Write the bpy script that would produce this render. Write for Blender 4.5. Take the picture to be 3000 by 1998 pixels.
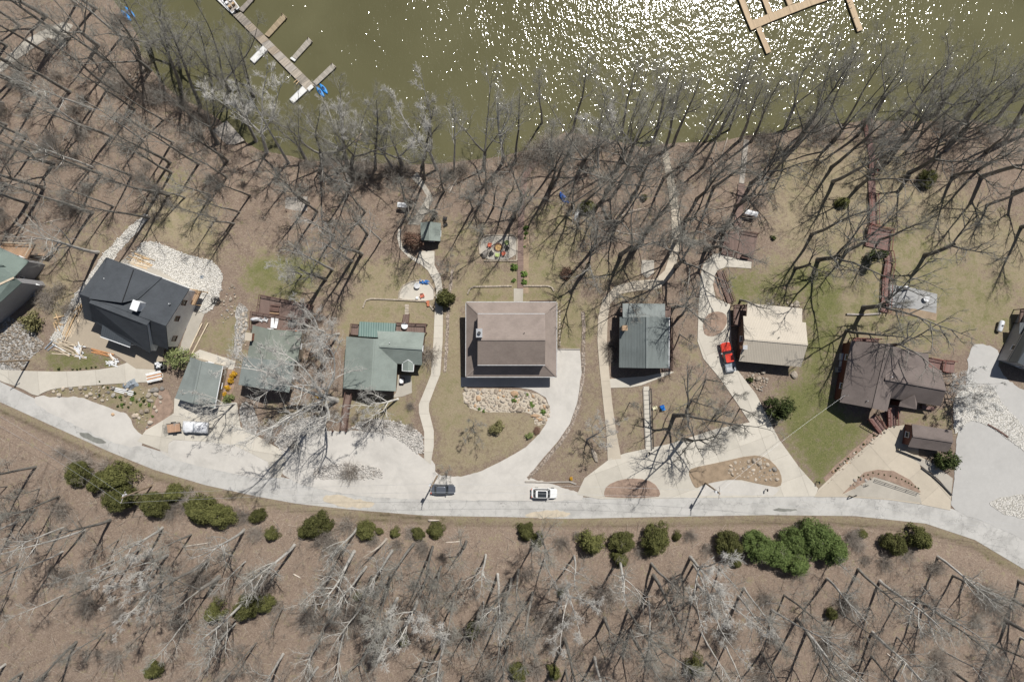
import bpy, bmesh, math, random
import numpy as np
from mathutils import Vector, Matrix, noise
from mathutils.geometry import delaunay_2d_cdt

for o in list(bpy.data.objects):
    bpy.data.objects.remove(o, do_unlink=True)
SC = bpy.context.scene
COL = SC.collection
random.seed(7)

# ------------------------------------------------------------------ camera
CAM_H = 130.0            # metres above the road
FPX = 2000.0             # focal length in photograph pixels (3000 wide)
cd = bpy.data.cameras.new('camera')
cd.sensor_width = 36.0
cd.lens = 24.0
cd.clip_start = 1.0
cd.clip_end = 3000.0
cam = bpy.data.objects.new('camera', cd)
cam.location = (0, 0, CAM_H)
COL.objects.link(cam)
SC.camera = cam

# ------------------------------------------------------------------ light
SUN_EL = math.radians(57.0)
SX, SY = 0.47, 0.883     # direction towards the sun in plan
w = bpy.data.worlds.new('World')
SC.world = w
w.use_nodes = True
nt = w.node_tree
bg = nt.nodes['Background']
sky = nt.nodes.new('ShaderNodeTexSky')
sky.sky_type = 'NISHITA'
sky.sun_disc = False
sky.sun_elevation = SUN_EL
sky.sun_rotation = math.atan2(SX, SY)
nt.links.new(sky.outputs[0], bg.inputs[0])
bg.inputs[1].default_value = 0.053
sd = bpy.data.lights.new('sun', 'SUN')
sd.energy = 5.0
sd.angle = math.radians(0.53)
sd.color = (1.0, 0.965, 0.91)
sun = bpy.data.objects.new('sun', sd)
v = Vector((SX * math.cos(SUN_EL), SY * math.cos(SUN_EL), math.sin(SUN_EL)))
sun.rotation_euler = v.to_track_quat('Z', 'Y').to_euler()
sun.location = (60, 110, 190)
COL.objects.link(sun)
SC.view_settings.view_transform = 'Standard'
SC.view_settings.look = 'None'
SC.view_settings.gamma = 1.0
SC.view_settings.exposure = 0.0
SC.view_settings.use_curve_mapping = False

# ------------------------------------------------------------------ terrain shape
LAKE_Z = -9.0
ROAD_UP = [(-60,1085),(0,1118),(160,1195),(319,1275),(480,1325),(640,1360),(800,1392),(960,1425),(1130,1446),(1340,1451),(1755,1457),(2000,1453),(2250,1450),(2473,1450),(2600,1458),(2696,1470),(2786,1489),(2880,1520),(3000,1575),(3080,1620)]
ROAD_LO = [(-60,1150),(0,1177),(160,1250),(319,1322),(450,1375),(600,1420),(750,1453),(870,1475),(1037,1493),(1250,1510),(1500,1514),(1670,1519),(1912,1514),(2250,1508),(2505,1511),(2712,1533),(2856,1581),(3000,1667),(3080,1725)]
SHORE = [(150,-700),(230,-300),(300,-60),(330,0),(370,50),(405,110),(412,160),(440,200),(480,250),(520,285),(585,315),(640,350),(700,405),(760,442),(855,459),(903,475),(1000,470),(1164,485),(1292,480),(1450,462),(1595,430),(1653,388),(1755,402),(1882,433),(1978,420),(2106,417),(2188,398),(2250,392),(2362,376),(2537,354),(2696,357),(2856,354),(2950,380),(3000,376),(3120,368),(3600,300),(5200,250)]

def P0(u, v, z=0.0):
    k = (CAM_H - z) / FPX
    return ((u - 1500.0) * k, (999.0 - v) * k)

def seg_dist(X, Y, pts):
    """distance to an open polyline and the sign of the nearest segment (left +)"""
    best = np.full(X.shape, 1e18)
    sg = np.ones(X.shape)
    for (ax, ay), (bx, by) in zip(pts[:-1], pts[1:]):
        dx, dy = bx - ax, by - ay
        L2 = dx * dx + dy * dy
        t = np.clip(((X - ax) * dx + (Y - ay) * dy) / L2, 0, 1)
        qx, qy = X - (ax + t * dx), Y - (ay + t * dy)
        d2 = qx * qx + qy * qy
        s = np.sign(dx * (Y - ay) - dy * (X - ax))
        m = d2 < best - 1e-9
        best = np.where(m, d2, best)
        sg = np.where(m, s, sg)
    return np.sqrt(best), sg

_up = np.array(ROAD_UP, float)
_lo = np.array(ROAD_LO, float)
_us = np.linspace(-60, 3080, 60)
_cv = 0.5 * (np.interp(_us, _up[:, 0], _up[:, 1]) + np.interp(_us, _lo[:, 0], _lo[:, 1]))
ROADC = [P0(-1500, 560)] + [P0(-500, 935)] + [P0(a, b) for a, b in zip(_us, _cv)] + [P0(3300, 1830), P0(4200, 2500)]
SHOREW = [P0(a, b, LAKE_Z) for a, b in SHORE]

def smoothstep(t):
    t = np.clip(t, 0, 1)
    return t * t * (3 - 2 * t)

def terr(X, Y):
    X = np.asarray(X, float); Y = np.asarray(Y, float)
    dr, sr = seg_dist(X, Y, ROADC)
    ds, ss = seg_dist(X, Y, SHOREW)
    inland = np.where(ss < 0, ds, -ds)          # + on the land side
    north = sr > 0
    drn = np.maximum(dr - 3.0, 0)
    t = np.maximum(inland, 0) / (np.maximum(inland, 0) + drn + 1e-6)
    g = 1 - (1 - t) ** 2.3
    zn = LAKE_Z * (1 - g)
    zn = np.where(inland < 0, LAKE_Z + np.maximum(inland * 0.22, -4.0), zn)
    d2 = np.maximum(dr - 2.6, 0)
    ditch = -0.35 * np.exp(-((d2 - 1.3) / 0.7) ** 2)
    bank = 7.5 * (1 - np.exp(-np.maximum(d2 - 1.6, 0) / 45.0)) + 0.9 * smoothstep((d2 - 1.8) / 4.0)
    zs = ditch + bank
    roll = 0.25 * np.sin(X * 0.11 + 1.3) * np.sin(Y * 0.13) * smoothstep((dr - 6) / 10)
    roll = np.where(inland < 6, roll * np.clip(inland / 6, 0, 1), roll)
    return np.where(north, zn, zs) + roll

terr_exact = terr
GX0, GY0, GST, GNX, GNY = -135.0, -100.0, 0.5, 541, 401
_gx, _gy = np.meshgrid(GX0 + GST * np.arange(GNX), GY0 + GST * np.arange(GNY))
GRID = terr_exact(_gx, _gy)

def terr(X, Y):
    """height: bilinear inside the surveyed block, exact outside"""
    X = np.asarray(X, float); Y = np.asarray(Y, float)
    fx = (X - GX0) / GST; fy = (Y - GY0) / GST
    inside = (fx >= 0) & (fx < GNX - 1) & (fy >= 0) & (fy < GNY - 1)
    ix = np.clip(fx.astype(int), 0, GNX - 2); iy = np.clip(fy.astype(int), 0, GNY - 2)
    tx = fx - ix; ty = fy - iy
    z = (GRID[iy, ix] * (1 - tx) + GRID[iy, ix + 1] * tx) * (1 - ty) + (GRID[iy + 1, ix] * (1 - tx) + GRID[iy + 1, ix + 1] * tx) * ty
    if not inside.all():
        z = z.copy(); m = ~inside
        z[m] = terr_exact(X[m], Y[m])
    return z

_GL = GRID.tolist()
def tz(x, y):
    fx = (x - GX0) / GST; fy = (y - GY0) / GST
    if 0 <= fx < GNX - 1 and 0 <= fy < GNY - 1:
        ix = int(fx); iy = int(fy); tx = fx - ix; ty = fy - iy
        a = _GL[iy]; b = _GL[iy + 1]
        return (a[ix] * (1 - tx) + a[ix + 1] * tx) * (1 - ty) + (b[ix] * (1 - tx) + b[ix + 1] * tx) * ty
    return float(terr_exact(np.array([x]), np.array([y]))[0])

def G(u, v, dz=0.0):
    """ground point seen at photograph pixel u,v"""
    z = 0.0
    for _ in range(12):
        x, y = P0(u, v, z)
        z = max(tz(x, y), LAKE_Z) + dz
    x, y = P0(u, v, z)
    return Vector((x, y, z))

def Gs(pts, dz=0.0):
    U = np.array([p[0] for p in pts], float); V = np.array([p[1] for p in pts], float)
    Z = np.zeros(len(pts))
    for _ in range(14):
        k = (CAM_H - Z) / FPX
        X = (U - 1500) * k; Y = (999 - V) * k
        Z = np.maximum(terr(X, Y), LAKE_Z) + dz
    k = (CAM_H - Z) / FPX
    return [Vector(p) for p in zip((U - 1500) * k, (999 - V) * k, Z)]

def Pz(u, v, z):
    x, y = P0(u, v, z)
    return Vector((x, y, z))

def TL(c, r, x, y):
    """enlarged-tile coordinates to photograph pixels"""
    return (750 * c + x / 3.136, (0, 500, 1000, 1498)[r] + y / 3.136)

# ------------------------------------------------------------------ objects
def newobj(name, data, parent=None):
    o = bpy.data.objects.new(name, data)
    COL.objects.link(o)
    if parent is not None:
        o.parent = parent
    return o

def tag(o, label=None, cat=None, group=None, kind=None):
    if label: o['label'] = label
    if cat: o['category'] = cat
    if group: o['group'] = group
    if kind: o['kind'] = kind
    return o

def thing(name, label, cat, loc=(0, 0, 0), rz=0.0, group=None):
    o = newobj(name, None)
    o.empty_display_size = 0.3
    o.location = loc
    o.rotation_euler = (0, 0, rz)
    return tag(o, label, cat, group)

def world_loc(o):
    p = Vector((0, 0, 0))
    while o is not None:
        p = p + Vector(o.location)
        o = o.parent
    return p

def copy_tree(o, parent=None):
    c = o.copy()
    COL.objects.link(c)
    c.parent = parent
    for ch in [x for x in o.children]:
        copy_tree(ch, c)
    return c

class MB:
    def __init__(s):
        s.v = []; s.f = []
    def add(s, vs, fs):
        n = len(s.v)
        s.v.extend([tuple(p) for p in vs])
        s.f.extend([tuple(i + n for i in f) for f in fs])
        return s
    def box(s, c, size, rz=0.0, taper=1.0):
        hx, hy, hz = size[0] / 2, size[1] / 2, size[2] / 2
        ca, sa = math.cos(rz), math.sin(rz)
        vs = []
        for z, k in ((-hz, 1.0), (hz, taper)):
            for x, y in ((-hx, -hy), (hx, -hy), (hx, hy), (-hx, hy)):
                x *= k; y *= k
                vs.append((c[0] + x * ca - y * sa, c[1] + x * sa + y * ca, c[2] + z))
        return s.add(vs, [(3, 2, 1, 0), (4, 5, 6, 7), (0, 1, 5, 4), (1, 2, 6, 5), (2, 3, 7, 6), (3, 0, 4, 7)])
    def beam(s, a, b, wd, ht):
        a = Vector(a); b = Vector(b); d = (b - a)
        if d.length < 1e-6: return s
        d.normalize()
        up = Vector((0, 0, 1)) if abs(d.z) < 0.95 else Vector((1, 0, 0))
        sx = d.cross(up).normalized() * (wd / 2)
        sz = sx.cross(d).normalized() * (ht / 2)
        vs = []
        for p in (a, b):
            vs += [p - sx - sz, p + sx - sz, p + sx + sz, p - sx + sz]
        return s.add(vs, [(0, 1, 2, 3), (7, 6, 5, 4), (0, 4, 5, 1), (1, 5, 6, 2), (2, 6, 7, 3), (3, 7, 4, 0)])
    def prism(s, poly, dz):
        """poly: list of 3D points (any plane), extruded by dz in z (downwards if negative)"""
        n = len(poly)
        a = [Vector(p) for p in poly]
        b = [p + Vector((0, 0, dz)) for p in a]
        fs = [tuple(range(n)), tuple(reversed(range(n, 2 * n)))]
        for i in range(n):
            j = (i + 1) % n
            fs.append((i, n + i, n + j, j))
        return s.add(a + b, fs)
    def tube(s, pts, rad, sides=6, cap=True):
        pts = [Vector(p) for p in pts]
        n = len(pts)
        if not hasattr(rad, '__len__'): rad = [rad] * n
        vs = []
        ref = None
        for i, p in enumerate(pts):
            d = (pts[min(i + 1, n - 1)] - pts[max(i - 1, 0)]).normalized()
            if ref is None:
                ref = d.orthogonal().normalized()
            x = (ref - d * ref.dot(d))
            x = x.normalized() if x.length > 1e-4 else d.orthogonal().normalized()
            ref = x
            y = d.cross(x)
            for k in range(sides):
                a = 2 * math.pi * k / sides
                vs.append(p + (x * math.cos(a) + y * math.sin(a)) * rad[i])
        fs = []
        for i in range(n - 1):
            for k in range(sides):
                k2 = (k + 1) % sides
                fs.append((i * sides + k, i * sides + k2, (i + 1) * sides + k2, (i + 1) * sides + k))
        if cap:
            fs.append(tuple(reversed(range(sides))))
            fs.append(tuple(range((n - 1) * sides, n * sides)))
        return s.add(vs, fs)
    def loft(s, rings, cap=True):
        n = len(rings[0]); vs = [p for r in rings for p in r]; fs = []
        for i in range(len(rings) - 1):
            for k in range(n):
                k2 = (k + 1) % n
                fs.append((i * n + k, i * n + k2, (i + 1) * n + k2, (i + 1) * n + k))
        if cap:
            fs.append(tuple(reversed(range(n))))
            fs.append(tuple(range((len(rings) - 1) * n, len(rings) * n)))
        return s.add(vs, fs)
    def rock(s, c, size, rng, rz=None, seg=7, rings=4):
        rz = rng.uniform(0, 6.3) if rz is None else rz
        ca, sa = math.cos(rz), math.sin(rz)
        rr = []
        jit = [rng.uniform(0.78, 1.15) for _ in range(seg)]
        for i in range(rings):
            t = i / (rings - 1)
            z = -0.35 + t * 1.1
            k = (0.82, 1.0, 0.86, 0.45)[i] if rings == 4 else math.sqrt(max(0.05, 1 - (2 * t - 1) ** 2))
            ring = []
            for j in range(seg):
                a = 2 * math.pi * j / seg
                q = k * jit[j] * rng.uniform(0.9, 1.08)
                x, y = math.cos(a) * q * size[0] / 2, math.sin(a) * q * size[1] / 2
                ring.append((c[0] + x * ca - y * sa, c[1] + x * sa + y * ca, c[2] + (z + rng.uniform(-.07, .07)) * size[2]))
            rr.append(ring)
        return s.loft(rr)
    def build(s, name, mat, parent=None, smooth=False, kind=None, local=False):
        me = bpy.data.meshes.new(name)
        off = Vector((0, 0, 0))
        if parent is not None and not local:
            off = world_loc(parent)
        me.from_pydata([(x - off.x, y - off.y, z - off.z) for x, y, z in s.v], [], s.f)
        me.update()
        if smooth:
            me.polygons.foreach_set('use_smooth', [True] * len(me.polygons))
        if isinstance(mat, (list, tuple)):
            for m in mat: me.materials.append(m)
        elif mat: me.materials.append(mat)
        o = newobj(name, me, parent)
        if kind: o['kind'] = kind
        return o
# ------------------------------------------------------------------ materials
def N(nt, t, **kw):
    n = nt.nodes.new(t)
    for k, v in kw.items():
        if k.startswith('i_'):
            n.inputs[k[2:].replace('_', ' ')].default_value = v
        else:
            setattr(n, k, v)
    return n

def base_mat(name, rough=0.85, spec=0.25):
    m = bpy.data.materials.new(name)
    m.use_nodes = True
    b = m.node_tree.nodes['Principled BSDF']
    b.inputs['Roughness'].default_value = rough
    b.inputs['Specular IOR Level'].default_value = spec
    return m, m.node_tree, b

def c4(c): return (c[0], c[1], c[2], 1.0)

def ramp(nt, src, stops, interp='LINEAR'):
    r = nt.nodes.new('ShaderNodeValToRGB')
    r.color_ramp.interpolation = interp
    e = r.color_ramp.elements
    while len(e) < len(stops): e.new(0.5)
    for el, (p, c) in zip(e, stops):
        el.position = p
        el.color = c4(c) if hasattr(c, '__len__') else (c, c, c, 1)
    nt.links.new(src, r.inputs[0])
    return r.outputs[0]

def coords(nt, kind='pos'):
    if kind == 'pos':
        return nt.nodes.new('ShaderNodeNewGeometry').outputs['Position']
    return nt.nodes.new('ShaderNodeTexCoord').outputs['Object']

def noise_tex(nt, co, scale, detail=4, rough=0.6, dist=0.0):
    n = N(nt, 'ShaderNodeTexNoise')
    n.inputs['Scale'].default_value = scale
    n.inputs['Detail'].default_value = detail
    n.inputs['Roughness'].default_value = rough
    n.inputs['Distortion'].default_value = dist
    nt.links.new(co, n.inputs['Vector'])
    return n.outputs['Fac']

def mix(nt, fac, a, b, mode='MIX'):
    m = N(nt, 'ShaderNodeMix', data_type='RGBA', blend_type=mode)
    for s, v in ((m.inputs[0], fac), (m.inputs[6], a), (m.inputs[7], b)):
        if isinstance(v, (int, float)): s.default_value = v
        elif isinstance(v, tuple): s.default_value = c4(v)
        else: nt.links.new(v, s)
    return m.outputs[2]

def math_n(nt, op, a, b=None, clamp=False):
    m = N(nt, 'ShaderNodeMath', operation=op, use_clamp=clamp)
    for s, v in ((m.inputs[0], a), (m.inputs[1], b)):
        if v is None: continue
        if isinstance(v, (int, float)): s.default_value = v
        else: nt.links.new(v, s)
    return m.outputs[0]

def bump(nt, b, h, strength=0.4, dist=0.05):
    n = N(nt, 'ShaderNodeBump')
    n.inputs['Strength'].default_value = strength
    n.inputs['Distance'].default_value = dist
    nt.links.new(h, n.inputs['Height'])
    nt.links.new(n.outputs[0], b.inputs['Normal'])

def plain(name, col, rough=0.7, var=0.15, scale=1.2, scale2=9.0, spec=0.25, bmp=0.0, co='pos', metal=0.0, rnd=0.0):
    """one colour with blotches, grain and (rnd) a brightness of its own per object"""
    m, nt, b = base_mat(name, rough, spec)
    c = coords(nt, co)
    n1 = noise_tex(nt, c, scale, 5, 0.6)
    n2 = noise_tex(nt, c, scale2, 3, 0.7)
    f = math_n(nt, 'ADD', math_n(nt, 'MULTIPLY', n1, 0.6), math_n(nt, 'MULTIPLY', n2, 0.4))
    lo = tuple(max(0, x * (1 - var * 1.5)) for x in col); hi = tuple(min(0.9, x * (1 + var * 1.5)) for x in col)
    out = ramp(nt, f, [(0.3, lo), (0.5, col), (0.7, hi)])
    if rnd:
        oi = N(nt, 'ShaderNodeObjectInfo')
        mr = N(nt, 'ShaderNodeMapRange')
        mr.inputs['To Min'].default_value = 1 - rnd; mr.inputs['To Max'].default_value = 1 + rnd
        nt.links.new(oi.outputs['Random'], mr.inputs['Value'])
        vm = N(nt, 'ShaderNodeVectorMath', operation='SCALE')
        nt.links.new(out, vm.inputs[0]); nt.links.new(mr.outputs[0], vm.inputs['Scale'])
        out = vm.outputs[0]
    nt.links.new(out, b.inputs['Base Color'])
    b.inputs['Metallic'].default_value = metal
    if bmp: bump(nt, b, n2, bmp, 0.04)
    return m

def concrete(name, col, stain=0.25, joint=0.0, ang=0.0):
    m, nt, b = base_mat(name, 0.9, 0.2)
    c = coords(nt)
    big = noise_tex(nt, c, 0.16, 6, 0.65, 0.6)
    mid = noise_tex(nt, c, 1.1, 5, 0.7)
    fine = noise_tex(nt, c, 14, 3, 0.8)
    dk = tuple(x * (1 - stain) for x in col); lt = tuple(min(0.85, x * 1.1) for x in col)
    a = ramp(nt, big, [(0.32, dk), (0.55, col), (0.72, lt)])
    a = mix(nt, 0.35, a, ramp(nt, mid, [(0.3, tuple(x * 0.8 for x in col)), (0.7, lt)]))
    a = mix(nt, 0.25, a, ramp(nt, fine, [(0.35, tuple(x * 0.72 for x in col)), (0.7, lt)]))
    nt.links.new(a, b.inputs['Base Color'])
    bump(nt, b, fine, 0.2, 0.02)
    return m

def slab_concrete(name, col, stain=0.2, rnd=0.07):
    m = concrete(name, col, stain)
    nt = m.node_tree; b = nt.nodes['Principled BSDF']
    src = b.inputs['Base Color'].links[0].from_socket
    oi = N(nt, 'ShaderNodeObjectInfo'); mr = N(nt, 'ShaderNodeMapRange')
    mr.inputs['To Min'].default_value = 1 - rnd; mr.inputs['To Max'].default_value = 1 + rnd
    nt.links.new(oi.outputs['Random'], mr.inputs['Value'])
    vm = N(nt, 'ShaderNodeVectorMath', operation='SCALE')
    nt.links.new(src, vm.inputs[0]); nt.links.new(mr.outputs[0], vm.inputs['Scale'])
    nt.links.new(vm.outputs[0], b.inputs['Base Color'])
    return m

def gravel(name, cols, scale=6.0, bmp=0.9, dirt=None, dirt_amt=0.4):
    m, nt, b = base_mat(name, 0.9, 0.2)
    c = coords(nt)
    vo = N(nt, 'ShaderNodeTexVoronoi'); vo.inputs['Scale'].default_value = scale
    nt.links.new(c, vo.inputs['Vector'])
    a = ramp(nt, math_n(nt, 'FRACT', math_n(nt, 'MULTIPLY', vo.outputs['Color'], 1.0)), [(i / (len(cols) - 1), q) for i, q in enumerate(cols)])
    edge = ramp(nt, vo.outputs['Distance'], [(0.25, 1.0), (0.75, 0.45)])
    a = mix(nt, 1.0, a, edge, 'MULTIPLY')
    if dirt:
        n1 = noise_tex(nt, c, 0.45, 6, 0.7)
        a = mix(nt, ramp(nt, n1, [(0.5, 0.0), (0.68, dirt_amt)]), a, dirt)
    nt.links.new(a, b.inputs['Base Color'])
    bump(nt, b, math_n(nt, 'SUBTRACT', 1.0, vo.outputs['Distance']), bmp, 0.08)
    return m

def shingle(name, col, ang=0.0, var=0.16, rowscale=3.4):
    """asphalt shingles: courses across the slope, tabs of uneven tone"""
    m, nt, b = base_mat(name, 0.92, 0.15)
    c = coords(nt)
    mp = N(nt, 'ShaderNodeMapping'); mp.inputs['Rotation'].default_value = (0, 0, ang)
    nt.links.new(c, mp.inputs['Vector'])
    st = N(nt, 'ShaderNodeMapping'); st.inputs['Scale'].default_value = (1.2, 5.5, 5.5)
    nt.links.new(mp.outputs[0], st.inputs['Vector'])
    tab = noise_tex(nt, st.outputs[0], 1.6, 3, 0.75)
    big = noise_tex(nt, c, 0.35, 5, 0.65)
    wv = N(nt, 'ShaderNodeTexWave', wave_type='BANDS', bands_direction='Y', wave_profile='SAW')
    wv.inputs['Scale'].default_value = rowscale / 2
    wv.inputs['Distortion'].default_value = 0.3
    nt.links.new(mp.outputs[0], wv.inputs['Vector'])
    a = ramp(nt, tab, [(0.3, tuple(x * (1 - 2 * var) for x in col)), (0.5, col), (0.72, tuple(x * (1 + 2 * var) for x in col))])
    a = mix(nt, 0.5, a, ramp(nt, big, [(0.3, tuple(x * 0.66 for x in col)), (0.5, col), (0.7, tuple(x * 1.22 for x in col))]))
    a = mix(nt, 1.0, a, ramp(nt, wv.outputs['Fac'], [(0.0, 0.78), (0.25, 1.0), (1.0, 1.0)]), 'MULTIPLY')
    nt.links.new(a, b.inputs['Base Color'])
    bump(nt, b, wv.outputs['Fac'], 0.3, 0.02)
    return m

def ribbed(name, col, ang=0.0, pitch=0.3, rough=0.45, stain=0.2, spec=0.4):
    """profiled metal sheet: ribs run along local y after turning by ang"""
    m, nt, b = base_mat(name, rough, spec)
    c = coords(nt)
    mp = N(nt, 'ShaderNodeMapping'); mp.inputs['Rotation'].default_value = (0, 0, ang)
    nt.links.new(c, mp.inputs['Vector'])
    wv = N(nt, 'ShaderNodeTexWave', wave_type='BANDS', bands_direction='X', wave_profile='SIN')
    wv.inputs['Scale'].default_value = 0.3142 / pitch
    nt.links.new(mp.outputs[0], wv.inputs['Vector'])
    st = N(nt, 'ShaderNodeMapping'); st.inputs['Scale'].default_value = (1.6, 0.25, 1)
    nt.links.new(mp.outputs[0], st.inputs['Vector'])
    s1 = noise_tex(nt, st.outputs[0], 0.9, 5, 0.7)
    s2 = noise_tex(nt, c, 0.3, 4, 0.6)
    a = ramp(nt, s1, [(0.3, tuple(x * (1 - stain) for x in col)), (0.55, col), (0.75, tuple(min(.85, x * 1.08) for x in col))])
    a = mix(nt, 0.4, a, ramp(nt, s2, [(0.3, tuple(x * (1 - stain) for x in col)), (0.7, tuple(min(.85, x * 1.1) for x in col))]))
    a = mix(nt, 1.0, a, ramp(nt, wv.outputs['Fac'], [(0.0, 0.8), (0.3, 1.0), (1.0, 1.0)]), 'MULTIPLY')
    nt.links.new(a, b.inputs['Base Color'])
    bump(nt, b, wv.outputs['Fac'], 0.5, 0.03)
    return m

def planks(name, col, ang=0.0, pitch=0.15, var=0.2, rough=0.8):
    """weathered boards: tone changes from board to board, grain along them"""
    m, nt, b = base_mat(name, rough, 0.2)
    c = coords(nt)
    mp = N(nt, 'ShaderNodeMapping'); mp.inputs['Rotation'].default_value = (0, 0, ang)
    nt.links.new(c, mp.inputs['Vector'])
    sp = N(nt, 'ShaderNodeSeparateXYZ'); nt.links.new(mp.outputs[0], sp.inputs[0])
    q = math_n(nt, 'DIVIDE', sp.outputs['X'], pitch)
    idx = math_n(nt, 'FLOOR', q)
    fr = math_n(nt, 'FRACT', q)
    wn = N(nt, 'ShaderNodeTexWhiteNoise', noise_dimensions='1D'); nt.links.new(idx, wn.inputs['W'])
    a = ramp(nt, wn.outputs['Value'], [(0.0, tuple(x * (1 - 1.5 * var) for x in col)), (0.5, col), (1.0, tuple(min(.8, x * (1 + 1.3 * var)) for x in col))])
    st = N(nt, 'ShaderNodeMapping'); st.inputs['Scale'].default_value = (6, 0.7, 1)
    nt.links.new(mp.outputs[0], st.inputs['Vector'])
    g = noise_tex(nt, st.outputs[0], 2.0, 5, 0.7)
    a = mix(nt, 0.35, a, ramp(nt, g, [(0.3, tuple(x * 0.6 for x in col)), (0.7, tuple(min(.8, x * 1.3) for x in col))]))
    a = mix(nt, 1.0, a, ramp(nt, fr, [(0.0, 0.35), (0.08, 1.0), (0.92, 1.0), (1.0, 0.35)]), 'MULTIPLY')
    nt.links.new(a, b.inputs['Base Color'])
    bump(nt, b, g, 0.25, 0.01)
    return m

def siding(name, col, pitch=0.2):
    m, nt, b = base_mat(name, 0.6, 0.3)
    c = coords(nt)
    sp = N(nt, 'ShaderNodeSeparateXYZ'); nt.links.new(c, sp.inputs[0])
    fr = math_n(nt, 'FRACT', math_n(nt, 'DIVIDE', sp.outputs['Z'], pitch))
    n1 = noise_tex(nt, c, 0.7, 4, 0.6)
    a = ramp(nt, n1, [(0.3, tuple(x * 0.9 for x in col)), (0.7, tuple(min(.85, x * 1.05) for x in col))])
    a = mix(nt, 1.0, a, ramp(nt, fr, [(0.0, 0.55), (0.12, 1.0), (1.0, 1.0)]), 'MULTIPLY')
    nt.links.new(a, b.inputs['Base Color'])
    bump(nt, b, fr, 0.4, 0.02)
    return m

def ground_material():
    m, nt, b = base_mat('ground_litter', 0.95, 0.1)
    c = coords(nt)
    at1 = N(nt, 'ShaderNodeAttribute', attribute_name='green')
    at2 = N(nt, 'ShaderNodeAttribute', attribute_name='tan')
    at3 = N(nt, 'ShaderNodeAttribute', attribute_name='mud')
    big = noise_tex(nt, c, 0.07, 6, 0.65, 0.8)
    mid = noise_tex(nt, c, 0.55, 6, 0.7, 0.4)
    fine = noise_tex(nt, c, 4.2, 4, 0.8)
    vf = noise_tex(nt, c, 13.0, 3, 0.85)
    vo = N(nt, 'ShaderNodeTexVoronoi'); vo.inputs['Scale'].default_value = 5.5
    nt.links.new(c, vo.inputs['Vector'])
    spk = N(nt, 'ShaderNodeSeparateColor'); nt.links.new(vo.outputs['Color'], spk.inputs[0])
    clump = noise_tex(nt, c, 1.6, 5, 0.75, 0.5)
    # leaf litter: grey-brown, tan and dark leaves, drifted in streaks down the slope
    sm_ = N(nt, 'ShaderNodeMapping'); sm_.inputs['Rotation'].default_value = (0, 0, 0.5); sm_.inputs['Scale'].default_value = (1.0, 0.28, 1)
    nt.links.new(c, sm_.inputs['Vector'])
    strk = noise_tex(nt, sm_.outputs[0], 0.9, 5, 0.7, 0.6)
    lit = ramp(nt, mid, [(0.28, (0.131, 0.095, 0.074)), (0.45, (0.229, 0.170, 0.134)), (0.6, (0.290, 0.222, 0.177)), (0.76, (0.370, 0.290, 0.235))])
    lit = mix(nt, 0.5, lit, ramp(nt, big, [(0.3, (0.126, 0.093, 0.070)), (0.5, (0.234, 0.177, 0.143)), (0.7, (0.318, 0.253, 0.209))]))
    lit = mix(nt, 0.4, lit, ramp(nt, strk, [(0.3, (0.084, 0.062, 0.047)), (0.48, (0.220, 0.166, 0.132)), (0.7, (0.374, 0.301, 0.244))]))
    lit = mix(nt, 0.35, lit, ramp(nt, clump, [(0.3, (0.070, 0.052, 0.040)), (0.48, (0.197, 0.150, 0.117)), (0.7, (0.337, 0.272, 0.217))]))
    lit = mix(nt, 0.45, lit, ramp(nt, fine, [(0.3, (0.061, 0.044, 0.033)), (0.5, (0.201, 0.155, 0.120)), (0.72, (0.393, 0.327, 0.259))]))
    lit = mix(nt, 0.22, lit, ramp(nt, spk.outputs[0], [(0.0, (0.080, 0.057, 0.042)), (0.6, (0.201, 0.151, 0.114)), (0.9, (0.281, 0.216, 0.165)), (1.0, (0.468, 0.407, 0.334))]))
    # dry winter lawn
    tanc = ramp(nt, mid, [(0.28, (0.181, 0.149, 0.091)), (0.5, (0.275, 0.232, 0.155)), (0.72, (0.361, 0.315, 0.226))])
    tanc = mix(nt, 0.55, tanc, ramp(nt, clump, [(0.3, (0.120, 0.113, 0.050)), (0.42, (0.206, 0.177, 0.100)), (0.52, (0.267, 0.216, 0.148)), (0.7, (0.413, 0.347, 0.257))]))
    tanc = mix(nt, 0.4, tanc, ramp(nt, fine, [(0.3, (0.112, 0.095, 0.052)), (0.5, (0.258, 0.219, 0.144)), (0.72, (0.430, 0.378, 0.274))]))
    tanc = mix(nt, 0.3, tanc, ramp(nt, big, [(0.35, (0.202, 0.169, 0.091)), (0.65, (0.335, 0.270, 0.191))]))
    # green grass
    grn = ramp(nt, mid, [(0.28, (0.07, 0.078, 0.024)), (0.5, (0.122, 0.128, 0.047)), (0.74, (0.205, 0.19, 0.09))])
    grn = mix(nt, 0.55, grn, ramp(nt, clump, [(0.3, (0.04, 0.055, 0.014)), (0.48, (0.115, 0.128, 0.045)), (0.6, (0.2, 0.178, 0.09)), (0.72, (0.33, 0.27, 0.18))]))
    grn = mix(nt, 0.45, grn, ramp(nt, fine, [(0.3, (0.05, 0.062, 0.017)), (0.5, (0.13, 0.138, 0.052)), (0.72, (0.28, 0.25, 0.14))]))
    jit = math_n(nt, 'SUBTRACT', math_n(nt, 'ADD', math_n(nt, 'MULTIPLY', mid, 1.3), math_n(nt, 'MULTIPLY', clump, 1.1)), 1.2)
    ft = math_n(nt, 'ADD', at2.outputs['Fac'], math_n(nt, 'MULTIPLY', jit, 1.5))
    ft = ramp(nt, ft, [(0.15, 0.0), (0.85, 1.0)])
    a = mix(nt, ft, lit, tanc)
    fg = math_n(nt, 'ADD', at1.outputs['Fac'], math_n(nt, 'MULTIPLY', jit, 1.6))
    fg = ramp(nt, fg, [(0.2, 0.0), (0.9, 1.0)])
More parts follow.
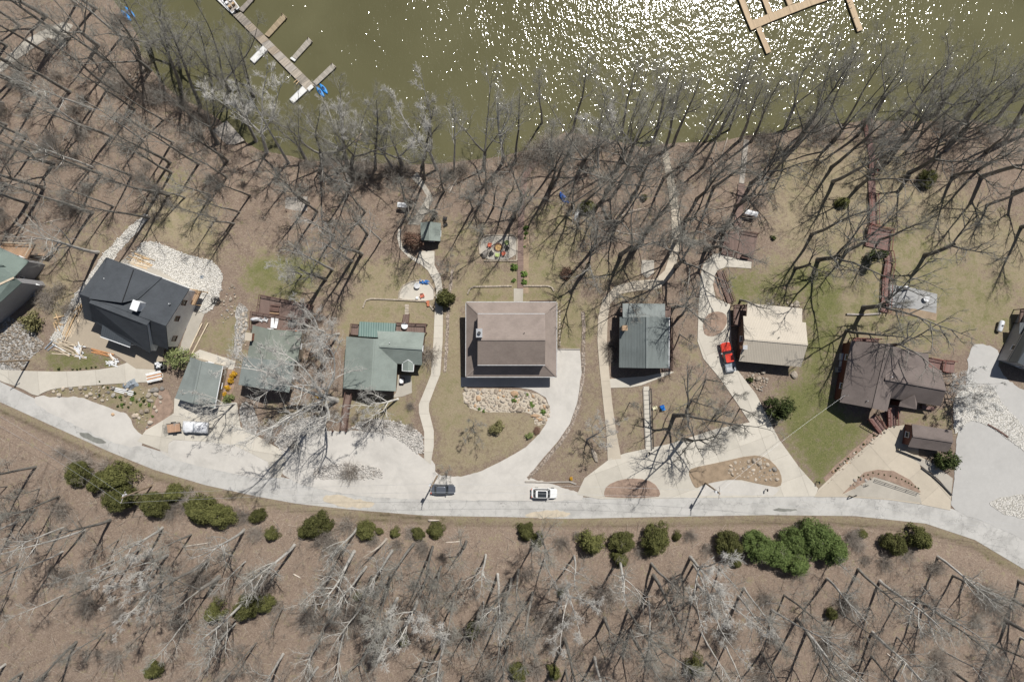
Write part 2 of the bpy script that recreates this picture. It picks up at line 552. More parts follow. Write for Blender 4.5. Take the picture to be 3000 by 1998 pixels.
    a = mix(nt, fg, a, grn)
    fm = ramp(nt, math_n(nt, 'ADD', at3.outputs['Fac'], math_n(nt, 'MULTIPLY', jit, 0.8)), [(0.3, 0.0), (0.8, 0.9)])
    a = mix(nt, fm, a, ramp(nt, fine, [(0.3, (0.03, 0.022, 0.014)), (0.7, (0.10, 0.075, 0.05))]))
    nt.links.new(a, b.inputs['Base Color'])
    bump(nt, b, math_n(nt, 'ADD', fine, math_n(nt, 'MULTIPLY', vf, 0.6)), 0.75, 0.09)
    return m

def water_material():
    m = bpy.data.materials.new('lake_water')
    m.use_nodes = True
    nt = m.node_tree
    b = nt.nodes['Principled BSDF']
    b.inputs['Roughness'].default_value = 1.0
    b.inputs['Specular IOR Level'].default_value = 0.0
    c = coords(nt)
    big = noise_tex(nt, c, 0.045, 4, 0.55, 0.7)
    a = ramp(nt, big, [(0.3, (0.098, 0.092, 0.046)), (0.5, (0.111, 0.105, 0.054)), (0.72, (0.125, 0.118, 0.062))])
    nt.links.new(a, b.inputs['Base Color'])
    mp = N(nt, 'ShaderNodeMapping'); mp.inputs['Rotation'].default_value = (0, 0, 0.45)
    mp.inputs['Scale'].default_value = (1.0, 0.5, 1)
    nt.links.new(c, mp.inputs['Vector'])
    w1 = noise_tex(nt, mp.outputs[0], 2.3, 1.4, 0.5, 0.3)
    w2 = noise_tex(nt, c, 0.45, 2, 0.5)
    gust = ramp(nt, noise_tex(nt, mp.outputs[0], 0.33, 3, 0.6, 0.5), [(0.34, 0.62), (0.6, 1.15)])
    h = math_n(nt, 'MULTIPLY', math_n(nt, 'ADD', w1, math_n(nt, 'MULTIPLY', w2, 0.7)), gust)
    bn = N(nt, 'ShaderNodeBump')
    bn.inputs['Strength'].default_value = 1.0
    bn.inputs['Distance'].default_value = 0.1
    nt.links.new(h, bn.inputs['Height'])
    gl = N(nt, 'ShaderNodeBsdfGlossy'); gl.inputs['Roughness'].default_value = 0.08
    gl.inputs['Color'].default_value = (1, 1, 1, 1)
    fr = N(nt, 'ShaderNodeFresnel'); fr.inputs['IOR'].default_value = 1.33
    nt.links.new(bn.outputs[0], gl.inputs['Normal']); nt.links.new(bn.outputs[0], fr.inputs['Normal'])
    mx = N(nt, 'ShaderNodeMixShader')
    nt.links.new(fr.outputs[0], mx.inputs[0]); nt.links.new(b.outputs[0], mx.inputs[1]); nt.links.new(gl.outputs[0], mx.inputs[2])
    nt.links.new(mx.outputs[0], nt.nodes['Material Output'].inputs['Surface'])
    return m

def bark(name, lo, hi, rnd=0.25):
    m, nt, b = base_mat(name, 0.9, 0.15)
    c = coords(nt, 'obj')
    mp = N(nt, 'ShaderNodeMapping'); mp.inputs['Scale'].default_value = (1, 1, 0.35)
    nt.links.new(c, mp.inputs['Vector'])
    n1 = noise_tex(nt, mp.outputs[0], 1.3, 5, 0.7)
    a = ramp(nt, n1, [(0.32, lo), (0.66, hi)])
    oi = N(nt, 'ShaderNodeObjectInfo')
    mr = N(nt, 'ShaderNodeMapRange')
    mr.inputs['To Min'].default_value = 1 - rnd; mr.inputs['To Max'].default_value = 1 + rnd
    nt.links.new(oi.outputs['Random'], mr.inputs['Value'])
    vm = N(nt, 'ShaderNodeVectorMath', operation='SCALE')
    nt.links.new(a, vm.inputs[0]); nt.links.new(mr.outputs[0], vm.inputs['Scale'])
    nt.links.new(vm.outputs[0], b.inputs['Base Color'])
    return m

def leafy(name, lo, hi, rnd=0.2, trans=0.0):
    m, nt, b = base_mat(name, 0.8, 0.2)
    c = coords(nt, 'obj')
    n1 = noise_tex(nt, c, 1.6, 4, 0.7)
    a = ramp(nt, n1, [(0.33, lo), (0.66, hi)])
    oi = N(nt, 'ShaderNodeObjectInfo')
    mr = N(nt, 'ShaderNodeMapRange')
    mr.inputs['To Min'].default_value = 1 - rnd; mr.inputs['To Max'].default_value = 1 + rnd
    nt.links.new(oi.outputs['Random'], mr.inputs['Value'])
    vm = N(nt, 'ShaderNodeVectorMath', operation='SCALE')
    nt.links.new(a, vm.inputs[0]); nt.links.new(mr.outputs[0], vm.inputs['Scale'])
    nt.links.new(vm.outputs[0], b.inputs['Base Color'])
    return m

def carpaint(name, col, metal=0.3):
    m, nt, b = base_mat(name, 0.3, 0.5)
    n1 = noise_tex(nt, coords(nt, 'obj'), 3, 3, 0.6)
    nt.links.new(ramp(nt, n1, [(0.3, tuple(x * 0.92 for x in col)), (0.7, tuple(min(.9, x * 1.06) for x in col))]), b.inputs['Base Color'])
    b.inputs['Metallic'].default_value = metal
    b.inputs['Coat Weight'].default_value = 0.6
    b.inputs['Coat Roughness'].default_value = 0.08
    return m

M = {}
M['ground'] = ground_material()
M['water'] = water_material()
def asphalt():
    m = concrete('old_asphalt', (0.475, 0.463, 0.438), 0.12)
    nt = m.node_tree; b = nt.nodes['Principled BSDF']
    src = b.inputs['Base Color'].links[0].from_socket
    c = coords(nt)
    vo = N(nt, 'ShaderNodeTexVoronoi', feature='DISTANCE_TO_EDGE'); vo.inputs['Scale'].default_value = 0.22
    wr = N(nt, 'ShaderNodeVectorMath', operation='ADD')
    nz = N(nt, 'ShaderNodeTexNoise'); nz.inputs['Scale'].default_value = 0.8; nz.inputs['Detail'].default_value = 4
    nt.links.new(c, nz.inputs['Vector'])
    sc_ = N(nt, 'ShaderNodeVectorMath', operation='SCALE'); sc_.inputs['Scale'].default_value = 2.2
    nt.links.new(nz.outputs['Color'], sc_.inputs[0]); nt.links.new(c, wr.inputs[0]); nt.links.new(sc_.outputs[0], wr.inputs[1])
    nt.links.new(wr.outputs[0], vo.inputs['Vector'])
    crack = ramp(nt, vo.outputs['Distance'], [(0.0, 0.66), (0.012, 1.0)])
    bl = ramp(nt, noise_tex(nt, c, 0.3, 5, 0.7), [(0.38, 0.80), (0.5, 0.97), (0.7, 1.06)])
    o = mix(nt, 1.0, mix(nt, 1.0, src, crack, 'MULTIPLY'), bl, 'MULTIPLY')
    nt.links.new(o, b.inputs['Base Color'])
    return m
M['asphalt'] = asphalt()
M['packed'] = concrete('packed_gravel', (0.525, 0.50, 0.46), 0.3)
M['concrete'] = concrete('concrete', (0.52, 0.485, 0.42), 0.17)
M['concrete_tan'] = concrete('concrete_tan', (0.47, 0.415, 0.335), 0.15)
M['slab_conc'] = slab_concrete('slab_concrete', (0.51, 0.475, 0.41), 0.2)
M['slab_tan2'] = slab_concrete('slab_concrete_tan', (0.47, 0.415, 0.335), 0.18)
M['concrete_old'] = concrete('concrete_old', (0.40, 0.37, 0.32), 0.3)
M['greydrive'] = concrete('grey_chip_drive', (0.43, 0.42, 0.40), 0.12)
M['slabtan'] = concrete('slab_tan', (0.36, 0.305, 0.235), 0.12)
M['patch'] = plain('sand_patch', (0.47, 0.41, 0.32), 0.9, 0.12)
M['puddle'] = plain('damp_patch', (0.19, 0.19, 0.17), 0.5, 0.2)
M['whitegravel'] = gravel('white_gravel', [(0.42, 0.39, 0.34), (0.56, 0.535, 0.48), (0.63, 0.605, 0.555), (0.72, 0.695, 0.65)], 4.2, 0.8)
M['greygravel'] = gravel('grey_gravel', [(0.2, 0.19, 0.17), (0.36, 0.34, 0.31), (0.46, 0.44, 0.41), (0.6, 0.58, 0.55)], 3.6, 0.9, (0.2, 0.15, 0.11), 0.7)
M['riverstone'] = gravel('river_stone', [(0.28, 0.26, 0.235), (0.42, 0.4, 0.37), (0.52, 0.495, 0.46), (0.64, 0.615, 0.58)], 3.2, 0.9, (0.2, 0.15, 0.11), 0.5)
M['border_stone'] = gravel('border_stone', [(0.19, 0.155, 0.125), (0.31, 0.255, 0.21), (0.40, 0.335, 0.28), (0.50, 0.44, 0.38)], 3.2, 0.9, (0.2, 0.15, 0.11), 0.6)
M['mulch'] = plain('mulch', (0.19, 0.128, 0.095), 0.95, 0.3, 1.2, 7, bmp=0.6)
M['mulch2'] = plain('mulch_grey', (0.27, 0.195, 0.15), 0.95, 0.25, 1.2, 7, bmp=0.6)
M['soil'] = plain('bare_soil', (0.27, 0.205, 0.142), 0.95, 0.22, 0.8, 6, bmp=0.5)
M['stone'] = plain('field_stone', (0.34, 0.285, 0.225), 0.9, 0.25, 1.5, 6, bmp=0.5, rnd=0.35)
M['stone_pale'] = plain('pale_stone', (0.39, 0.34, 0.28), 0.9, 0.2, 1.5, 6, bmp=0.5, rnd=0.25)
M['stone_orange'] = plain('orange_stone', (0.42, 0.29, 0.185), 0.9, 0.2, 1.5, 6, bmp=0.4, rnd=0.2)
M['stone_grey'] = plain('grey_stone', (0.27, 0.25, 0.225), 0.9, 0.25, 1.5, 6, bmp=0.5, rnd=0.3)
M['wall_block'] = plain('wall_block', (0.36, 0.31, 0.25), 0.9, 0.2, 1.5, 7, bmp=0.4, rnd=0.15)
M['timber_grey'] = plain('grey_timber', (0.33, 0.30, 0.265), 0.9, 0.22, 0.8, 6)
M['whitetrim'] = plain('white_trim', (0.72, 0.73, 0.74), 0.5, 0.05)
M['darktrim'] = plain('dark_trim', (0.06, 0.06, 0.06), 0.6, 0.1)
M['glass'] = base_mat('window_glass', 0.08, 0.6)[0]
M['glass'].node_tree.nodes['Principled BSDF'].inputs['Base Color'].default_value = (0.03, 0.035, 0.04, 1)
M['brown_frame'] = plain('brown_frame', (0.16, 0.075, 0.04), 0.6, 0.15)
M['black'] = plain('black_metal', (0.02, 0.02, 0.022), 0.5, 0.1)
M['rubber'] = plain('rubber', (0.018, 0.018, 0.018), 0.9, 0.1)
M['steel'] = plain('galvanised', (0.45, 0.46, 0.47), 0.4, 0.1, metal=0.5)
M['brown_deck'] = planks('brown_deck_boards', (0.175, 0.125, 0.107), 0.0, 0.15, 0.16)
M['brown_deck_x'] = planks('brown_deck_boards_cross', (0.20, 0.142, 0.12), math.pi / 2, 0.15, 0.16)
M['brownwood'] = plain('brown_stained_wood', (0.13, 0.08, 0.066), 0.8, 0.2, 1, 8)
M['redwood'] = plain('red_stained_wood', (0.17, 0.07, 0.058), 0.75, 0.2, 1, 8)
M['red_deck'] = planks('red_deck_boards', (0.205, 0.128, 0.113), 0.15, 0.15, 0.14)
M['tan_deck'] = planks('tan_deck_boards', (0.36, 0.24, 0.155), 0.6, 0.15, 0.14)
M['newwood'] = plain('new_lumber', (0.49, 0.35, 0.205), 0.8, 0.2, 1.5, 8, rnd=0.2)
M['palewood'] = plain('pale_lumber', (0.50, 0.42, 0.315), 0.8, 0.2, 1.5, 8, rnd=0.15)
M['osb'] = plain('orange_lumber', (0.48, 0.24, 0.11), 0.8, 0.2, 1.5, 8, rnd=0.15)
M['whiteboard'] = plain('white_boards', (0.70, 0.70, 0.69), 0.6, 0.1)
M['pole'] = bark('pole_wood', (0.22, 0.165, 0.115), (0.40, 0.315, 0.225), 0.1)
M['logpale'] = bark('bleached_log', (0.33, 0.28, 0.23), (0.58, 0.52, 0.45), 0.2)
M['bark'] = bark('bare_bark', (0.12, 0.112, 0.10), (0.32, 0.302, 0.272), 0.3)
M['bark_dark'] = bark('dark_bark', (0.10, 0.093, 0.083), (0.27, 0.255, 0.23), 0.25)
M['bark_pale'] = bark('pale_bark', (0.33, 0.315, 0.285), (0.66, 0.64, 0.60), 0.18)
M['twig'] = bark('twigs', (0.185, 0.178, 0.155), (0.37, 0.358, 0.318), 0.28)
M['twig_pale'] = bark('pale_twigs', (0.36, 0.345, 0.32), (0.60, 0.585, 0.55), 0.12)
M['brush'] = bark('brush_stems', (0.19, 0.165, 0.142), (0.37, 0.33, 0.288), 0.28)
M['brushred'] = bark('russet_leaves', (0.115, 0.068, 0.05), (0.24, 0.15, 0.11), 0.2)
M['cedar'] = leafy('cedar_green', (0.056, 0.061, 0.019), (0.145, 0.145, 0.05), 0.25)
M['pine'] = leafy('pine_green', (0.06, 0.092, 0.024), (0.165, 0.215, 0.07), 0.15)
M['holly'] = leafy('holly_green', (0.022, 0.034, 0.010), (0.085, 0.105, 0.034), 0.2)
M['shrubgreen'] = leafy('shrub_green', (0.11, 0.135, 0.045), (0.27, 0.30, 0.13), 0.2)
M['herb'] = leafy('herb_green', (0.075, 0.13, 0.025), (0.20, 0.30, 0.08), 0.25)
M['olivebush'] = leafy('olive_bush', (0.12, 0.115, 0.045), (0.27, 0.25, 0.12), 0.2)
M['forsythia'] = leafy('yellow_blossom', (0.48, 0.26, 0.02), (0.75, 0.47, 0.05), 0.1)
M['blossom'] = leafy('white_blossom', (0.42, 0.42, 0.40), (0.72, 0.72, 0.69), 0.05)
# ------------------------------------------------------------------ ground sheet
def poly_sdf(X, Y, poly):
    """signed distance, + inside"""
    n = len(poly)
    d = np.full(X.shape, 1e18)
    ins = np.zeros(X.shape, bool)
    for i in range(n):
        ax, ay = poly[i][0], poly[i][1]; bx, by = poly[(i + 1) % n][0], poly[(i + 1) % n][1]
        dx, dy = bx - ax, by - ay
        L2 = dx * dx + dy * dy + 1e-12
        t = np.clip(((X - ax) * dx + (Y - ay) * dy) / L2, 0, 1)
        d = np.minimum(d, (X - ax - t * dx) ** 2 + (Y - ay - t * dy) ** 2)
        c = ((ay > Y) != (by > Y))
        with np.errstate(divide='ignore', invalid='ignore'):
            xi = ax + (Y - ay) * dx / (dy if abs(dy) > 1e-12 else 1e-12)
        ins ^= c & (X < xi)
    d = np.sqrt(d)
    return np.where(ins, d, -d)

# lawns and dry grass: (outline, green, tan, softness in metres)
ZONES = [
 ([(745,755),(800,740),(880,745),(960,772),(915,835),(870,875),(760,872),(715,835),(712,780)], 0.75, 0.9, 2.5),
 ([(720,700),(990,720),(1010,800),(960,880),(880,900),(720,900),(690,800)], 0.15, 0.4, 4),
 ([(1010,775),(1150,765),(1240,790),(1275,840),(1285,1000),(1255,1090),(1215,1160),(1000,1000),(1000,900),(1050,840)], 0.28, 0.95, 3),
 ([(1320,770),(1420,765),(1500,790),(1565,690),(1640,600),(1720,660),(1700,780),(1690,870),(1700,980),(1640,1020),(1330,910),(1300,850)], 0.25, 0.85, 4),
 ([(1550,600),(1640,570),(1680,640),(1680,760),(1640,850),(1560,850),(1548,700)], 0.3, 0.7, 3),
 ([(1295,860),(1350,890),(1360,1100),(1370,1260),(1280,1260),(1262,1180),(1300,1080)], 0.22, 1.0, 2),
 ([(1275,1200),(1360,1130),(1600,1230),(1585,1270),(1500,1330),(1380,1385),(1280,1380),(1275,1260)], 0.03, 0.75, 2),
 ([(1350,850),(1690,850),(1690,885),(1350,885)], 0.45, 0.9, 1.5),
 ([(1632,880),(1760,880),(1745,1000),(1700,1022),(1632,1020)], 0.3, 1.0, 2),
 ([(1705,1020),(1755,1010),(1780,1180),(1785,1320),(1720,1390),(1560,1405),(1640,1300),(1700,1200)], 0.03, 0.45, 2),
 ([(1790,1135),(1880,1135),(1890,1330),(1830,1322),(1805,1240)], 0.10, 0.6, 2),
 ([(1905,1130),(1990,1080),(2080,1130),(2160,1240),(2000,1290),(1905,1310)], 0.15, 0.55, 3),
 ([(1990,990),(2045,1000),(2060,1060),(2010,1070)], 0.2, 0.7, 2),
 ([(1730,760),(1830,740),(1900,800),(1830,840),(1760,850),(1700,830)], 0.15, 0.75, 3),
 ([(1790,850),(1880,848),(1920,870),(1890,890),(1810,890)], 0.25, 0.8, 2),
 ([(2120,790),(2200,795),(2350,840),(2360,900),(2140,895),(2100,850)], 0.7, 0.8, 2.5),
 ([(2250,790),(2420,760),(2480,850),(2470,960),(2440,1120),(2360,1180),(2340,1080),(2360,920),(2350,880)], 0.82, 0.9, 3),
 ([(2290,1130),(2380,1090),(2440,1120),(2470,1190),(2560,1250),(2480,1345),(2395,1425),(2340,1340),(2280,1240)], 0.92, 0.85, 3.2),
 ([(2640,1190),(2780,1200),(2800,1270),(2720,1240),(2650,1240)], 0.45, 0.7, 2),
 ([(2480,760),(2560,640),(2700,640),(2860,780),(2980,800),(2985,1000),(2840,1000),(2700,1040),(2560,1010),(2450,1000),(2430,880)], 0.46, 1.0, 5),
 ([(2560,520),(2800,540),(2960,640),(3060,700),(3060,900),(2900,860),(2700,700),(2560,640)], 0.12, 0.85, 5),
 ([(2260,440),(2500,420),(2640,440),(2700,520),(2600,640),(2450,760),(2300,760),(2250,640)], 0.10, 0.85, 5),
 ([(2240,760),(2440,700),(2520,780),(2470,860),(2330,850),(2230,800)], 0.35, 0.95, 4),
 ([(140,1035),(190,1022),(300,1040),(350,1060),(330,1078),(200,1086),(145,1083)], 0.75, 0.7, 1.2),
 ([(60,1040),(140,1030),(140,1085),(70,1085)], 0.12, 0.6, 1.5),
 ([(120,1140),(230,1130),(400,1118),(480,1150),(500,1190),(470,1230),(420,1270),(395,1230),(330,1190),(250,1165),(150,1163)], 0.32, 0.9, 1.5),
 ([(600,960),(660,925),(720,930),(735,980),(715,1065),(690,1050),(600,1020),(580,990)], 0.38, 0.9, 2.5),
 ([(430,600),(480,560),(580,560),(640,640),(640,760),(560,745),(470,705),(420,690)], 0.2, 1.0, 4),
 ([(470,500),(560,490),(560,560),(480,590)], 0.45, 0.6, 3),
 ([(100,760),(290,640),(420,650),(300,760),(230,880),(150,900)], 0.16, 0.55, 5),
 ([(100,820),(200,760),(240,860),(170,940),(110,900)], 0.2, 0.8, 3),
 ([(960,780),(1030,780),(1010,900),(960,900)], 0.1, 0.3, 4),
 ([(985,1165),(1180,1165),(1215,1210),(1200,1260),(1060,1240),(990,1230)], 0.3, 0.9, 1.5),
 ([(1265,630),(1420,640),(1420,760),(1320,780),(1275,740)], 0.2, 0.6, 3),
 ([(780,1190),(980,1150),(985,1230),(900,1250),(790,1240)], 0.15, 0.45, 2),
]
def strip(pts, wpx):
    out = []
    n = len(pts)
    L = []; R = []
    for i in range(n):
        a = Vector(pts[max(i - 1, 0)]); b = Vector(pts[min(i + 1, n - 1)])
        d = (b - a).normalized()
        ww = wpx[i] if hasattr(wpx, '__len__') else wpx
        nrm = Vector((-d.y, d.x)) * (ww / 2)
        L.append((pts[i][0] + nrm.x, pts[i][1] + nrm.y)); R.append((pts[i][0] - nrm.x, pts[i][1] - nrm.y))
    return L + R[::-1]
ZONES.append((strip([(u, v + 12) for u, v in ROAD_LO], 26), 0.16, 0.8, 1.2))
MUDS = [(strip([(u, v + 26) for u, v in ROAD_LO], 9), 0.65, 0.7),
        ([(1060,1497),(1250,1514),(1320,1518),(1310,1524),(1180,1520),(1080,1506)], 0.9, 0.8),
        ([(430,215),(480,245),(530,290),(500,300),(450,260)], 0.6, 2),
        (strip([(640,350),(760,445),(900,478),(1160,488),(1450,466),(1600,430)], 26), 0.55, 2),
        (strip([(2250,395),(2540,360),(2860,360),(3000,380)], 14), 0.5, 1.5)]

def axis(lo, hi, step, far):
    core = np.arange(lo, hi + step * 0.5, step)
    out = [core]
    a = [lo]; s = step
    while a[-1] > -far:
        s *= 1.25; a.append(a[-1] - s)
    b = [hi]; s = step
    while b[-1] < far:
        s *= 1.25; b.append(b[-1] + s)
    return np.concatenate([np.array(a[1:][::-1]), core, np.array(b[1:])])

def make_ground():
    xs = axis(-112, 112, 0.55, 900); ys = axis(-76, 80, 0.55, 900)
    X, Y = np.meshgrid(xs, ys)
    Z = terr(X, Y)
    nx, ny = len(xs), len(ys)
    me = bpy.data.meshes.new('ground')
    me.vertices.add(nx * ny)
    co = np.stack([X, Y, Z], -1).reshape(-1)
    me.vertices.foreach_set('co', co)
    i = np.arange(nx * ny).reshape(ny, nx)
    q = np.stack([i[:-1, :-1], i[:-1, 1:], i[1:, 1:], i[1:, :-1]], -1).reshape(-1, 4)
    me.loops.add(q.size); me.polygons.add(len(q))
    me.loops.foreach_set('vertex_index', q.reshape(-1))
    me.polygons.foreach_set('loop_start', np.arange(0, q.size, 4))
    me.polygons.foreach_set('loop_total', np.full(len(q), 4))
    me.update(calc_edges=True)
    me.polygons.foreach_set('use_smooth', np.ones(len(q), bool))
    gr = np.zeros(X.shape); tn = np.zeros(X.shape); md = np.zeros(X.shape)
    core = (np.abs(X) < 125) & (np.abs(Y) < 90)
    xc, yc = X[core], Y[core]
    gv = np.zeros(xc.shape); tv = np.zeros(xc.shape); mv = np.zeros(xc.shape)
    for poly, g, t, s in ZONES:
        k = smoothstep(poly_sdf(xc, yc, Gs(poly)) / (2 * s) + 0.5)
        gv = np.maximum(gv, k * g); tv = np.maximum(tv, k * t)
    for poly, a, s in MUDS:
        mv = np.maximum(mv, smoothstep(poly_sdf(xc, yc, Gs(poly)) / (2 * s) + 0.5) * a)
    gr[core] = gv; tn[core] = tv; md[core] = mv
    for nm, arr in (('green', gr), ('tan', tn), ('mud', md)):
        at = me.attributes.new(nm, 'FLOAT', 'POINT')
        at.data.foreach_set('value', arr.reshape(-1))
    me.materials.append(M['ground'])
    o = newobj('ground', me)
    tag(o, kind='structure')
    o['label'] = 'leaf-strewn wooded hillside with dry winter lawns'

make_ground()

# lake: one sheet at its level, reaching far past the frame
def make_lake():
    b = MB()
    s = [P0(u, v, LAKE_Z) for u, v in SHORE]
    xs = np.linspace(-900, 900, 31); ys = np.linspace(-60, 1200, 22)
    vs = [(x, y, LAKE_Z) for y in ys for x in xs]
    n = len(xs)
    keep = []
    for j in range(len(ys) - 1):
        for i in range(n - 1):
            cx = 0.5 * (xs[i] + xs[i + 1]); cy = 0.5 * (ys[j] + ys[j + 1])
            if cy > -20:
                keep.append((j * n + i, j * n + i + 1, (j + 1) * n + i + 1, (j + 1) * n + i))
    b.add(vs, keep)
    o = b.build('lake', M['water'])
    tag(o, kind='structure'); o['label'] = 'olive green lake water with wind ripples'
make_lake()

# ------------------------------------------------------------------ sheets laid on the ground
def densify(poly, step):
    out = []
    n = len(poly)
    for i in range(n):
        a = poly[i]; b = poly[(i + 1) % n]
        L = math.hypot(b[0] - a[0], b[1] - a[1])
        k = max(1, int(L / step))
        for j in range(k):
            t = j / k
            out.append((a[0] + (b[0] - a[0]) * t, a[1] + (b[1] - a[1]) * t))
    return out

def round_poly(poly, it=2):
    for _ in range(it):
        o = []
        n = len(poly)
        for i in range(n):
            a = poly[i]; b = poly[(i + 1) % n]
            o.append((a[0] * .75 + b[0] * .25, a[1] * .75 + b[1] * .25))
            o.append((a[0] * .25 + b[0] * .75, a[1] * .25 + b[1] * .75))
        poly = o
    return poly

def cut_slabs(o, ang, size, mat, gap=0.022, lift=0.03):
    """cast concrete in bays: each bay its own slab, joints left between them"""
    src = bmesh.new(); src.from_mesh(o.data)
    bmesh.ops.delete(src, geom=[f for f in src.faces if f.normal.z < 0.5], context='FACES')
    sx, sy = size if hasattr(size, '__len__') else (size, size)
    ca, sa = math.cos(ang), math.sin(ang)
    us = [v.co.x * ca + v.co.y * sa for v in src.verts]; ws = [-v.co.x * sa + v.co.y * ca for v in src.verts]
    u0, w0 = min(us), min(ws)
    for i in range(int((max(us) - u0) / sx) + 1):
        strip_ = src.copy()
        for (lim, sg) in ((u0 + i * sx + gap, -1), (u0 + (i + 1) * sx - gap, 1)):
            bmesh.ops.bisect_plane(strip_, geom=strip_.verts[:] + strip_.edges[:] + strip_.faces[:], plane_co=(ca * lim, sa * lim, 0), plane_no=(ca * sg, sa * sg, 0), clear_outer=True)
        if strip_.faces:
            w_ = [-v.co.x * sa + v.co.y * ca for v in strip_.verts]
            for j in range(int((min(w_) - w0) / sy), int((max(w_) - w0) / sy) + 1):
                c_ = strip_.copy()
                for (lim, sg) in ((w0 + j * sy + gap, -1), (w0 + (j + 1) * sy - gap, 1)):
                    bmesh.ops.bisect_plane(c_, geom=c_.verts[:] + c_.edges[:] + c_.faces[:], plane_co=(-sa * lim, ca * lim, 0), plane_no=(-sa * sg, ca * sg, 0), clear_outer=True)
                if c_.faces and sum(f.calc_area() for f in c_.faces) > 0.05:
                    for v in c_.verts: v.co.z += lift
                    me = bpy.data.meshes.new('slab'); c_.to_mesh(me); me.materials.append(mat)
                    newobj('slab', me, o)
                c_.free()
        strip_.free()
    src.free()

def sheet(name, px, mat, dz=0.05, ragged=0.0, smooth=0, cell=1.6, skirt=0.25, kind='structure', label=None, cat=None, group=None, parent=None, flat=None, slabs=None):
    if smooth: px = round_poly(px, smooth)
    base = Gs(px) if flat is None else [Pz(u, v, flat) for u, v in px]
    pts = densify([(p.x, p.y) for p in base], 0.8 if not ragged else 0.5)
    if ragged:
        q = []
        for x, y in pts:
            nx = noise.noise(Vector((x * 0.9, y * 0.9, 3.1))) + 0.6 * noise.noise(Vector((x * 2.6, y * 2.6, 8.1)))
            ny = noise.noise(Vector((x * 0.9, y * 0.9, 13.7))) + 0.6 * noise.noise(Vector((x * 2.6, y * 2.6, 17.3)))
            q.append((x + nx * ragged, y + ny * ragged))
        pts = q
    nb = len(pts)
    px_ = np.array([p[0] for p in pts]); py_ = np.array([p[1] for p in pts])
    gx, gy = np.meshgrid(np.arange(px_.min(), px_.max(), cell), np.arange(py_.min(), py_.max(), cell))
    gx = gx.ravel() + 0.17; gy = gy.ravel() + 0.13
    sd = poly_sdf(gx, gy, pts)
    ok = sd > cell * 0.35
    allp = [Vector(p) for p in pts] + [Vector((a, b)) for a, b in zip(gx[ok], gy[ok])]
    edges = [(i, (i + 1) % nb) for i in range(nb)]
    vv, ee, ff, _, _, _ = delaunay_2d_cdt(allp, edges, [], 1, 1e-5)
    X = np.array([p[0] for p in vv]); Y = np.array([p[1] for p in vv])
    Z = (terr(X, Y) if flat is None else np.full(X.shape, flat)) + dz
    vs = [tuple(p) for p in zip(X, Y, Z)]
    fs = [tuple(f) for f in ff]
    cnt = {}
    for f in fs:
        for i in range(len(f)):
            e = (f[i], f[(i + 1) % len(f)])
            cnt[e] = 1
    n0 = len(vs); mp = {}
    for (a, c) in list(cnt):
        if (c, a) not in cnt:
            for k in (a, c):
                if k not in mp:
                    mp[k] = len(vs)
                    vs.append((vs[k][0], vs[k][1], vs[k][2] - skirt))
            fs.append((c, a, mp[a], mp[c]))
    b = MB(); b.v = vs; b.f = fs
    o = b.build(name, mat if not slabs else M['joint'], parent)
    if slabs: cut_slabs(o, slabs[0], slabs[1], mat)
    if parent is None:
        tag(o, label, cat, group, kind)
    elif kind == 'stuff':
        o['kind'] = 'stuff'
    return o

M['joint'] = plain('joint_dirt', (0.36, 0.325, 0.275), .95, .2)
M['terrace_conc'] = concrete('terrace_concrete', (0.33, 0.33, 0.325), 0.3)
sheet('road', ROAD_UP + ROAD_LO[::-1], M['asphalt'], 0.05, cell=1.4)
sheet('gravel_lay_by', [(120,1155),(150,1166),(235,1160),(275,1178),(300,1186),(345,1205),(375,1212),(385,1235),(402,1265),(420,1275),(412,1316),(319,1292),(200,1235),(110,1190),(100,1165)], M['packed'], 0.075, 0.25, 1)
sheet('gravel_forecourt', [(830,1400),(815,1350),(840,1300),(880,1275),(940,1262),(1080,1262),(1150,1272),(1200,1303),(1240,1345),(1275,1350),(1275,1392),(1350,1398),(1420,1375),(1560,1400),(1760,1462),(1540,1468),(1340,1464),(1130,1460),(960,1440)], M['packed'], 0.085, 0.2, 1)
sheet('driveway', [(1350,1105),(1631,1105),(1631,1022),(1699,1024),(1704,1089),(1691,1179),(1669,1242),(1634,1293),(1589,1344),(1538,1408),(1500,1440),(1380,1445),(1275,1420),(1270,1398),(1350,1400),(1420,1375),(1480,1345),(1540,1310),(1580,1270),(1600,1240),(1612,1200),(1600,1165),(1560,1142),(1500,1133),(1350,1133)], M['packed'], 0.115, 0.08)
sheet('driveway', [(-60,1080),(60,1086),(200,1089),(320,1080),(375,1062),(400,1050),(456,1066),(468,1085),(482,1100),(470,1118),(430,1119),(335,1124),(225,1132),(160,1138),(126,1150),(108,1162),(60,1135),(0,1116),(-60,1085)], M['slab_conc'], 0.10, 0.0, 1, slabs=(0.1, (5.5, 9)))
sheet('garage_slab', [(196,1002),(245,898),(300,890),(486,1000),(474,1083),(400,1080),(335,1037),(215,1008)], M['slabtan'], 0.16, cell=1.5)
sheet('driveway', [(403,1292),(428,1260),(468,1237),(510,1210),(512,1166),(632,1190),(640,1175),(695,1180),(705,1250),(760,1280),(825,1318),(838,1350),(822,1400),(795,1397),(785,1352),(745,1332),(690,1305),(600,1293),(510,1288),(494,1298),(492,1326)], M['slab_conc'], 0.10, slabs=(-0.15, 4.4))
sheet('gravel_verge', [(470,1290),(510,1276),(600,1280),(700,1292),(770,1325),(812,1350),(822,1410),(640,1380),(470,1335)], M['packed'], 0.075, 0.1, 1)
sheet('back_patio', [(586,1024),(691,1058),(685,1083),(620,1075),(552,1046)], M['concrete'], 0.12)
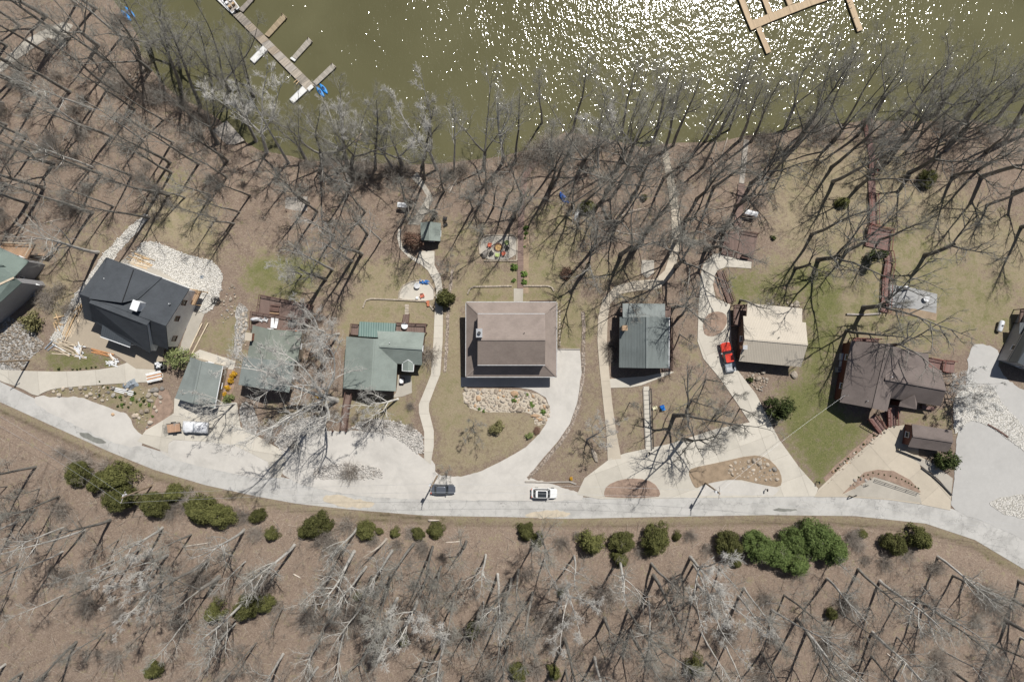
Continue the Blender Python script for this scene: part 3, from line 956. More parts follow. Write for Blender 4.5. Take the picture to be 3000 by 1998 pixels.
W1L = [(1228,736),(1222,765),(1254,793),(1273,828),(1278,851),(1274,911),(1270,1000),(1263,1096),(1251,1127),(1227,1185),(1228,1210),(1243,1265),(1243,1345)]
W1R = [(1273,736),(1273,777),(1292,812),(1297,850),(1298,911),(1297,1000),(1290,1096),(1276,1131),(1257,1182),(1257,1204),(1271,1261),(1271,1306),(1262,1360)]
sheet('walkway', W1L + W1R[::-1], M['slab_conc'], 0.11, slabs=(0.0, (9, 2.4)))
sheet('walkway', strip([(1172,672),(1168,695),(1175,725),(1197,748),(1230,770)], 9), M['concrete'], 0.07)
sheet('walkway', [(1193,657),(1225,620),(1242,592),(1250,575),(1238,555),(1218,535),(1203,520),(1222,505),(1245,540),(1265,570),(1268,590),(1255,615),(1228,660)], M['concrete_old'], 0.06, 0.06)
sheet('patio', [(1169,880),(1172,855),(1182,838),(1205,826),(1232,822),(1258,832),(1270,848),(1272,868),(1268,882)], M['concrete'], 0.09, 0, 1)
sheet('fire_pit_patio', [(1408,708),(1422,692),(1504,692),(1513,702),(1511,761),(1418,761),(1406,745)], M['concrete_old'], 0.12, 0, 1)
sheet('walkway', strip([(1945,436),(1954,480),(1966,540),(1978,620),(1981,690),(1975,750),(1958,800),(1925,832),(1860,838),(1808,850),(1776,885),(1766,930),(1764,1000),(1770,1080),(1780,1180),(1790,1260),(1800,1345)], [18,20,22,24,26,26,26,30,30,26,26,28,28,27,26,28,40]), M['slab_tan2'], 0.10, slabs=(0.05, (9, 3.0)))
sheet('walkway', [(1785,1110),(1890,1102),(1960,1088),(1975,1090),(1925,1110),(1880,1128),(1850,1134),(1788,1136)], M['concrete'], 0.12)
sheet('concrete_pad', [(1880,762),(1916,763),(1916,800),(1895,815),(1878,800)], M['concrete_old'], 0.09)
EAST = [(1690,1448),(1712,1400),(1787,1343),(1832,1327),(1960,1300),(2100,1255),(2196,1237),(2165,1190),(2110,1110),(2060,1050),(2043,1000),(2047,883),(2053,803),(2061,771),(2090,745),(2112,743),(2202,763),(2200,787),(2128,782),(2100,793),(2088,835),(2096,873),(2138,892),(2142,1000),(2157,1080),(2215,1155),(2250,1225),(2282,1287),(2340,1367),(2396,1430),(2388,1453),(2262,1455),(2000,1458),(1755,1461)]
sheet('driveway', EAST, M['slab_conc'], 0.10, cell=1.5, slabs=(0.35, 4.6))
sheet('driveway', [(2397,1432),(2473,1360),(2537,1306),(2588,1261),(2610,1249),(2655,1244),(2690,1262),(2690,1330),(2695,1368),(2728,1395),(2760,1427),(2786,1450),(2783,1494),(2700,1477),(2600,1463),(2473,1455),(2385,1455)], M['slab_tan2'], 0.10, slabs=(0.72, 4.8))
sheet('driveway', [(2846,1006),(2890,1008),(2930,1030),(2926,1085),(2960,1120),(3000,1145),(3080,1170),(3080,1625),(3000,1582),(2880,1526),(2786,1494),(2790,1440),(2797,1380),(2800,1300),(2812,1240),(2820,1180),(2832,1110),(2834,1060)], M['greydrive'], 0.08, 0.3, 1)
sheet('white_stone_bed', [(2790,1200),(2800,1150),(2850,1125),(2905,1130),(2940,1190),(3000,1250),(3060,1290),(3060,1350),(3000,1322),(2950,1284),(2890,1242),(2840,1230),(2812,1262),(2795,1270)], M['whitegravel'], 0.15, 0.35, 1)
sheet('white_stone_bed', [(2890,1478),(2920,1458),(3000,1446),(3060,1440),(3060,1535),(3000,1522),(2930,1500)], M['whitegravel'], 0.14, 0.3, 1)
sheet('white_stone_bed', [(386,745),(424,707),(462,710),(542,745),(622,765),(654,803),(647,851),(638,883),(619,910),(596,918),(570,900),(560,850),(470,790),(386,768)], M['whitegravel'], 0.06, 0.3, 1)
sheet('white_stone_swale', strip([(432,632),(400,665),(362,703),(318,752),(278,818),(235,872),(200,935),(160,1005)], [16,24,28,34,36,36,32,34]), M['whitegravel'], 0.05, 0.3)
sheet('gravel_lane', [(-80,915),(0,925),(60,940),(110,985),(132,1015),(90,1050),(62,1092),(0,1105),(-80,1100)], M['greygravel'], 0.05, 0.4, 1)
sheet('concrete_apron', [(380,745),(560,840),(610,880),(575,990),(540,1040),(520,1040),(560,920),(350,770)], M['concrete_old'], 0.045, 0.2)
sheet('river_stone_bed', [(800,1290),(850,1235),(930,1215),(960,1255),(940,1268),(880,1280),(845,1300),(832,1330)], M['riverstone'], 0.10, 0.3, 1)
sheet('river_stone_bed', [(1030,1255),(1060,1228),(1100,1225),(1170,1235),(1215,1255),(1242,1280),(1240,1330),(1215,1325),(1190,1300),(1150,1275),(1090,1265)], M['riverstone'], 0.12, 0.25, 1)
sheet('river_stone_bed', [(912,1396),(928,1370),(973,1357),(1068,1360),(1120,1376),(1120,1398),(1050,1404),(960,1402)], M['riverstone'], 0.13, 0.3, 1)
sheet('gravel_bed', [(700,1180),(730,1170),(760,1230),(745,1290),(705,1250)], M['greygravel'], 0.07, 0.3, 1)
sheet('gravel_bed', [(690,880),(730,905),(720,990),(700,1050),(685,1040),(690,960)], M['greygravel'], 0.05, 0.4, 1)
sheet('planting_island', [(1768,1445),(1777,1421),(1819,1403),(1870,1400),(1914,1411),(1936,1443),(1927,1457),(1774,1457)], M['mulch2'], 0.19, 0, 1, skirt=0.3)
sheet('planting_island', [(2015,1383),(2026,1370),(2106,1354),(2200,1332),(2245,1338),(2279,1370),(2291,1402),(2285,1427),(2240,1420),(2150,1400),(2060,1418),(2040,1430),(2030,1420)], M['soil'], 0.19, 0, 1, skirt=0.3)
sheet('gravel_verge', [(2048,1430),(2080,1412),(2150,1404),(2240,1422),(2285,1430),(2268,1450),(2052,1452)], M['packed'], 0.15, 0.1)
sheet('planting_island', [(2467,1446),(2492,1421),(2531,1383),(2569,1375),(2617,1379),(2665,1405),(2696,1440),(2690,1442),(2600,1408),(2560,1396),(2500,1430)], M['mulch2'], 0.2, 0, 0, skirt=0.3)
sheet('concrete_pad', [(2472,1449),(2500,1431),(2560,1397),(2600,1409),(2690,1443),(2699,1472),(2600,1460)], M['concrete_old'], 0.15)
sheet('planting_bed', [(2058,960),(2062,935),(2080,915),(2110,912),(2130,925),(2128,955),(2100,985),(2065,985)], M['mulch2'], 0.14, 0, 1)
sheet('planting_bed', [(2093,800),(2120,790),(2133,850),(2140,890),(2105,875),(2090,840)], M['mulch2'], 0.06, 0, 1)
sheet('planting_bed', [(2598,1258),(2540,1312),(2480,1362),(2420,1415),(2412,1400),(2450,1360),(2520,1300),(2560,1262)], M['mulch2'], 0.05, 0.1)
sheet('planting_bed', [(420,1275),(470,1240),(505,1215),(510,1175),(480,1130),(460,1160),(440,1220)], M['mulch2'], 0.05, 0.3, 1)
sheet('planting_bed', [(2640,1320),(2690,1335),(2720,1350),(2790,1400),(2786,1445),(2745,1400),(2700,1365)], M['concrete_old'], 0.13, 0.1)
sheet('planting_bed', [(660,1060),(690,1070),(688,1130),(668,1180),(640,1175),(660,1120)], M['mulch2'], 0.06, 0.2)
sheet('planting_bed', [(1530,640),(1550,640),(1548,860),(1530,860)], M['soil'], 0.05, 0.1)
sheet('planting_bed', [(2595,905),(2680,900),(2745,915),(2742,940),(2680,928),(2600,920)], M['soil'], 0.09, 0.15)
sheet('flagstone_walk', [(1505,845),(1533,845),(1532,885),(1505,885)], M['concrete_old'], 0.07)
sheet('flagstone_patio', [(1168,1098),(1205,1100),(1207,1150),(1190,1158),(1150,1165),(1160,1150)], M['concrete_old'], 0.07, 0.1)
sheet('terrace_slab', [(2598,833),(2680,845),(2745,862),(2742,918),(2680,905),(2592,900)], M['terrace_conc'], 0.11)
sheet('concrete_pad', [(85,110),(140,85),(190,65),(215,75),(190,110),(195,135),(180,145),(165,118),(140,112),(100,140),(0,215),(0,185)], M['concrete_old'], 0.07, 0.25)
sheet('sand_patch', [(945,1455),(960,1448),(1010,1450),(1050,1465),(1110,1475),(1060,1488),(1000,1485),(950,1472)], M['patch'], 0.085, 0.35, 1)
sheet('sand_patch', [(1530,1510),(1570,1496),(1640,1494),(1680,1503),(1650,1514),(1570,1517)], M['patch'], 0.10, 0.3, 1)
sheet('damp_patch', [(228,1262),(255,1268),(300,1288),(316,1300),(290,1298),(262,1290),(240,1278)], M['puddle'], 0.095, 0.3, 1)
sheet('damp_patch', [(2260,1490),(2300,1488),(2340,1492),(2320,1497),(2270,1497)], M['puddle'], 0.085, 0.2, 1)
# ------------------------------------------------------------------ buildings
def Z(o, sc, x, y):
    """pixel inside an enlarged view with origin o and scale sc -> photograph pixel"""
    return (o[0] + x / sc, o[1] + y / sc)

def lerp(a, b, t): return a + (b - a) * t

def slab(T, name, poly, mat, th=0.18, smooth=False):
    return MB().prism(poly, -th).build(name, mat, T)

def window(T, a, b, z, wd, ht, t, frame_mat, out=0.04):
    """window on the wall line a-b (world, plan) at fraction t"""
    a = Vector((a[0], a[1], 0)); b = Vector((b[0], b[1], 0))
    d = (b - a).normalized(); n = Vector((d.y, -d.x, 0))
    c = lerp(a, b, t) + Vector((0, 0, z))
    rz = math.atan2(d.y, d.x)
    f = MB()
    fw = 0.09
    p = c + n * (out * 0.5)
    for sx in (-1, 1):
        f.box(p + d * sx * (wd / 2 - fw / 2), (fw, 0.1 + out, ht), rz)
    for sz in (-1, 1):
        f.box(p + Vector((0, 0, sz * (ht / 2 - fw / 2))), (wd - 2 * fw - 0.002, 0.096 + out, fw), rz)
    w_ = f.build('window', frame_mat, T)
    MB().box(p - n * 0.02, (wd - 2 * fw, 0.05, ht - 2 * fw), rz).build('pane', M['glass'], w_)
    MB().box(p + n * 0.05 - Vector((0, 0, ht / 2 + 0.04)), (wd + 0.12, 0.14, 0.06), rz).build('sill', frame_mat, w_)

def door(T, a, b, z, t, mat, wd=1.0, ht=2.05):
    a = Vector((a[0], a[1], 0)); b = Vector((b[0], b[1], 0))
    d = (b - a).normalized(); n = Vector((d.y, -d.x, 0))
    c = lerp(a, b, t) + Vector((0, 0, z + ht / 2))
    rz = math.atan2(d.y, d.x)
    o = MB().box(c + n * 0.03, (wd, 0.1, ht), rz).build('door', mat, T)
    MB().box(c + n * 0.1 + d * (wd * 0.38), (0.06, 0.06, 0.12), rz).build('handle', M['steel'], o)

def gable(T, z0, ridge, hr, left, hl, right, hrr, roofm, wallm, ov=0.45, th=0.16, zb=None, wins=True, cap=None, trim=None, frame=None, gut=True):
    """roof of two slopes from photograph pixels: ridge=(A,B), left=(A side,B side), right=..."""
    A, B = [Pz(u, v, z0 + hr) for u, v in ridge]
    C, D = [Pz(u, v, z0 + hl) for u, v in left]
    E, F = [Pz(u, v, z0 + hrr) for u, v in right]
    rm = roofm if isinstance(roofm, (list, tuple)) else (roofm, roofm)
    s1 = [A, B, D, C]; s2 = [B, A, E, F]
    for s, m in ((s1, rm[0]), (s2, rm[1])):
        nrm = (s[1] - s[0]).cross(s[2] - s[0])
        if nrm.z < 0: s = s[::-1]
        slab(T, 'roof_slope', s, m, th)
    if cap:
        MB().beam(A + Vector((0, 0, .03)), B + Vector((0, 0, .03)), 0.32, 0.10).build('ridge_cap', cap, T)
    if trim:
        f = MB()
        for p, q in ((C, D), (E, F), (A, C), (A, E), (B, D), (B, F)):
            mid = (A + B + C + D + E + F) / 6
            o1 = Vector((((p + q) / 2 - mid).x, ((p + q) / 2 - mid).y, 0)).normalized() * 0.05
            f.beam(p + o1 - Vector((0, 0, .075)), q + o1 - Vector((0, 0, .075)), 0.1, 0.17)
        f.build('fascia', trim, T)
    L = (B - A).length; t = ov / L
    A2, B2 = lerp(A, B, t), lerp(B, A, t)
    C2, D2 = lerp(C, D, t), lerp(D, C, t)
    E2, F2 = lerp(E, F, t), lerp(F, E, t)
    def ins(e, r):
        h = Vector((r.x - e.x, r.y - e.y)).length
        return lerp(e, r, min(0.4, ov / max(h, 0.1)))
    C3, D3, E3, F3 = ins(C2, A2), ins(D2, B2), ins(E2, A2), ins(F2, B2)
    dn = Vector((0, 0, -th - 0.015))
    A3, B3, C3, D3, E3, F3 = [p + dn for p in (A2, B2, C3, D3, E3, F3)]
    if zb is None:
        zb = min(tz(p.x, p.y) for p in (C3, D3, E3, F3)) - 0.4
    bt = [Vector((p.x, p.y, zb)) for p in (C3, E3, F3, D3)]
    vs = [A3, B3, C3, D3, E3, F3] + bt            # 0A 1B 2C 3D 4E 5F 6c 7e 8f 9d
    fs = [(0, 4, 7, 6, 2), (1, 3, 9, 8, 5), (2, 6, 9, 3), (4, 5, 8, 7), (0, 2, 3, 1), (0, 1, 5, 4), (6, 7, 8, 9)]
    bm = MB().add(vs, fs)
    wo = bm.build('wall', wallm, T)
    me = wo.data
    b_ = bmesh.new(); b_.from_mesh(me); bmesh.ops.recalc_face_normals(b_, faces=b_.faces); b_.to_mesh(me); b_.free()
    if wins:
        fm = frame or M['whitetrim']
        cen = (C3 + D3 + E3 + F3) / 4
        for p, q in ((C3, D3), (F3, E3), (E3, C3), (D3, F3)):
            a, b2 = p, q
            d = Vector((b2.x - a.x, b2.y - a.y, 0))
            n = Vector((d.y, -d.x, 0))
            if n.dot(Vector((a.x - cen.x, a.y - cen.y, 0))) < 0: a, b2 = b2, a
            top = min(p.z, q.z); gz = tz((p.x + q.x) / 2, (p.y + q.y) / 2)
            if top - gz > 1.7:
                zc = max(gz + 1.3, top - 1.25)
                ln = d.length
                for k in range(max(1, min(3, int(ln / 4)))):
                    nn = max(1, min(3, int(ln / 4)))
                    window(T, a, b2, zc, 1.1, 1.2, (k + 0.5) / nn, fm)
    return dict(A=A, B=B, C=C, D=D, E=E, F=F, w=(C3, D3, F3, E3), zb=zb)

def railing(par, pts, mat, h=1.0, name='railing', bal=0.22, closed=False):
    """posts, two rails and balusters along 3D floor points"""
    b = MB()
    pts = [Vector(p) for p in pts]
    seq = list(zip(pts[:-1], pts[1:]))
    for a, c in seq:
        L = (c - a).length
        n = max(1, int(L / 1.8))
        for i in range(n + 1):
            p = lerp(a, c, i / n)
            b.box(p + Vector((0, 0, h / 2)), (0.1, 0.1, h), math.atan2((c - a).y, (c - a).x))
        up = Vector((0, 0, h))
        b.beam(a + up + Vector((0, 0, .03)), c + up + Vector((0, 0, .03)), 0.14, 0.045)
        b.beam(a + Vector((0, 0, .12)), c + Vector((0, 0, .12)), 0.05, 0.08)
        k = int(L / bal)
        for i in range(1, k):
            p = lerp(a, c, i / k)
            b.box(p + Vector((0, 0, h / 2 + .05)), (0.04, 0.04, h - 0.16), 0)
    return b.build(name, mat, par)

def deck(T, px, z, mat, framem, rails=(), h=1.0, name='deck', th=0.14, railmat=None):
    poly = [Pz(u, v, z) for u, v in px]
    d = MB().prism(poly[::-1] if (poly[1] - poly[0]).cross(poly[2] - poly[0]).z < 0 else poly, -th).build(name, mat, T)
    c = sum(poly, Vector()) / len(poly)
    for p in poly:
        q = lerp(p, c, 0.06)
        g = tz(q.x, q.y) - 0.3
        if z - th - g > 0.15:
            MB().box((q.x, q.y, (z - th + g) / 2), (0.15, 0.15, z - th - g)).build('deck_post', framem, d)
    for r in rails:
        railing(d, [lerp(poly[i], c, 0.015) for i in r], railmat or framem, h)
    return d

def stairs(T, a, b, width, mat, sm, rail=True, name='stair_flight', n=None, rm=None):
    """flight from a (top) to b (bottom), world points"""
    a = Vector(a); b = Vector(b)
    d = b - a; hd = Vector((d.x, d.y, 0)); L = hd.length; hd.normalize()
    s = Vector((-hd.y, hd.x, 0)) * (width / 2)
    n = n or max(3, int(L / 0.3))
    t = MB()
    rz = math.atan2(hd.y, hd.x)
    for i in range(n):
        p = lerp(a, b, (i + 0.5) / n)
        t.box(p, (L / n * 0.92, width, 0.05), rz)
    fl = t.build(name, mat, T)
    st = MB()
    for k in (-1, 1):
        st.beam(a + s * k * 1.04 - Vector((0, 0, .12)), b + s * k * 1.04 - Vector((0, 0, .12)), 0.06, 0.3)
    st.build('stringer', sm, fl)
    if rail:
        for k in (-1, 1):
            railing(fl, [a + s * k, b + s * k], rm or sm, 0.95, bal=0.4)
    return fl

def hvac(u, v, label, h=0.0):
    p = G(u, v)
    T = thing('air_conditioner', label, 'air conditioner', p)
    MB().box(p + Vector((0, 0, .05)), (1.0, 1.0, 0.12)).build('pad', M['concrete_old'], T)
    MB().box(p + Vector((0, 0, .53)), (0.8, 0.8, 0.8)).build('casing', M['steel'], T)
    c = MB()
    rng = random.Random(3)
    ring = [p + Vector((0.3 * math.cos(a), 0.3 * math.sin(a), 0.95)) for a in np.linspace(0, 2 * math.pi, 13)]
    c.tube(ring, 0.03, 5)
    c.build('fan_guard', M['black'], T)
    f = MB()
    for k in range(4):
        a = k * math.pi / 2
        f.beam(p + Vector((0, 0, .945)), p + Vector((0.26 * math.cos(a), 0.26 * math.sin(a), 0.945)), 0.1, 0.015)
    f.build('fan_blade', M['darktrim'], T)

def vent(T, u, v, z, mat, name='roof_vent', s=0.16, h=0.5):
    p = Pz(u, v, z)
    o = MB().tube([p - Vector((0, 0, .25)), p + Vector((0, 0, h))], s / 2, 8).build(name, mat, T)
    return o

# roofing
M['sh_green'] = shingle('green_shingle', (0.17, 0.21, 0.188), 0.5, 0.1)
M['sh_char'] = shingle('charcoal_shingle', (0.068, 0.075, 0.084), 0.36, 0.13)
M['sh_green2'] = shingle('sage_shingle', (0.235, 0.268, 0.244), 0.1, 0.09)
M['sh_sage'] = plain('sage_roofing', (0.205, 0.228, 0.216), 0.75, 0.1, 0.5, 4)
M['sh_sage4'] = plain('faded_sage_roofing', (0.195, 0.215, 0.185), 0.85, 0.12, 0.5, 5)
M['rib_teal'] = ribbed('teal_metal', (0.115, 0.185, 0.165), -0.04, 0.45, 0.45, 0.25)
M['sh_brown'] = shingle('brown_shingle', (0.272, 0.226, 0.199), 0.0, 0.1)
M['sh_brown2'] = shingle('darker_brown_shingle', (0.225, 0.185, 0.16), 0.0, 0.14)  # darker, more mottled copy of the brown shingle, for two roof planes
M['rib_bluegreen'] = ribbed('grey_green_metal', (0.185, 0.21, 0.205), 0.0, 0.25, 0.6, 0.3)
M['rib_tan'] = ribbed('cream_metal', (0.475, 0.425, 0.35), -0.09, 0.3, 0.6, 0.09)
M['sh_umber'] = shingle('umber_shingle', (0.165, 0.138, 0.127), 0.15, 0.1)
M['rib_dark'] = ribbed('charcoal_metal', (0.085, 0.095, 0.105), 0.5, 0.4, 0.4, 0.15)
M['sid_white'] = siding('white_siding', (0.80, 0.81, 0.83))
M['sid_grey'] = siding('grey_siding', (0.34, 0.34, 0.35))
M['sid_brown'] = siding('brown_siding', (0.16, 0.10, 0.075))
M['sid_tan'] = siding('tan_siding', (0.42, 0.36, 0.28))
M['sid_red'] = siding('dark_red_siding', (0.13, 0.05, 0.04))
M['sid_green'] = siding('green_siding', (0.10, 0.14, 0.12))
M['gutter'] = plain('pale_gutter', (0.42, 0.42, 0.42), 0.5, 0.2, 2)
M['brick'] = plain('brick', (0.30, 0.13, 0.09), 0.9, 0.25, 2, 9)

# ---- green-roofed house cut by the frame
def house_green_corner():
    o, s = (0, 680), 6.533
    z = lambda x, y: Z(o, s, x, y)
    g = G(70, 850)
    T = thing('house', 'grey-sided house with green shingle roof and blank gable wall above a tan deck', 'house', g)
    z0 = g.z
    gable(T, z0, ((-110, 874), z(270, 860)), 7.6, ((-150, 660), z(555, 560)), 4.6, ((-70, 960), z(60, 1190)), 4.8, M['sh_green'], M['sid_grey'], ov=0.25)
    gable(T, z0, ((-110, 885), z(262, 868)), 7.75, ((-120, 800), z(262, 860)), 7.6, ((-70, 950), z(415, 970)), 6.6, M['sh_green'], M['sid_grey'], ov=0.25, wins=False)
    MB().beam(Pz(-110, 884, z0 + 7.78), Pz(*z(265, 873), z0 + 7.78), 0.35, 0.1).build('ridge_cap', M['palewood'], T)
    gable(T, z0, ((-60, 760), z(60, 640)), 7.2, ((-70, 790), z(-30, 730)), 6.4, ((-60, 745), z(150, 690)), 6.3, M['sh_green'], M['sid_white'], ov=0.15, wins=False, zb=z0 + 4)
    c = Pz(*z(185, 1195), z0 + 4.2)
    deck(T, [z(80, 210), z(690, 230), z(530, 520), z(-40, 300)], z0 + 2.6, M['tan_deck'], M['palewood'], rails=((0, 1, 2),))
    MB().prism([Pz(*z(345, 905), z0 + 3.0), Pz(*z(590, 940), z0 + 2.2), Pz(*z(770, 1020), z0 + 2.2), Pz(*z(420, 985), z0 + 3.0)][::-1], -0.12).build('porch_roof', M['whitetrim'], T)
    deck(T, [z(800, 400), z(1010, 290), z(870, 470), z(640, 420)], z0 + 0.9, M['tan_deck'], M['palewood'], rails=())
    hvac(*z(690, 1195), 'small grey air conditioner beside the blank grey gable wall')
house_green_corner()

# ---- new house with charcoal roof
def house_charcoal():
    o, s = (160, 720), 4.127
    z = lambda x, y: Z(o, s, x, y)
    g = G(440, 930)
    z0 = max(g.z, G(420, 1010).z) + 0.45
    T = thing('house', 'new white-sided house with charcoal shingle roof amid building debris', 'house', g)
    R0, R1 = z(305, 585), z(1345, 970)
    rr = gable(T, z0, (R0, R1), 8.3, (z(625, 140), z(1630, 520)), 4.8, (z(360, 885), z(1372, 1255)), 3.6, M['sh_char'], M['sid_white'], ov=0.4, th=0.2, frame=M['brown_frame'], wins=False)
    # taller middle block: its ridge stands further towards the garage
    gable(T, z0, (z(415, 690), z(1115, 962)), 8.85, (z(540, 510), z(1260, 770)), 6.5, (z(455, 915), z(1160, 1300)), 3.9, M['sh_char'], M['sid_white'], ov=0.3, wins=False, zb=z0 + 1.5)
    # raised lake-side shed roof with its flank
    a, b, c, d = Pz(*z(622, 150), z0 + 5.6), Pz(*z(955, 292), z0 + 5.9), Pz(*z(815, 690), z0 + 8.75), Pz(*z(418, 640), z0 + 8.72)
    slab(T, 'roof_slope', [d, c, b, a][::-1] if (c - d).cross(b - d).z > 0 else [d, c, b, a], M['sh_char'], 0.2)
    e = Pz(*z(1300, 385), z0 + 4.95)
    f_ = [b + Vector((0, 0, -.02)), c + Vector((0, 0, -.02)), Pz(*z(1010, 645), z0 + 7.3), e]
    slab(T, 'roof_slope', f_ if (f_[1] - f_[0]).cross(f_[2] - f_[0]).z < 0 else f_, M['sh_char'], 0.1)
    MB().beam(b, c, 0.14, 0.12).build('valley_flashing', M['black'], T)
    # porch roof of dark metal over the garage front
    p = [Pz(*z(590, 862), z0 + 5.0), Pz(*z(955, 972), z0 + 5.0), Pz(*z(915, 1228), z0 + 3.3), Pz(*z(555, 1098), z0 + 3.3)]
    po = slab(T, 'porch_roof', p, M['rib_dark'], 0.14)
    MB().beam(p[2], p[3], 0.12, 0.2).build('fascia', M['whitetrim'], po)
    for k in (0.04, 0.5, 0.96):
        c_ = lerp(p[2], p[3], k)
        c_ = lerp(c_, (p[0] + p[1]) / 2, 0.08)
        gz = tz(c_.x, c_.y)
        MB().box((c_.x, c_.y, (c_.z - .2 + gz) / 2), (0.2, 0.2, c_.z - .2 - gz)).build('porch_post', M['whitetrim'], po)
    # windows on the visible gable wall
    C3, D3, F3, E3 = rr['w']
    wa, wb = D3, F3
    cen = (C3 + D3 + F3 + E3) / 4
    dv = Vector((wb.x - wa.x, wb.y - wa.y, 0))
    if Vector((dv.y, -dv.x, 0)).dot(Vector((wa.x - cen.x, wa.y - cen.y, 0))) < 0: wa, wb = wb, wa
    for t, zz in ((0.22, 4.0), (0.5, 4.2), (0.85, 2.2)):
        tt = t if (wa - D3).length < 0.01 else 1 - t
        window(T, wa, wb, z0 + zz, 1.0, 1.5, tt, M['brown_frame'])
    # board-and-batten chimney
    c0 = [Pz(*z(980, 660), z0 + 9.9), Pz(*z(1155, 692), z0 + 9.9 - 0.7), Pz(*z(1060, 800), z0 + 8.6), Pz(*z(942, 772), z0 + 9.4)]
    k = Pz(*z(985, 725), z0 + 9.2)
    ch = MB().box((k.x, k.y, z0 + 8.4), (1.15, 1.6, 2.2), -0.36).build('chimney', M['sid_white'], T)
    MB().box((k.x, k.y, z0 + 9.55), (1.35, 1.8, 0.12), -0.36).build('chimney_cap', M['whitetrim'], ch)
    for x, y, hh in ((608, 398, 6.9), (508, 697, 8.2), (1390, 702, 7.1)):
        vent(T, *z(x, y), z0 + hh, M['whitetrim'], h=0.35)
    # side porch of fresh wood
    deck(T, [z(1640, 520), z(1780, 550), z(1700, 720), z(1570, 690)], z0 + 1.2, M['tan_deck'], M['newwood'], rails=((0, 1, 2),))
    return z0
house_charcoal()

# ---- sage-roofed garage
def garage_sage():
    o, s = (480, 1020), 5.6
    z = lambda x, y: Z(o, s, x, y)
    g = G(590, 1120)
    T = thing('garage', 'detached garage with plain sage metal roof beside yellow bushes', 'garage', g)
    rr = gable(T, g.z, (z(612, 212), z(470, 905)), 4.7, (z(440, 145), z(180, 822)), 3.3, (z(970, 290), z(835, 985)), 3.2, M['sh_sage'], M['sid_tan'], ov=0.3, cap=M['sh_sage'])
    MB().beam(rr['E'] - Vector((0, 0, .06)), rr['F'] - Vector((0, 0, .06)), .12, .16).build('gutter', M['whitetrim'], T)
    C3, D3, F3, E3 = rr['w']
    door(T, D3, F3, g.z - 0.1, 0.5, M['whitetrim'], 4.2, 2.2)
garage_sage()

# ---- long green-roofed house with decks
def house_decks():
    o, s = (680, 840), 4.127
    z = lambda x, y: Z(o, s, x, y)
    g = G(790, 1040)
    z0 = max(g.z, G(780, 1150).z) + 0.45
    T = thing('house', 'long sage-roofed house with two brown decks, half hidden by a white-limbed tree', 'house', g)
    gable(T, z0, (z(462, 515), z(395, 880)), 5.2, (z(250, 465), z(180, 862)), 3.9, (z(845, 545), z(790, 905)), 3.2, M['sh_sage4'], M['sid_tan'], ov=0.35, cap=M['sh_sage4'])
    gable(T, z0, (z(432, 878), z(372, 1232)), 5.5, (z(135, 853), z(75, 1185)), 3.6, (z(760, 905), z(690, 1280)), 3.3, M['sh_sage'], M['sid_tan'], ov=0.35)
    c = Pz(*z(205, 605), z0 + 5.2)
    ch = MB().box((c.x, c.y, z0 + 2.4), (1.1, 1.3, 6.0), -0.1).build('chimney', M['brick'], T)
    MB().box((c.x, c.y, z0 + 5.46), (1.25, 1.45, 0.12), -0.1).build('chimney_cap', M['concrete_tan'], ch)
    deck(T, [z(345, 97), z(965, 222), z(905, 470), z(560, 392), z(310, 345)], z0 + 0.3, M['brown_deck'], M['brownwood'], rails=((4, 0, 1, 2),))
    deck(T, [z(240, 300), z(810, 388), z(845, 545), z(800, 580), z(225, 520)], z0 + 1.2, M['brown_deck'], M['brownwood'], rails=((4, 0, 1, 2),))
house_decks()

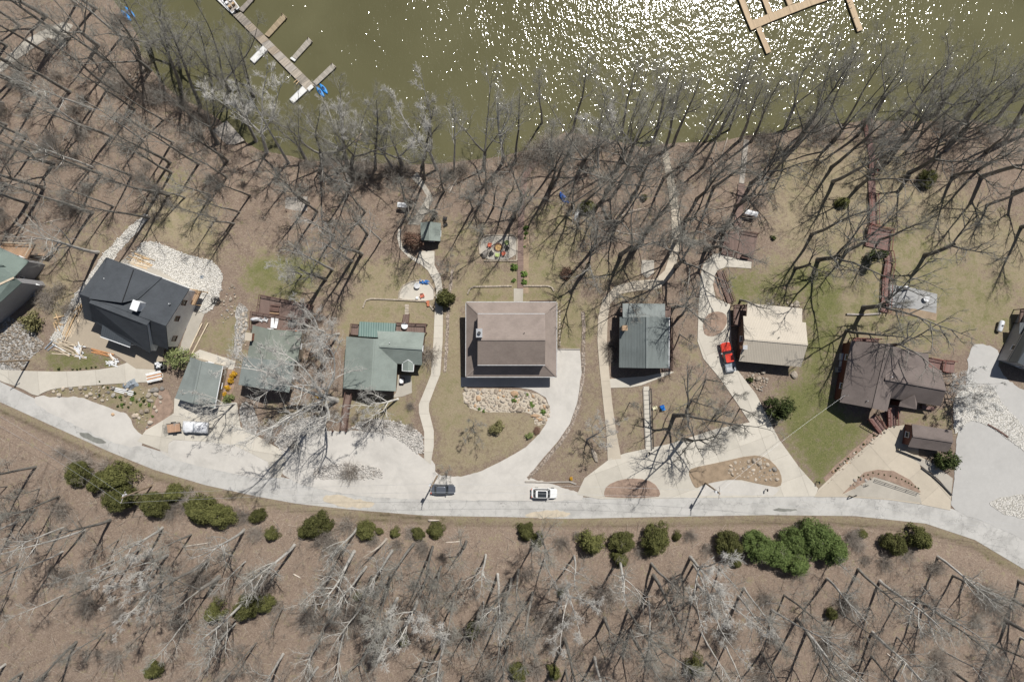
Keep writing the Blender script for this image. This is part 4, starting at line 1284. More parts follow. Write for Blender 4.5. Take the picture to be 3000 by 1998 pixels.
# ---- L-shaped green house
def house_L():
    o, s = (980, 900), 4.02
    z = lambda x, y: Z(o, s, x, y)
    g = G(1110, 1060)
    z0 = max(g.z, G(1100, 1150).z) + 0.45
    T = thing('house', 'L-shaped house with grey-green shingle roof and teal metal rear addition', 'house', g)
    gable(T, z0, (z(470, 372), z(435, 975)), 5.4, (z(140, 345), z(100, 957)), 3.0, (z(752, 372), z(722, 990)), 3.0, M['sh_green2'], M['sid_brown'], ov=0.45, cap=M['sh_green2'], gut=True)
    gable(T, z0, (z(528, 460), z(1032, 494)), 5.05, (z(500, 268), z(1062, 300)), 3.1, (z(560, 655), z(1032, 682)), 3.05, M['sh_green2'], M['sid_brown'], ov=0.4, cap=M['sh_green2'], trim=None)
    gable(T, z0, (z(866, 622), z(862, 752)), 3.9, (z(802, 660), z(800, 746)), 3.1, (z(932, 665), z(926, 754)), 3.1, M['sh_green2'], M['sid_brown'], ov=0.2, wins=False, trim=M['whitetrim'])
    p = [Pz(*z(295, 170), z0 + 2.7), Pz(*z(725, 190), z0 + 2.7), Pz(*z(698, 368), z0 + 3.6), Pz(*z(280, 342), z0 + 3.6)]
    sl = slab(T, 'addition_roof', p[::-1], M['rib_teal'], 0.14)
    b = [Vector((q.x, q.y, 0)) for q in p]
    c = sum(b, Vector()) / 4
    b = [lerp(q, c, 0.06) for q in b]
    zz = min(tz(q.x, q.y) for q in b) - 0.4
    tops = [Vector((q.x, q.y, t)) for q, t in zip(b, (z0 + 2.54, z0 + 2.54, z0 + 3.4, z0 + 3.4))]
    wl = MB().add(tops + [Vector((q.x, q.y, zz)) for q in b], [(3, 2, 1, 0), (4, 5, 6, 7), (0, 1, 5, 4), (1, 2, 6, 5), (2, 3, 7, 6), (3, 0, 4, 7)])
    wo = wl.build('addition_wall', M['sid_green'], T)
    deck(T, [z(730, 183), z(1082, 198), z(1076, 305), z(722, 285)], z0 + 0.9, M['brown_deck'], M['brownwood'], rails=((0, 1, 2),))
    deck(T, [z(205, 200), z(288, 203), z(282, 330), z(190, 322)], z0 + 0.9, M['brown_deck'], M['brownwood'], rails=((1, 0, 3),))
    a = Pz(*z(835, 185), z0 + 0.9); bq = G(*z(848, 85))
    stairs(T, a, bq + Vector((0, 0, .1)), 1.1, M['brown_deck'], M['brownwood'], rail=False)
    vent(T, *z(652, 420), z0 + 4.6, M['whitetrim'])
    # footbridge up to the forecourt
    a = Pz(*z(172, 1010), z0 + 1.3); m_ = G(*z(160, 1180)); m_.z = max(m_.z + .4, z0 + 1.0); bq = G(*z(112, 1455)) + Vector((0, 0, .12))
    B = thing('footbridge', 'brown wooden footbridge with rails down to the green house door', 'footbridge', bq)
    stairs(B, a, m_, 1.15, M['brown_deck_x'], M['brownwood'], n=16)
    stairs(B, m_, bq, 1.15, M['brown_deck_x'], M['brownwood'], n=22)
house_L()

# ---- two-tier brown-roofed house
def house_brown():
    o, s = (1330, 850), 3.92
    z = lambda x, y: Z(o, s, x, y)
    g = G(1500, 1080)
    z0 = max(g.z, G(1500, 1130).z) + 0.45
    T = thing('house', 'large two-tier house with tan-brown shingle roof and white chimney', 'house', g)
    lo = [Pz(*z(140, 140), z0 + 3.4), Pz(*z(1180, 140), z0 + 3.4), Pz(*z(1176, 995), z0 + 3.4), Pz(*z(138, 995), z0 + 3.4)]
    hi = [Pz(*z(278, 272), z0 + 4.8), Pz(*z(1046, 272), z0 + 4.8), Pz(*z(1046, 862), z0 + 4.8), Pz(*z(274, 862), z0 + 4.8)]
    cen = sum(lo, Vector()) / 4
    for i in range(4):
        j = (i + 1) % 4
        q = [lo[i], hi[i], hi[j], lo[j]]
        if (q[1] - q[0]).cross(q[2] - q[0]).z < 0: q = q[::-1]
        slab(T, 'skirt_roof', q, M['sh_brown'] if i != 3 else M['sh_brown2'], 0.16)
    f = MB()
    for i in range(4):
        j = (i + 1) % 4
        o1 = ((lo[i] + lo[j]) / 2 - cen); o1.z = 0; o1 = o1.normalized() * 0.06
        f.beam(lo[i] + o1 - Vector((0, 0, .05)), lo[j] + o1 - Vector((0, 0, .05)), 0.13, 0.14)
    f.build('gutter', M['gutter'], T)
    for i in range(4):
        MB().beam(lo[i] + Vector((0, 0, .03)), hi[i] + Vector((0, 0, .03)), 0.28, 0.05).build('hip_cap', M['sh_brown'], T)
    zb = min(tz(p.x, p.y) for p in lo) - 0.4
    w_ = [lerp(p, Vector((cen.x, cen.y, p.z)), 0.09) for p in lo]
    MB().prism([Vector((p.x, p.y, z0 + 3.4)) for p in w_][::-1], zb - z0 - 3.4).build('wall', M['sid_tan'], T)
    u_ = [Vector((lerp(p, cen, 0.03).x, lerp(p, cen, 0.03).y, z0 + 6.8)) for p in hi]
    MB().prism(u_[::-1], -3.0).build('upper_wall', M['sid_tan'], T)
    gable(T, z0, (z(272, 568), z(1050, 568)), 8.8, (z(272, 273), z(1046, 273)), 6.85, (z(270, 860), z(1046, 860)), 6.85, (M['sh_brown'], M['sh_brown2']), M['sid_tan'], ov=0.35, zb=z0 + 6.7, cap=M['sh_brown'], wins=False)
    f2 = MB()
    for y in (271, 862):
        f2.beam(Pz(*z(272, y), z0 + 6.8), Pz(*z(1046, y), z0 + 6.8), 0.13, 0.14)
    f2.build('gutter', M['gutter'], T)
    k = Pz(*z(290, 493), z0 + 9.7)
    ch = MB().box((k.x, k.y, z0 + 7.7), (1.0, 1.45, 4.0)).build('chimney', M['whitetrim'], T)
    MB().box((k.x, k.y, z0 + 9.75), (1.1, 1.55, 0.1)).build('chimney_cap', M['steel'], ch)
    MB().tube([(k.x, k.y, z0 + 9.75), (k.x, k.y, z0 + 10.25)], 0.3, 10).build('flue', M['darktrim'], ch)
    vent(T, *z(808, 490), z0 + 8.3, M['darktrim'])
    for i in range(4):
        j = (i + 1) % 4
        a, b = w_[j], w_[i]
        for t in (0.2, 0.5, 0.8):
            window(T, a, b, z0 + 1.5, 1.2, 1.2, t, M['whitetrim'])
    a, b = u_[1], u_[0]
    for t in (0.25, 0.5, 0.75): window(T, a, b, z0 + 6.0, 1.2, 0.9, t, M['whitetrim'])
    # low rail at the lake-side door
    r0, r1 = G(*z(870, 128)), G(*z(1130, 126))
    R = thing('railing', 'low dark railing at the lake-side door of the brown-roofed house', 'railing', r0)
    railing(R, [r0, r1], M['brownwood'], 1.0)
house_brown()

# ---- grey-green metal roofed cabin
def house_metal():
    o, s = (1760, 860), 5.227
    z = lambda x, y: Z(o, s, x, y)
    g = G(1890, 1060)
    z0 = max(g.z, G(1870, 1120).z) + 0.45
    T = thing('house', 'cabin with grey-green ribbed metal roof streaked by branch shadows', 'house', g)
    gable(T, z0, (z(708, 358), z(708, 1142)), 6.0, (z(290, 362), z(280, 1133)), 2.7, (z(1045, 366), z(1040, 1142)), 2.7, M['rib_bluegreen'], M['sid_brown'], ov=0.5, trim=None, cap=M['rib_bluegreen'])
    MB().beam(Pz(*z(1050, 366), z0 + 2.62), Pz(*z(1045, 1142), z0 + 2.62), 0.12, 0.12).build('gutter', M['whitetrim'], T)
    p = [Pz(*z(335, 152), z0 + 2.6), Pz(*z(985, 157), z0 + 2.6), Pz(*z(988, 366), z0 + 3.4), Pz(*z(338, 362), z0 + 3.4)]
    slab(T, 'porch_roof', p[::-1], M['rib_bluegreen'], 0.12)
    for a, b in ((0.04, 0.06), (0.35, 0.06), (0.65, 0.06), (0.96, 0.06)):
        c = lerp(lerp(p[0], p[1], a), lerp(p[3], p[2], a), b)
        gz = tz(c.x, c.y) - .3
        MB().box((c.x, c.y, (c.z - .15 + gz) / 2), (0.15, 0.15, c.z - .15 - gz)).build('porch_post', M['brownwood'], T)
    deck(T, [z(300, 200), z(1070, 205), z(1075, 370), z(310, 362)], z0 - 0.1, M['brown_deck'], M['brownwood'], rails=((0, 1),))
    deck(T, [z(1050, 372), z(1078, 372), z(1085, 1180), z(950, 1180), z(950, 1130), z(1048, 1135)], z0 - 0.05, M['brown_deck'], M['brownwood'], rails=((1, 2),))
    k = Pz(*z(355, 530), z0 + 4.2)
    ch = MB().box((k.x, k.y, z0 + 4.2), (0.8, 0.8, 2.2)).build('chimney', M['stone'], T)
    MB().box((k.x, k.y, z0 + 5.33), (0.95, 0.95, 0.1)).build('chimney_cap', M['stone_orange'], ch)
house_metal()

# ---- cream metal-roofed house
def house_cream():
    o, s = (2060, 860), 5.6
    z = lambda x, y: Z(o, s, x, y)
    g = G(2250, 1000)
    z0 = max(g.z, G(2240, 1090).z) + 0.45
    T = thing('house', 'house with pale cream ribbed metal roof and lower lake-side porch roof', 'house', g)
    gable(T, z0, (z(678, 745), z(1717, 838)), 4.7, (z(658, 368), z(1685, 476)), 2.9, (z(588, 1110), z(1606, 1206)), 2.8, M['rib_tan'], M['sid_brown'], ov=0.5, cap=M['rib_tan'])
    p = [Pz(*z(730, 160), z0 + 2.3), Pz(*z(1625, 245), z0 + 2.3), Pz(*z(1625, 474), z0 + 2.85), Pz(*z(715, 380), z0 + 2.85)]
    slab(T, 'porch_roof', p[::-1], M['rib_tan'], 0.12)
    for a in (0.03, 0.35, 0.66, 0.97):
        c = lerp(lerp(p[0], p[1], a), lerp(p[3], p[2], a), 0.07)
        gz = tz(c.x, c.y) - .3
        MB().box((c.x, c.y, (c.z - .15 + gz) / 2), (0.15, 0.15, c.z - .15 - gz)).build('porch_post', M['brownwood'], T)
    deck(T, [z(500, 190), z(720, 190), z(690, 540), z(490, 540)], z0 + 0.1, M['brown_deck'], M['brownwood'], rails=((1, 0, 3),))
    vent(T, *z(1240, 722), z0 + 4.5, M['darktrim'])
    k = Pz(*z(700, 855), z0 + 5.0)
    ch = MB().box((k.x - .1, k.y - .3, z0 + 4.0), (0.7, 0.7, 1.9)).build('chimney', M['stone_orange'], T)
    MB().box((k.x - .1, k.y - .3, z0 + 4.97), (0.82, 0.82, 0.1)).build('chimney_cap', M['steel'], ch)
    vent(T, *z(655, 1030), z0 + 3.4, M['darktrim'], h=0.7)
house_cream()

# ---- umber-roofed house and its garage
def house_umber():
    o, s = (2400, 960), 3.92
    z = lambda x, y: Z(o, s, x, y)
    g = G(2560, 1110)
    z0 = max(g.z, G(2540, 1230).z) + 0.45
    T = thing('house', 'umber-shingled house with dark red stairs and cross-gabled wing', 'house', g)
    gable(T, z0, (z(785, 185), z(615, 925)), 5.6, (z(368, 150), z(236, 856)), 2.6, (z(945, 235), z(782, 962)), 3.9, M['sh_umber'], M['sid_red'], ov=0.4, cap=M['sh_umber'])
    gable(T, z0, (z(755, 590), z(1458, 716)), 5.4, (z(800, 330), z(1404, 490)), 3.0, (z(760, 800), z(1392, 902)), 3.0, M['sh_umber'], M['sid_red'], ov=0.4, cap=M['sh_umber'])
    p = [Pz(*z(880, 228), z0 + 2.7), Pz(*z(1256, 300), z0 + 2.7), Pz(*z(1258, 482), z0 + 3.1), Pz(*z(840, 420), z0 + 3.6)]
    slab(T, 'porch_roof', p[::-1], M['sh_umber'], 0.14)
    gable(T, z0, (z(1095, 768), z(1112, 936)), 4.4, (z(930, 850), z(915, 902)), 2.9, (z(1125, 870), z(1116, 938)), 3.6, M['sh_umber'], M['sid_red'], ov=0.2, wins=False)
    deck(T, [z(1255, 345), z(1420, 378), z(1395, 500), z(1250, 480)], z0 + 0.5, M['red_deck'], M['redwood'], rails=((0, 1, 2),))
    deck(T, [z(390, 118), z(690, 130), z(680, 175), z(380, 160)], z0 + 0.4, M['red_deck'], M['redwood'], rails=((3, 0, 1),))
    deck(T, [z(1180, 890), z(1350, 910), z(1320, 950), z(1180, 930)], z0 + 0.4, M['red_deck'], M['redwood'], rails=())
    vent(T, *z(545, 838), z0 + 5.0, M['steel']); vent(T, *z(825, 562), z0 + 5.2, M['whitetrim'])
    k = Pz(*z(305, 775), z0 + 3.4)
    ms = MB().tube([k - Vector((0, 0, .5)), k + Vector((0, 0, .9))], 0.05, 8).build('service_mast', M['steel'], T)
    S = thing('staircase', 'dark red wooden staircase slanting down to the driveway edge', 'stairs', G(*z(700, 1190)))
    stairs(S, Pz(*z(600, 1020), z0 + 1.3), G(*z(715, 1180)) + Vector((0, 0, .2)), 1.5, M['red_deck'], M['redwood'])
    S2 = thing('staircase', 'dark red wooden stairs below the porch of the umber house', 'stairs', G(*z(825, 1130)))
    stairs(S2, Pz(*z(830, 920), z0 + 1.2), G(*z(830, 1125)) + Vector((0, 0, .2)), 1.5, M['red_deck'], M['redwood'])
    S3 = thing('staircase', 'dark red outdoor stairs at the end of the umber house deck', 'stairs', G(*z(1500, 480)))
    stairs(S3, Pz(*z(1425, 440), z0 + .5), G(*z(1545, 455)) + Vector((0, 0, .15)), 2.2, M['red_deck'], M['redwood'])
    g2 = G(*z(1270, 1280))
    T2 = thing('garage', 'small umber-shingled garage with dark red wall beside the curved drive', 'garage', g2)
    rr = gable(T2, g2.z, (z(1075, 1242), z(1536, 1310)), 3.9, (z(1066, 1105), z(1530, 1178)), 2.6, (z(1020, 1366), z(1482, 1432)), 2.6, M['sh_umber'], M['sid_red'], ov=0.3, cap=M['sh_umber'])
    hvac(*z(212, 482), 'grey air conditioner in the shade beside the umber house')
house_umber()

# ---- dark house cut by the frame
def house_dark():
    g = G(3010, 1040)
    z0 = g.z
    T = thing('house', 'charcoal metal-roofed house beside the grey chip drive', 'house', g)
    gable(T, z0, ((2981, 1062), (3075, 905)), 5.6, ((2952, 1059), (3040, 900)), 3.4, ((3060, 1100), (3150, 960)), 3.2, M['rib_dark'], M['sid_grey'], ov=0.3, trim=M['darktrim'])
    slab(T, 'porch_roof', [Pz(2988, 945, z0 + 2.8), Pz(2985, 978, z0 + 2.8), Pz(3040, 985, z0 + 3.2), Pz(3040, 945, z0 + 3.2)], M['rib_dark'], 0.12)
    deck(T, [(2990, 905), (3040, 905), (3040, 950), (2984, 948)], z0 + 1.0, M['brown_deck'], M['black'], rails=((1, 0, 3),))
    hvac(2975, 968, 'air conditioner beside the charcoal house deck')
house_dark()

# ---- small green garden shed
def shed():
    o, s = (1140, 600), 2.8
    z = lambda x, y: Z(o, s, x, y)
    g = G(1262, 695)
    T = thing('garden_shed', 'small dark shed with green gable roof at the head of the curving walk', 'shed', g)
    rr = gable(T, g.z, (z(332, 139), z(330, 294)), 3.7, (z(256, 146), z(262, 290)), 2.7, (z(426, 151), z(420, 299)), 2.7, M['sh_green2'], M['sid_green'], ov=0.25, cap=M['sh_green2'])
    C3, D3, F3, E3 = rr['w']
    door(T, D3, F3, g.z, 0.5, M['brownwood'], 1.6, 2.0)
shed()
# ------------------------------------------------------------------ bare trees
class Sticks:
    """collects tapered sticks and turns them into one mesh quickly"""
    def __init__(s): s.v = []; s.f = []
    def add(s, pts, rad, sides):
        n0 = len(s.v)
        n = len(pts)
        ref = None
        for i in range(n):
            p = pts[i]
            a = pts[min(i + 1, n - 1)]; b = pts[max(i - 1, 0)]
            dx, dy, dz = a[0] - b[0], a[1] - b[1], a[2] - b[2]
            L = math.sqrt(dx * dx + dy * dy + dz * dz) + 1e-9
            dx /= L; dy /= L; dz /= L
            if ref is None:
                ref = (0.0, 0.0, 1.0) if abs(dz) < 0.8 else (1.0, 0.0, 0.0)
            k = ref[0] * dx + ref[1] * dy + ref[2] * dz
            x = (ref[0] - k * dx, ref[1] - k * dy, ref[2] - k * dz)
            L = math.sqrt(x[0] ** 2 + x[1] ** 2 + x[2] ** 2) + 1e-9
            x = (x[0] / L, x[1] / L, x[2] / L); ref = x
            y = (dy * x[2] - dz * x[1], dz * x[0] - dx * x[2], dx * x[1] - dy * x[0])
            r = rad[i]
            if i == n - 1 and sides == 3 and r < 0.02:
                s.v.append(p)
                continue
            for j in range(sides):
                c, d = SC_TAB[sides][j]
                s.v.append((p[0] + r * (x[0] * c + y[0] * d), p[1] + r * (x[1] * c + y[1] * d), p[2] + r * (x[2] * c + y[2] * d)))
        tip = len(s.v) - n0 < n * sides
        for i in range(n - 1):
            for j in range(sides):
                j2 = (j + 1) % sides
                if tip and i == n - 2:
                    s.f.append((n0 + i * sides + j, n0 + i * sides + j2, n0 + (n - 1) * sides))
                else:
                    s.f.append((n0 + i * sides + j, n0 + i * sides + j2, n0 + (i + 1) * sides + j2, n0 + (i + 1) * sides + j))
    def mesh(s, name, mat):
        me = bpy.data.meshes.new(name)
        me.from_pydata(s.v, [], s.f)
        me.materials.append(mat)
        me.polygons.foreach_set('use_smooth', [True] * len(me.polygons))
        me.update()
        return me
SC_TAB = {k: [(math.cos(2 * math.pi * j / k), math.sin(2 * math.pi * j / k)) for j in range(k)] for k in (3, 4, 5, 6, 7, 8)}

def vnorm(v):
    L = math.sqrt(v[0] ** 2 + v[1] ** 2 + v[2] ** 2) + 1e-9
    return (v[0] / L, v[1] / L, v[2] / L)

def walk(rng, p, d, L, n, wob, up):
    pts = [p]
    for i in range(n):
        d = vnorm((d[0] + rng.gauss(0, wob), d[1] + rng.gauss(0, wob), d[2] + rng.gauss(0, wob * 0.7) + up))
        p = (p[0] + d[0] * L / n, p[1] + d[1] * L / n, p[2] + d[2] * L / n)
        pts.append(p)
    return pts

def pick(pts, t):
    n = len(pts) - 1
    k = min(int(t * n), n - 1); f = t * n - k
    a, b = pts[k], pts[k + 1]
    q = tuple(a[i] + (b[i] - a[i]) * f for i in range(3))
    return q, vnorm((b[0] - a[0], b[1] - a[1], b[2] - a[2]))

def side_dir(rng, d, ang, az=None):
    """direction at angle ang from d"""
    ref = (0, 0, 1) if abs(d[2]) < 0.9 else (1, 0, 0)
    x = vnorm((d[1] * ref[2] - d[2] * ref[1], d[2] * ref[0] - d[0] * ref[2], d[0] * ref[1] - d[1] * ref[0]))
    y = (d[1] * x[2] - d[2] * x[1], d[2] * x[0] - d[0] * x[2], d[0] * x[1] - d[1] * x[0])
    a = rng.uniform(0, 6.2832) if az is None else az
    c, s = math.cos(a), math.sin(a); ca, sa = math.cos(ang), math.sin(ang)
    return vnorm(tuple(d[i] * ca + (x[i] * c + y[i] * s) * sa for i in range(3)))

def bare_tree(seed, H=22.0, r0=0.28, crown=0.42, nprim=13, plen=5.2, pang=(0.6, 1.0), nsec=6, ntw=5, ntt=3, wob=0.07, fork=0, twig_r=0.013, up=0.10, seclen=0.45, droop=0.0, bt=1.0):
    rng = random.Random(seed)
    A = Sticks(); B = Sticks()
    stems = []
    twig_r *= bt
    if fork:
        th = H * crown
        tr = walk(rng, (0, 0, -0.6), (0, 0, 1), th + 0.6, 5, wob * 0.5, 0.05)
        A.add(tr, [r0 * (1.35 if i == 0 else 1.0 - 0.05 * i) for i in range(6)], 8)
        az0 = rng.uniform(0, 6.28)
        for k in range(fork):
            d = side_dir(rng, (0, 0, 1), rng.uniform(0.25, 0.75), az0 + 6.283 * k / fork + rng.uniform(-.3, .3))
            L = (H - th) * rng.uniform(0.85, 1.15)
            q, _ = pick(tr, rng.uniform(0.82, 1.0))
            st = walk(rng, q, d, L, 8, wob * 1.6, up * 0.7)
            rr = r0 * rng.uniform(0.38, 0.52) * min(bt, 1.25)
            A.add(st, [rr * (1 - 0.86 * (i / 8) ** 0.8) for i in range(9)], 6)
            stems.append((st, L, rr, 0.15, max(4, nprim // fork + 2)))
    else:
        tr = walk(rng, (0, 0, -0.6), vnorm((rng.gauss(0, .03), rng.gauss(0, .03), 1)), H + 0.6, 12, wob * 0.7, 0.16)
        A.add(tr, [r0 * (1.3 if i == 0 else (1 - 0.9 * (i / 12) ** 1.1)) + 0.012 for i in range(13)], 7)
        stems.append((tr, H, r0, crown, nprim))
    for st, L, rr, cs, npm in stems:
        for k in range(npm):
            t = cs + (1 - cs) * ((k + rng.uniform(0, 0.9)) / npm) ** 0.9
            t = min(t, 0.985)
            q, d = pick(st, t)
            pl = plen * (1.0 - 0.62 * (t - cs) / (1 - cs)) * rng.uniform(0.65, 1.2)
            pd = side_dir(rng, d, rng.uniform(*pang))
            pr = bt * max(0.02, min(rr * 0.27, rr * (1 - t) * 0.5 + 0.02))
            pb = walk(rng, q, pd, pl, 5, wob * 2.0, up)
            A.add(pb, [pr * (1 - 0.72 * i / 5) for i in range(6)], 5)
            for j in range(nsec):
                t2 = 0.2 + 0.8 * (j + rng.uniform(0, 0.9)) / nsec
                q2, d2 = pick(pb, min(t2, 0.99))
                sl = pl * seclen * (1.1 - 0.55 * t2) * rng.uniform(0.7, 1.25)
                sd_ = side_dir(rng, d2, rng.uniform(0.45, 0.95))
                sb = walk(rng, q2, sd_, sl, 3, wob * 2.2, up * 0.9 - droop)
                sr = max(0.011, pr * 0.4)
                A.add(sb, [sr, sr * .8, sr * .6, sr * .35], 3)
                for m in range(ntw):
                    t3 = 0.15 + 0.85 * (m + rng.uniform(0, 0.9)) / ntw
                    q3, d3 = pick(sb, min(t3, 0.99))
                    tl = max(0.5, sl * 0.55 * rng.uniform(0.6, 1.3))
                    td = side_dir(rng, d3, rng.uniform(0.35, 0.85))
                    tb = walk(rng, q3, td, tl, 2, wob * 2.0, up * 0.8 - droop)
                    B.add(tb, [twig_r * 1.25, twig_r, twig_r * .45], 3)
                    for w_ in range(ntt):
                        q4, d4 = pick(tb, rng.uniform(0.25, 0.98))
                        fl = tl * rng.uniform(0.35, 0.75)
                        fd = side_dir(rng, d4, rng.uniform(0.3, 0.8))
                        B.add([q4, (q4[0] + fd[0] * fl, q4[1] + fd[1] * fl, q4[2] + fd[2] * fl + 0.1 * fl)], [twig_r * .8, twig_r * .4], 3)
    return A, B, H

PROTO = {}
def proto(key, bark_m, twig_m, **kw):
    A, B, H = bare_tree(**kw)
    PROTO[key] = (A.mesh(key + '_trunk', M[bark_m]), B.mesh(key + '_crown', M[twig_m]), H)

for i in range(5):
    proto('wood%d' % i, 'bark', 'twig', seed=100 + i, H=22, r0=(0.28, 0.33, 0.24, 0.36, 0.26)[i], crown=(0.45, 0.38, 0.5, 0.35, 0.55)[i], nprim=(11, 13, 10, 14, 10)[i], plen=(6.6, 7.4, 5.8, 8.2, 6.4)[i], pang=(0.35, 0.85), wob=0.045, nsec=8, ntw=5, ntt=3, twig_r=0.0095, up=0.07)
for i in range(3):
    proto('pale%d' % i, 'bark_pale', 'twig', seed=200 + i, H=22, r0=(0.25, 0.3, 0.22)[i], crown=(0.4, 0.34, 0.46)[i], nprim=(11, 13, 10)[i], plen=(6.8, 7.6, 6.0)[i], pang=(0.35, 0.85), bt=1.3, wob=0.055, nsec=8, ntw=5, ntt=3, twig_r=0.0095, up=0.07)
for i in range(3):
    proto('fork%d' % i, 'bark', 'twig', seed=300 + i, H=20, r0=(0.4, 0.45, 0.36)[i], crown=(0.26, 0.2, 0.34)[i], nprim=(20, 24, 16)[i], fork=(3, 4, 2)[i], plen=(5.4, 5.6, 5.6)[i], pang=(0.4, 0.9), wob=0.055, nsec=8, ntw=5, ntt=3, twig_r=0.0095, up=0.07)
for i in range(2):
    proto('syc%d' % i, 'bark_pale', 'twig_pale', seed=400 + i, H=20, r0=(0.4, 0.32)[i], crown=(0.2, 0.3)[i], nprim=(48, 26)[i], fork=(8, 5)[i], plen=(5.6, 4.6)[i], bt=1.2, wob=0.07, nsec=8, ntw=6, ntt=3, twig_r=0.011)
for i in range(2):
    proto('ghost%d' % i, 'bark_pale', 'twig_pale', seed=450 + i, H=18, r0=0.26, crown=0.3, nprim=18, fork=(3, 4)[i], plen=4.0, bt=1.35, wob=0.05, nsec=8, ntw=6, ntt=4, twig_r=0.011, up=0.14)
for i in range(3):
    proto('small%d' % i, 'bark', 'twig', seed=500 + i, H=9, r0=0.11, crown=(0.25, 0.2, 0.35)[i], nprim=(12, 14, 10)[i], plen=(2.8, 3.2, 2.2)[i], wob=0.055, nsec=7, ntw=5, ntt=3, twig_r=0.008)
for i in range(2):
    proto('oak%d' % i, 'bark_dark', 'twig', seed=(640, 655)[i], H=22, r0=0.42, crown=(0.3, 0.42)[i], nprim=(20, 16)[i], fork=(3, 2)[i], plen=6.6, pang=(0.4, 0.95), bt=1.7, wob=0.065, nsec=6, ntw=4, ntt=2, twig_r=0.008, up=0.06)
proto('orna', 'bark', 'twig', seed=560, H=6.5, r0=0.1, crown=0.12, nprim=14, fork=5, plen=2.2, wob=0.06, nsec=6, ntw=5, ntt=2, twig_r=0.011, up=0.14)
proto('snag', 'logpale', 'logpale', seed=570, H=12, r0=0.3, crown=0.6, nprim=4, plen=1.6, wob=0.05, nsec=2, ntw=1, ntt=0)

def put_tree(base, key, H, lean=None, rz=None, spread=None, label=None, group=None, cat='tree', name=None):
    tm, cm, h0 = PROTO[key]
    T = newobj(name or 'bare_tree', None)
    T.empty_display_size = 0.5
    T.location = base
    s = H / h0
    rng_rz = random.uniform(0, 6.28) if rz is None else rz
    q = Matrix.Rotation(rng_rz, 3, 'Z')
    if lean is not None:
        dirv = Vector(lean).normalized()
        q = Vector((0, 0, 1)).rotation_difference(dirv).to_matrix() @ q
    T.rotation_euler = q.to_euler()
    sp = s * (spread or random.uniform(0.9, 1.1))
    T.scale = (sp, sp, s)
    tag(T, label, cat, group)
    newobj('trunk', tm, T); newobj('crown', cm, T)
    return T

KINDW = {'wood': 'dark-barked', 'pale': 'pale-barked', 'fork': 'forked', 'small': 'small slender', 'ghost': 'silvery', 'syc': 'white-limbed', 'orna': 'little', 'oak': 'stout'}
def sector(u, table):
    for lim, s in table:
        if u < lim: return s
    return table[-1][1]
S_TAB = [(300, 'the gravel lay-by'), (600, 'the sage-roofed garage'), (850, 'the huge sycamore'), (1150, 'the forecourt stones'), (1420, 'the dark grey sedan'), (1750, 'the white car'), (2080, 'the verge pole'), (2350, 'the boulder island'), (2650, 'the tan driveway'), (9999, 'the grey chip drive')]
N_TAB = [(560, 'the stranded grey dock section'), (800, 'the weathered pier'), (1000, 'the two floating kayaks'), (1200, 'the old curving path'), (1450, 'the green shed'), (1650, 'the lake landing'), (1860, 'the sun glitter'), (2060, 'the long concrete walk'), (2300, 'the tan dock gangway'), (2520, 'the red lake stairs'), (2750, 'the narrow tan dock finger'), (9999, 'the dark cedar on the dry bank')]
Y_MARKS = [(868, 597, 'the low plank platform'), (1184, 607, 'the white-canopied swing'), (1260, 680, 'the green shed'), (1460, 725, 'the fire pit patio'), (1524, 700, 'the long plank walk'), (1652, 580, 'the dark blue kayaks'), (1692, 622, 'the white canoe'), (1895, 785, 'the small concrete pad'), (1980, 640, 'the long concrete walk'), (2160, 715, 'the big brown deck'), (2192, 630, 'the deck-side swing'), (1770, 900, 'the walk bend'), (760, 800, 'the round green patch'), (960, 800, 'the leafy slope by the decks'), (1880, 578, 'the tiny round cedar'), (2060, 850, 'the concrete drive bend')]
W_MARKS = [(60, 120, 'the cracked concrete pad'), (375, 42, 'the beached blue kayaks'), (390, 230, 'the pale lakeside boulders'), (400, 650, 'the head of the stone swale'), (60, 720, 'the tan deck of the corner house'), (660, 395, 'the stranded dock section'), (170, 640, 'the thin grey log'), (290, 330, 'the middle of the lakeside wood'), (120, 420, 'the densest part of the lakeside wood')]
R_MARKS = [(2575, 700, 'the wide red landing'), (2553, 520, 'the red lake stairs'), (2660, 870, 'the grey terrace slab'), (2575, 750, 'the narrow dark evergreen'), (2924, 956, 'the propane tank'), (2722, 522, 'the dark bank cedar'), (2470, 600, 'the grey-green cedar'), (2380, 760, 'the lawn corner behind the cream house'), (2265, 700, 'the small dark shrub'), (2900, 600, 'the open slope beyond the bank cedar'), (2430, 480, 'the straw-coloured bank')]
def nearest(u, v, marks): return min(marks, key=lambda m: (m[0] - u) ** 2 + (m[1] - v) ** 2)[2]
def auto_label(key, u, v, group):
    k = KINDW.get(key.rstrip('0123456789'), 'tall')
    if group == G_SOUTH:
        d = v - np.interp(u, _lo[:, 0], _lo[:, 1])
        return '%s bare tree %s opposite %s' % (k, 'close to the roadside cedars' if d < 170 else ('midway up the far wood' if d < 330 else 'deep in the far wood'), sector(u, S_TAB))
    if group == G_SHORE: return '%s bare bank tree leaning over the lake near %s' % (k, sector(u, N_TAB))
    if group == G_YARD: return '%s bare tree with a long shadow near %s' % (k, nearest(u, v, Y_MARKS))
    if group == G_WEST: return '%s bare tree of the lakeside wood near %s' % (k, nearest(u, v, W_MARKS))
    if group == 'bare trees by the red boardwalk': return '%s bare tree standing in the dry grass near %s' % (k, nearest(u, v, R_MARKS))
    return None
TREES = []   # plan positions for spacing
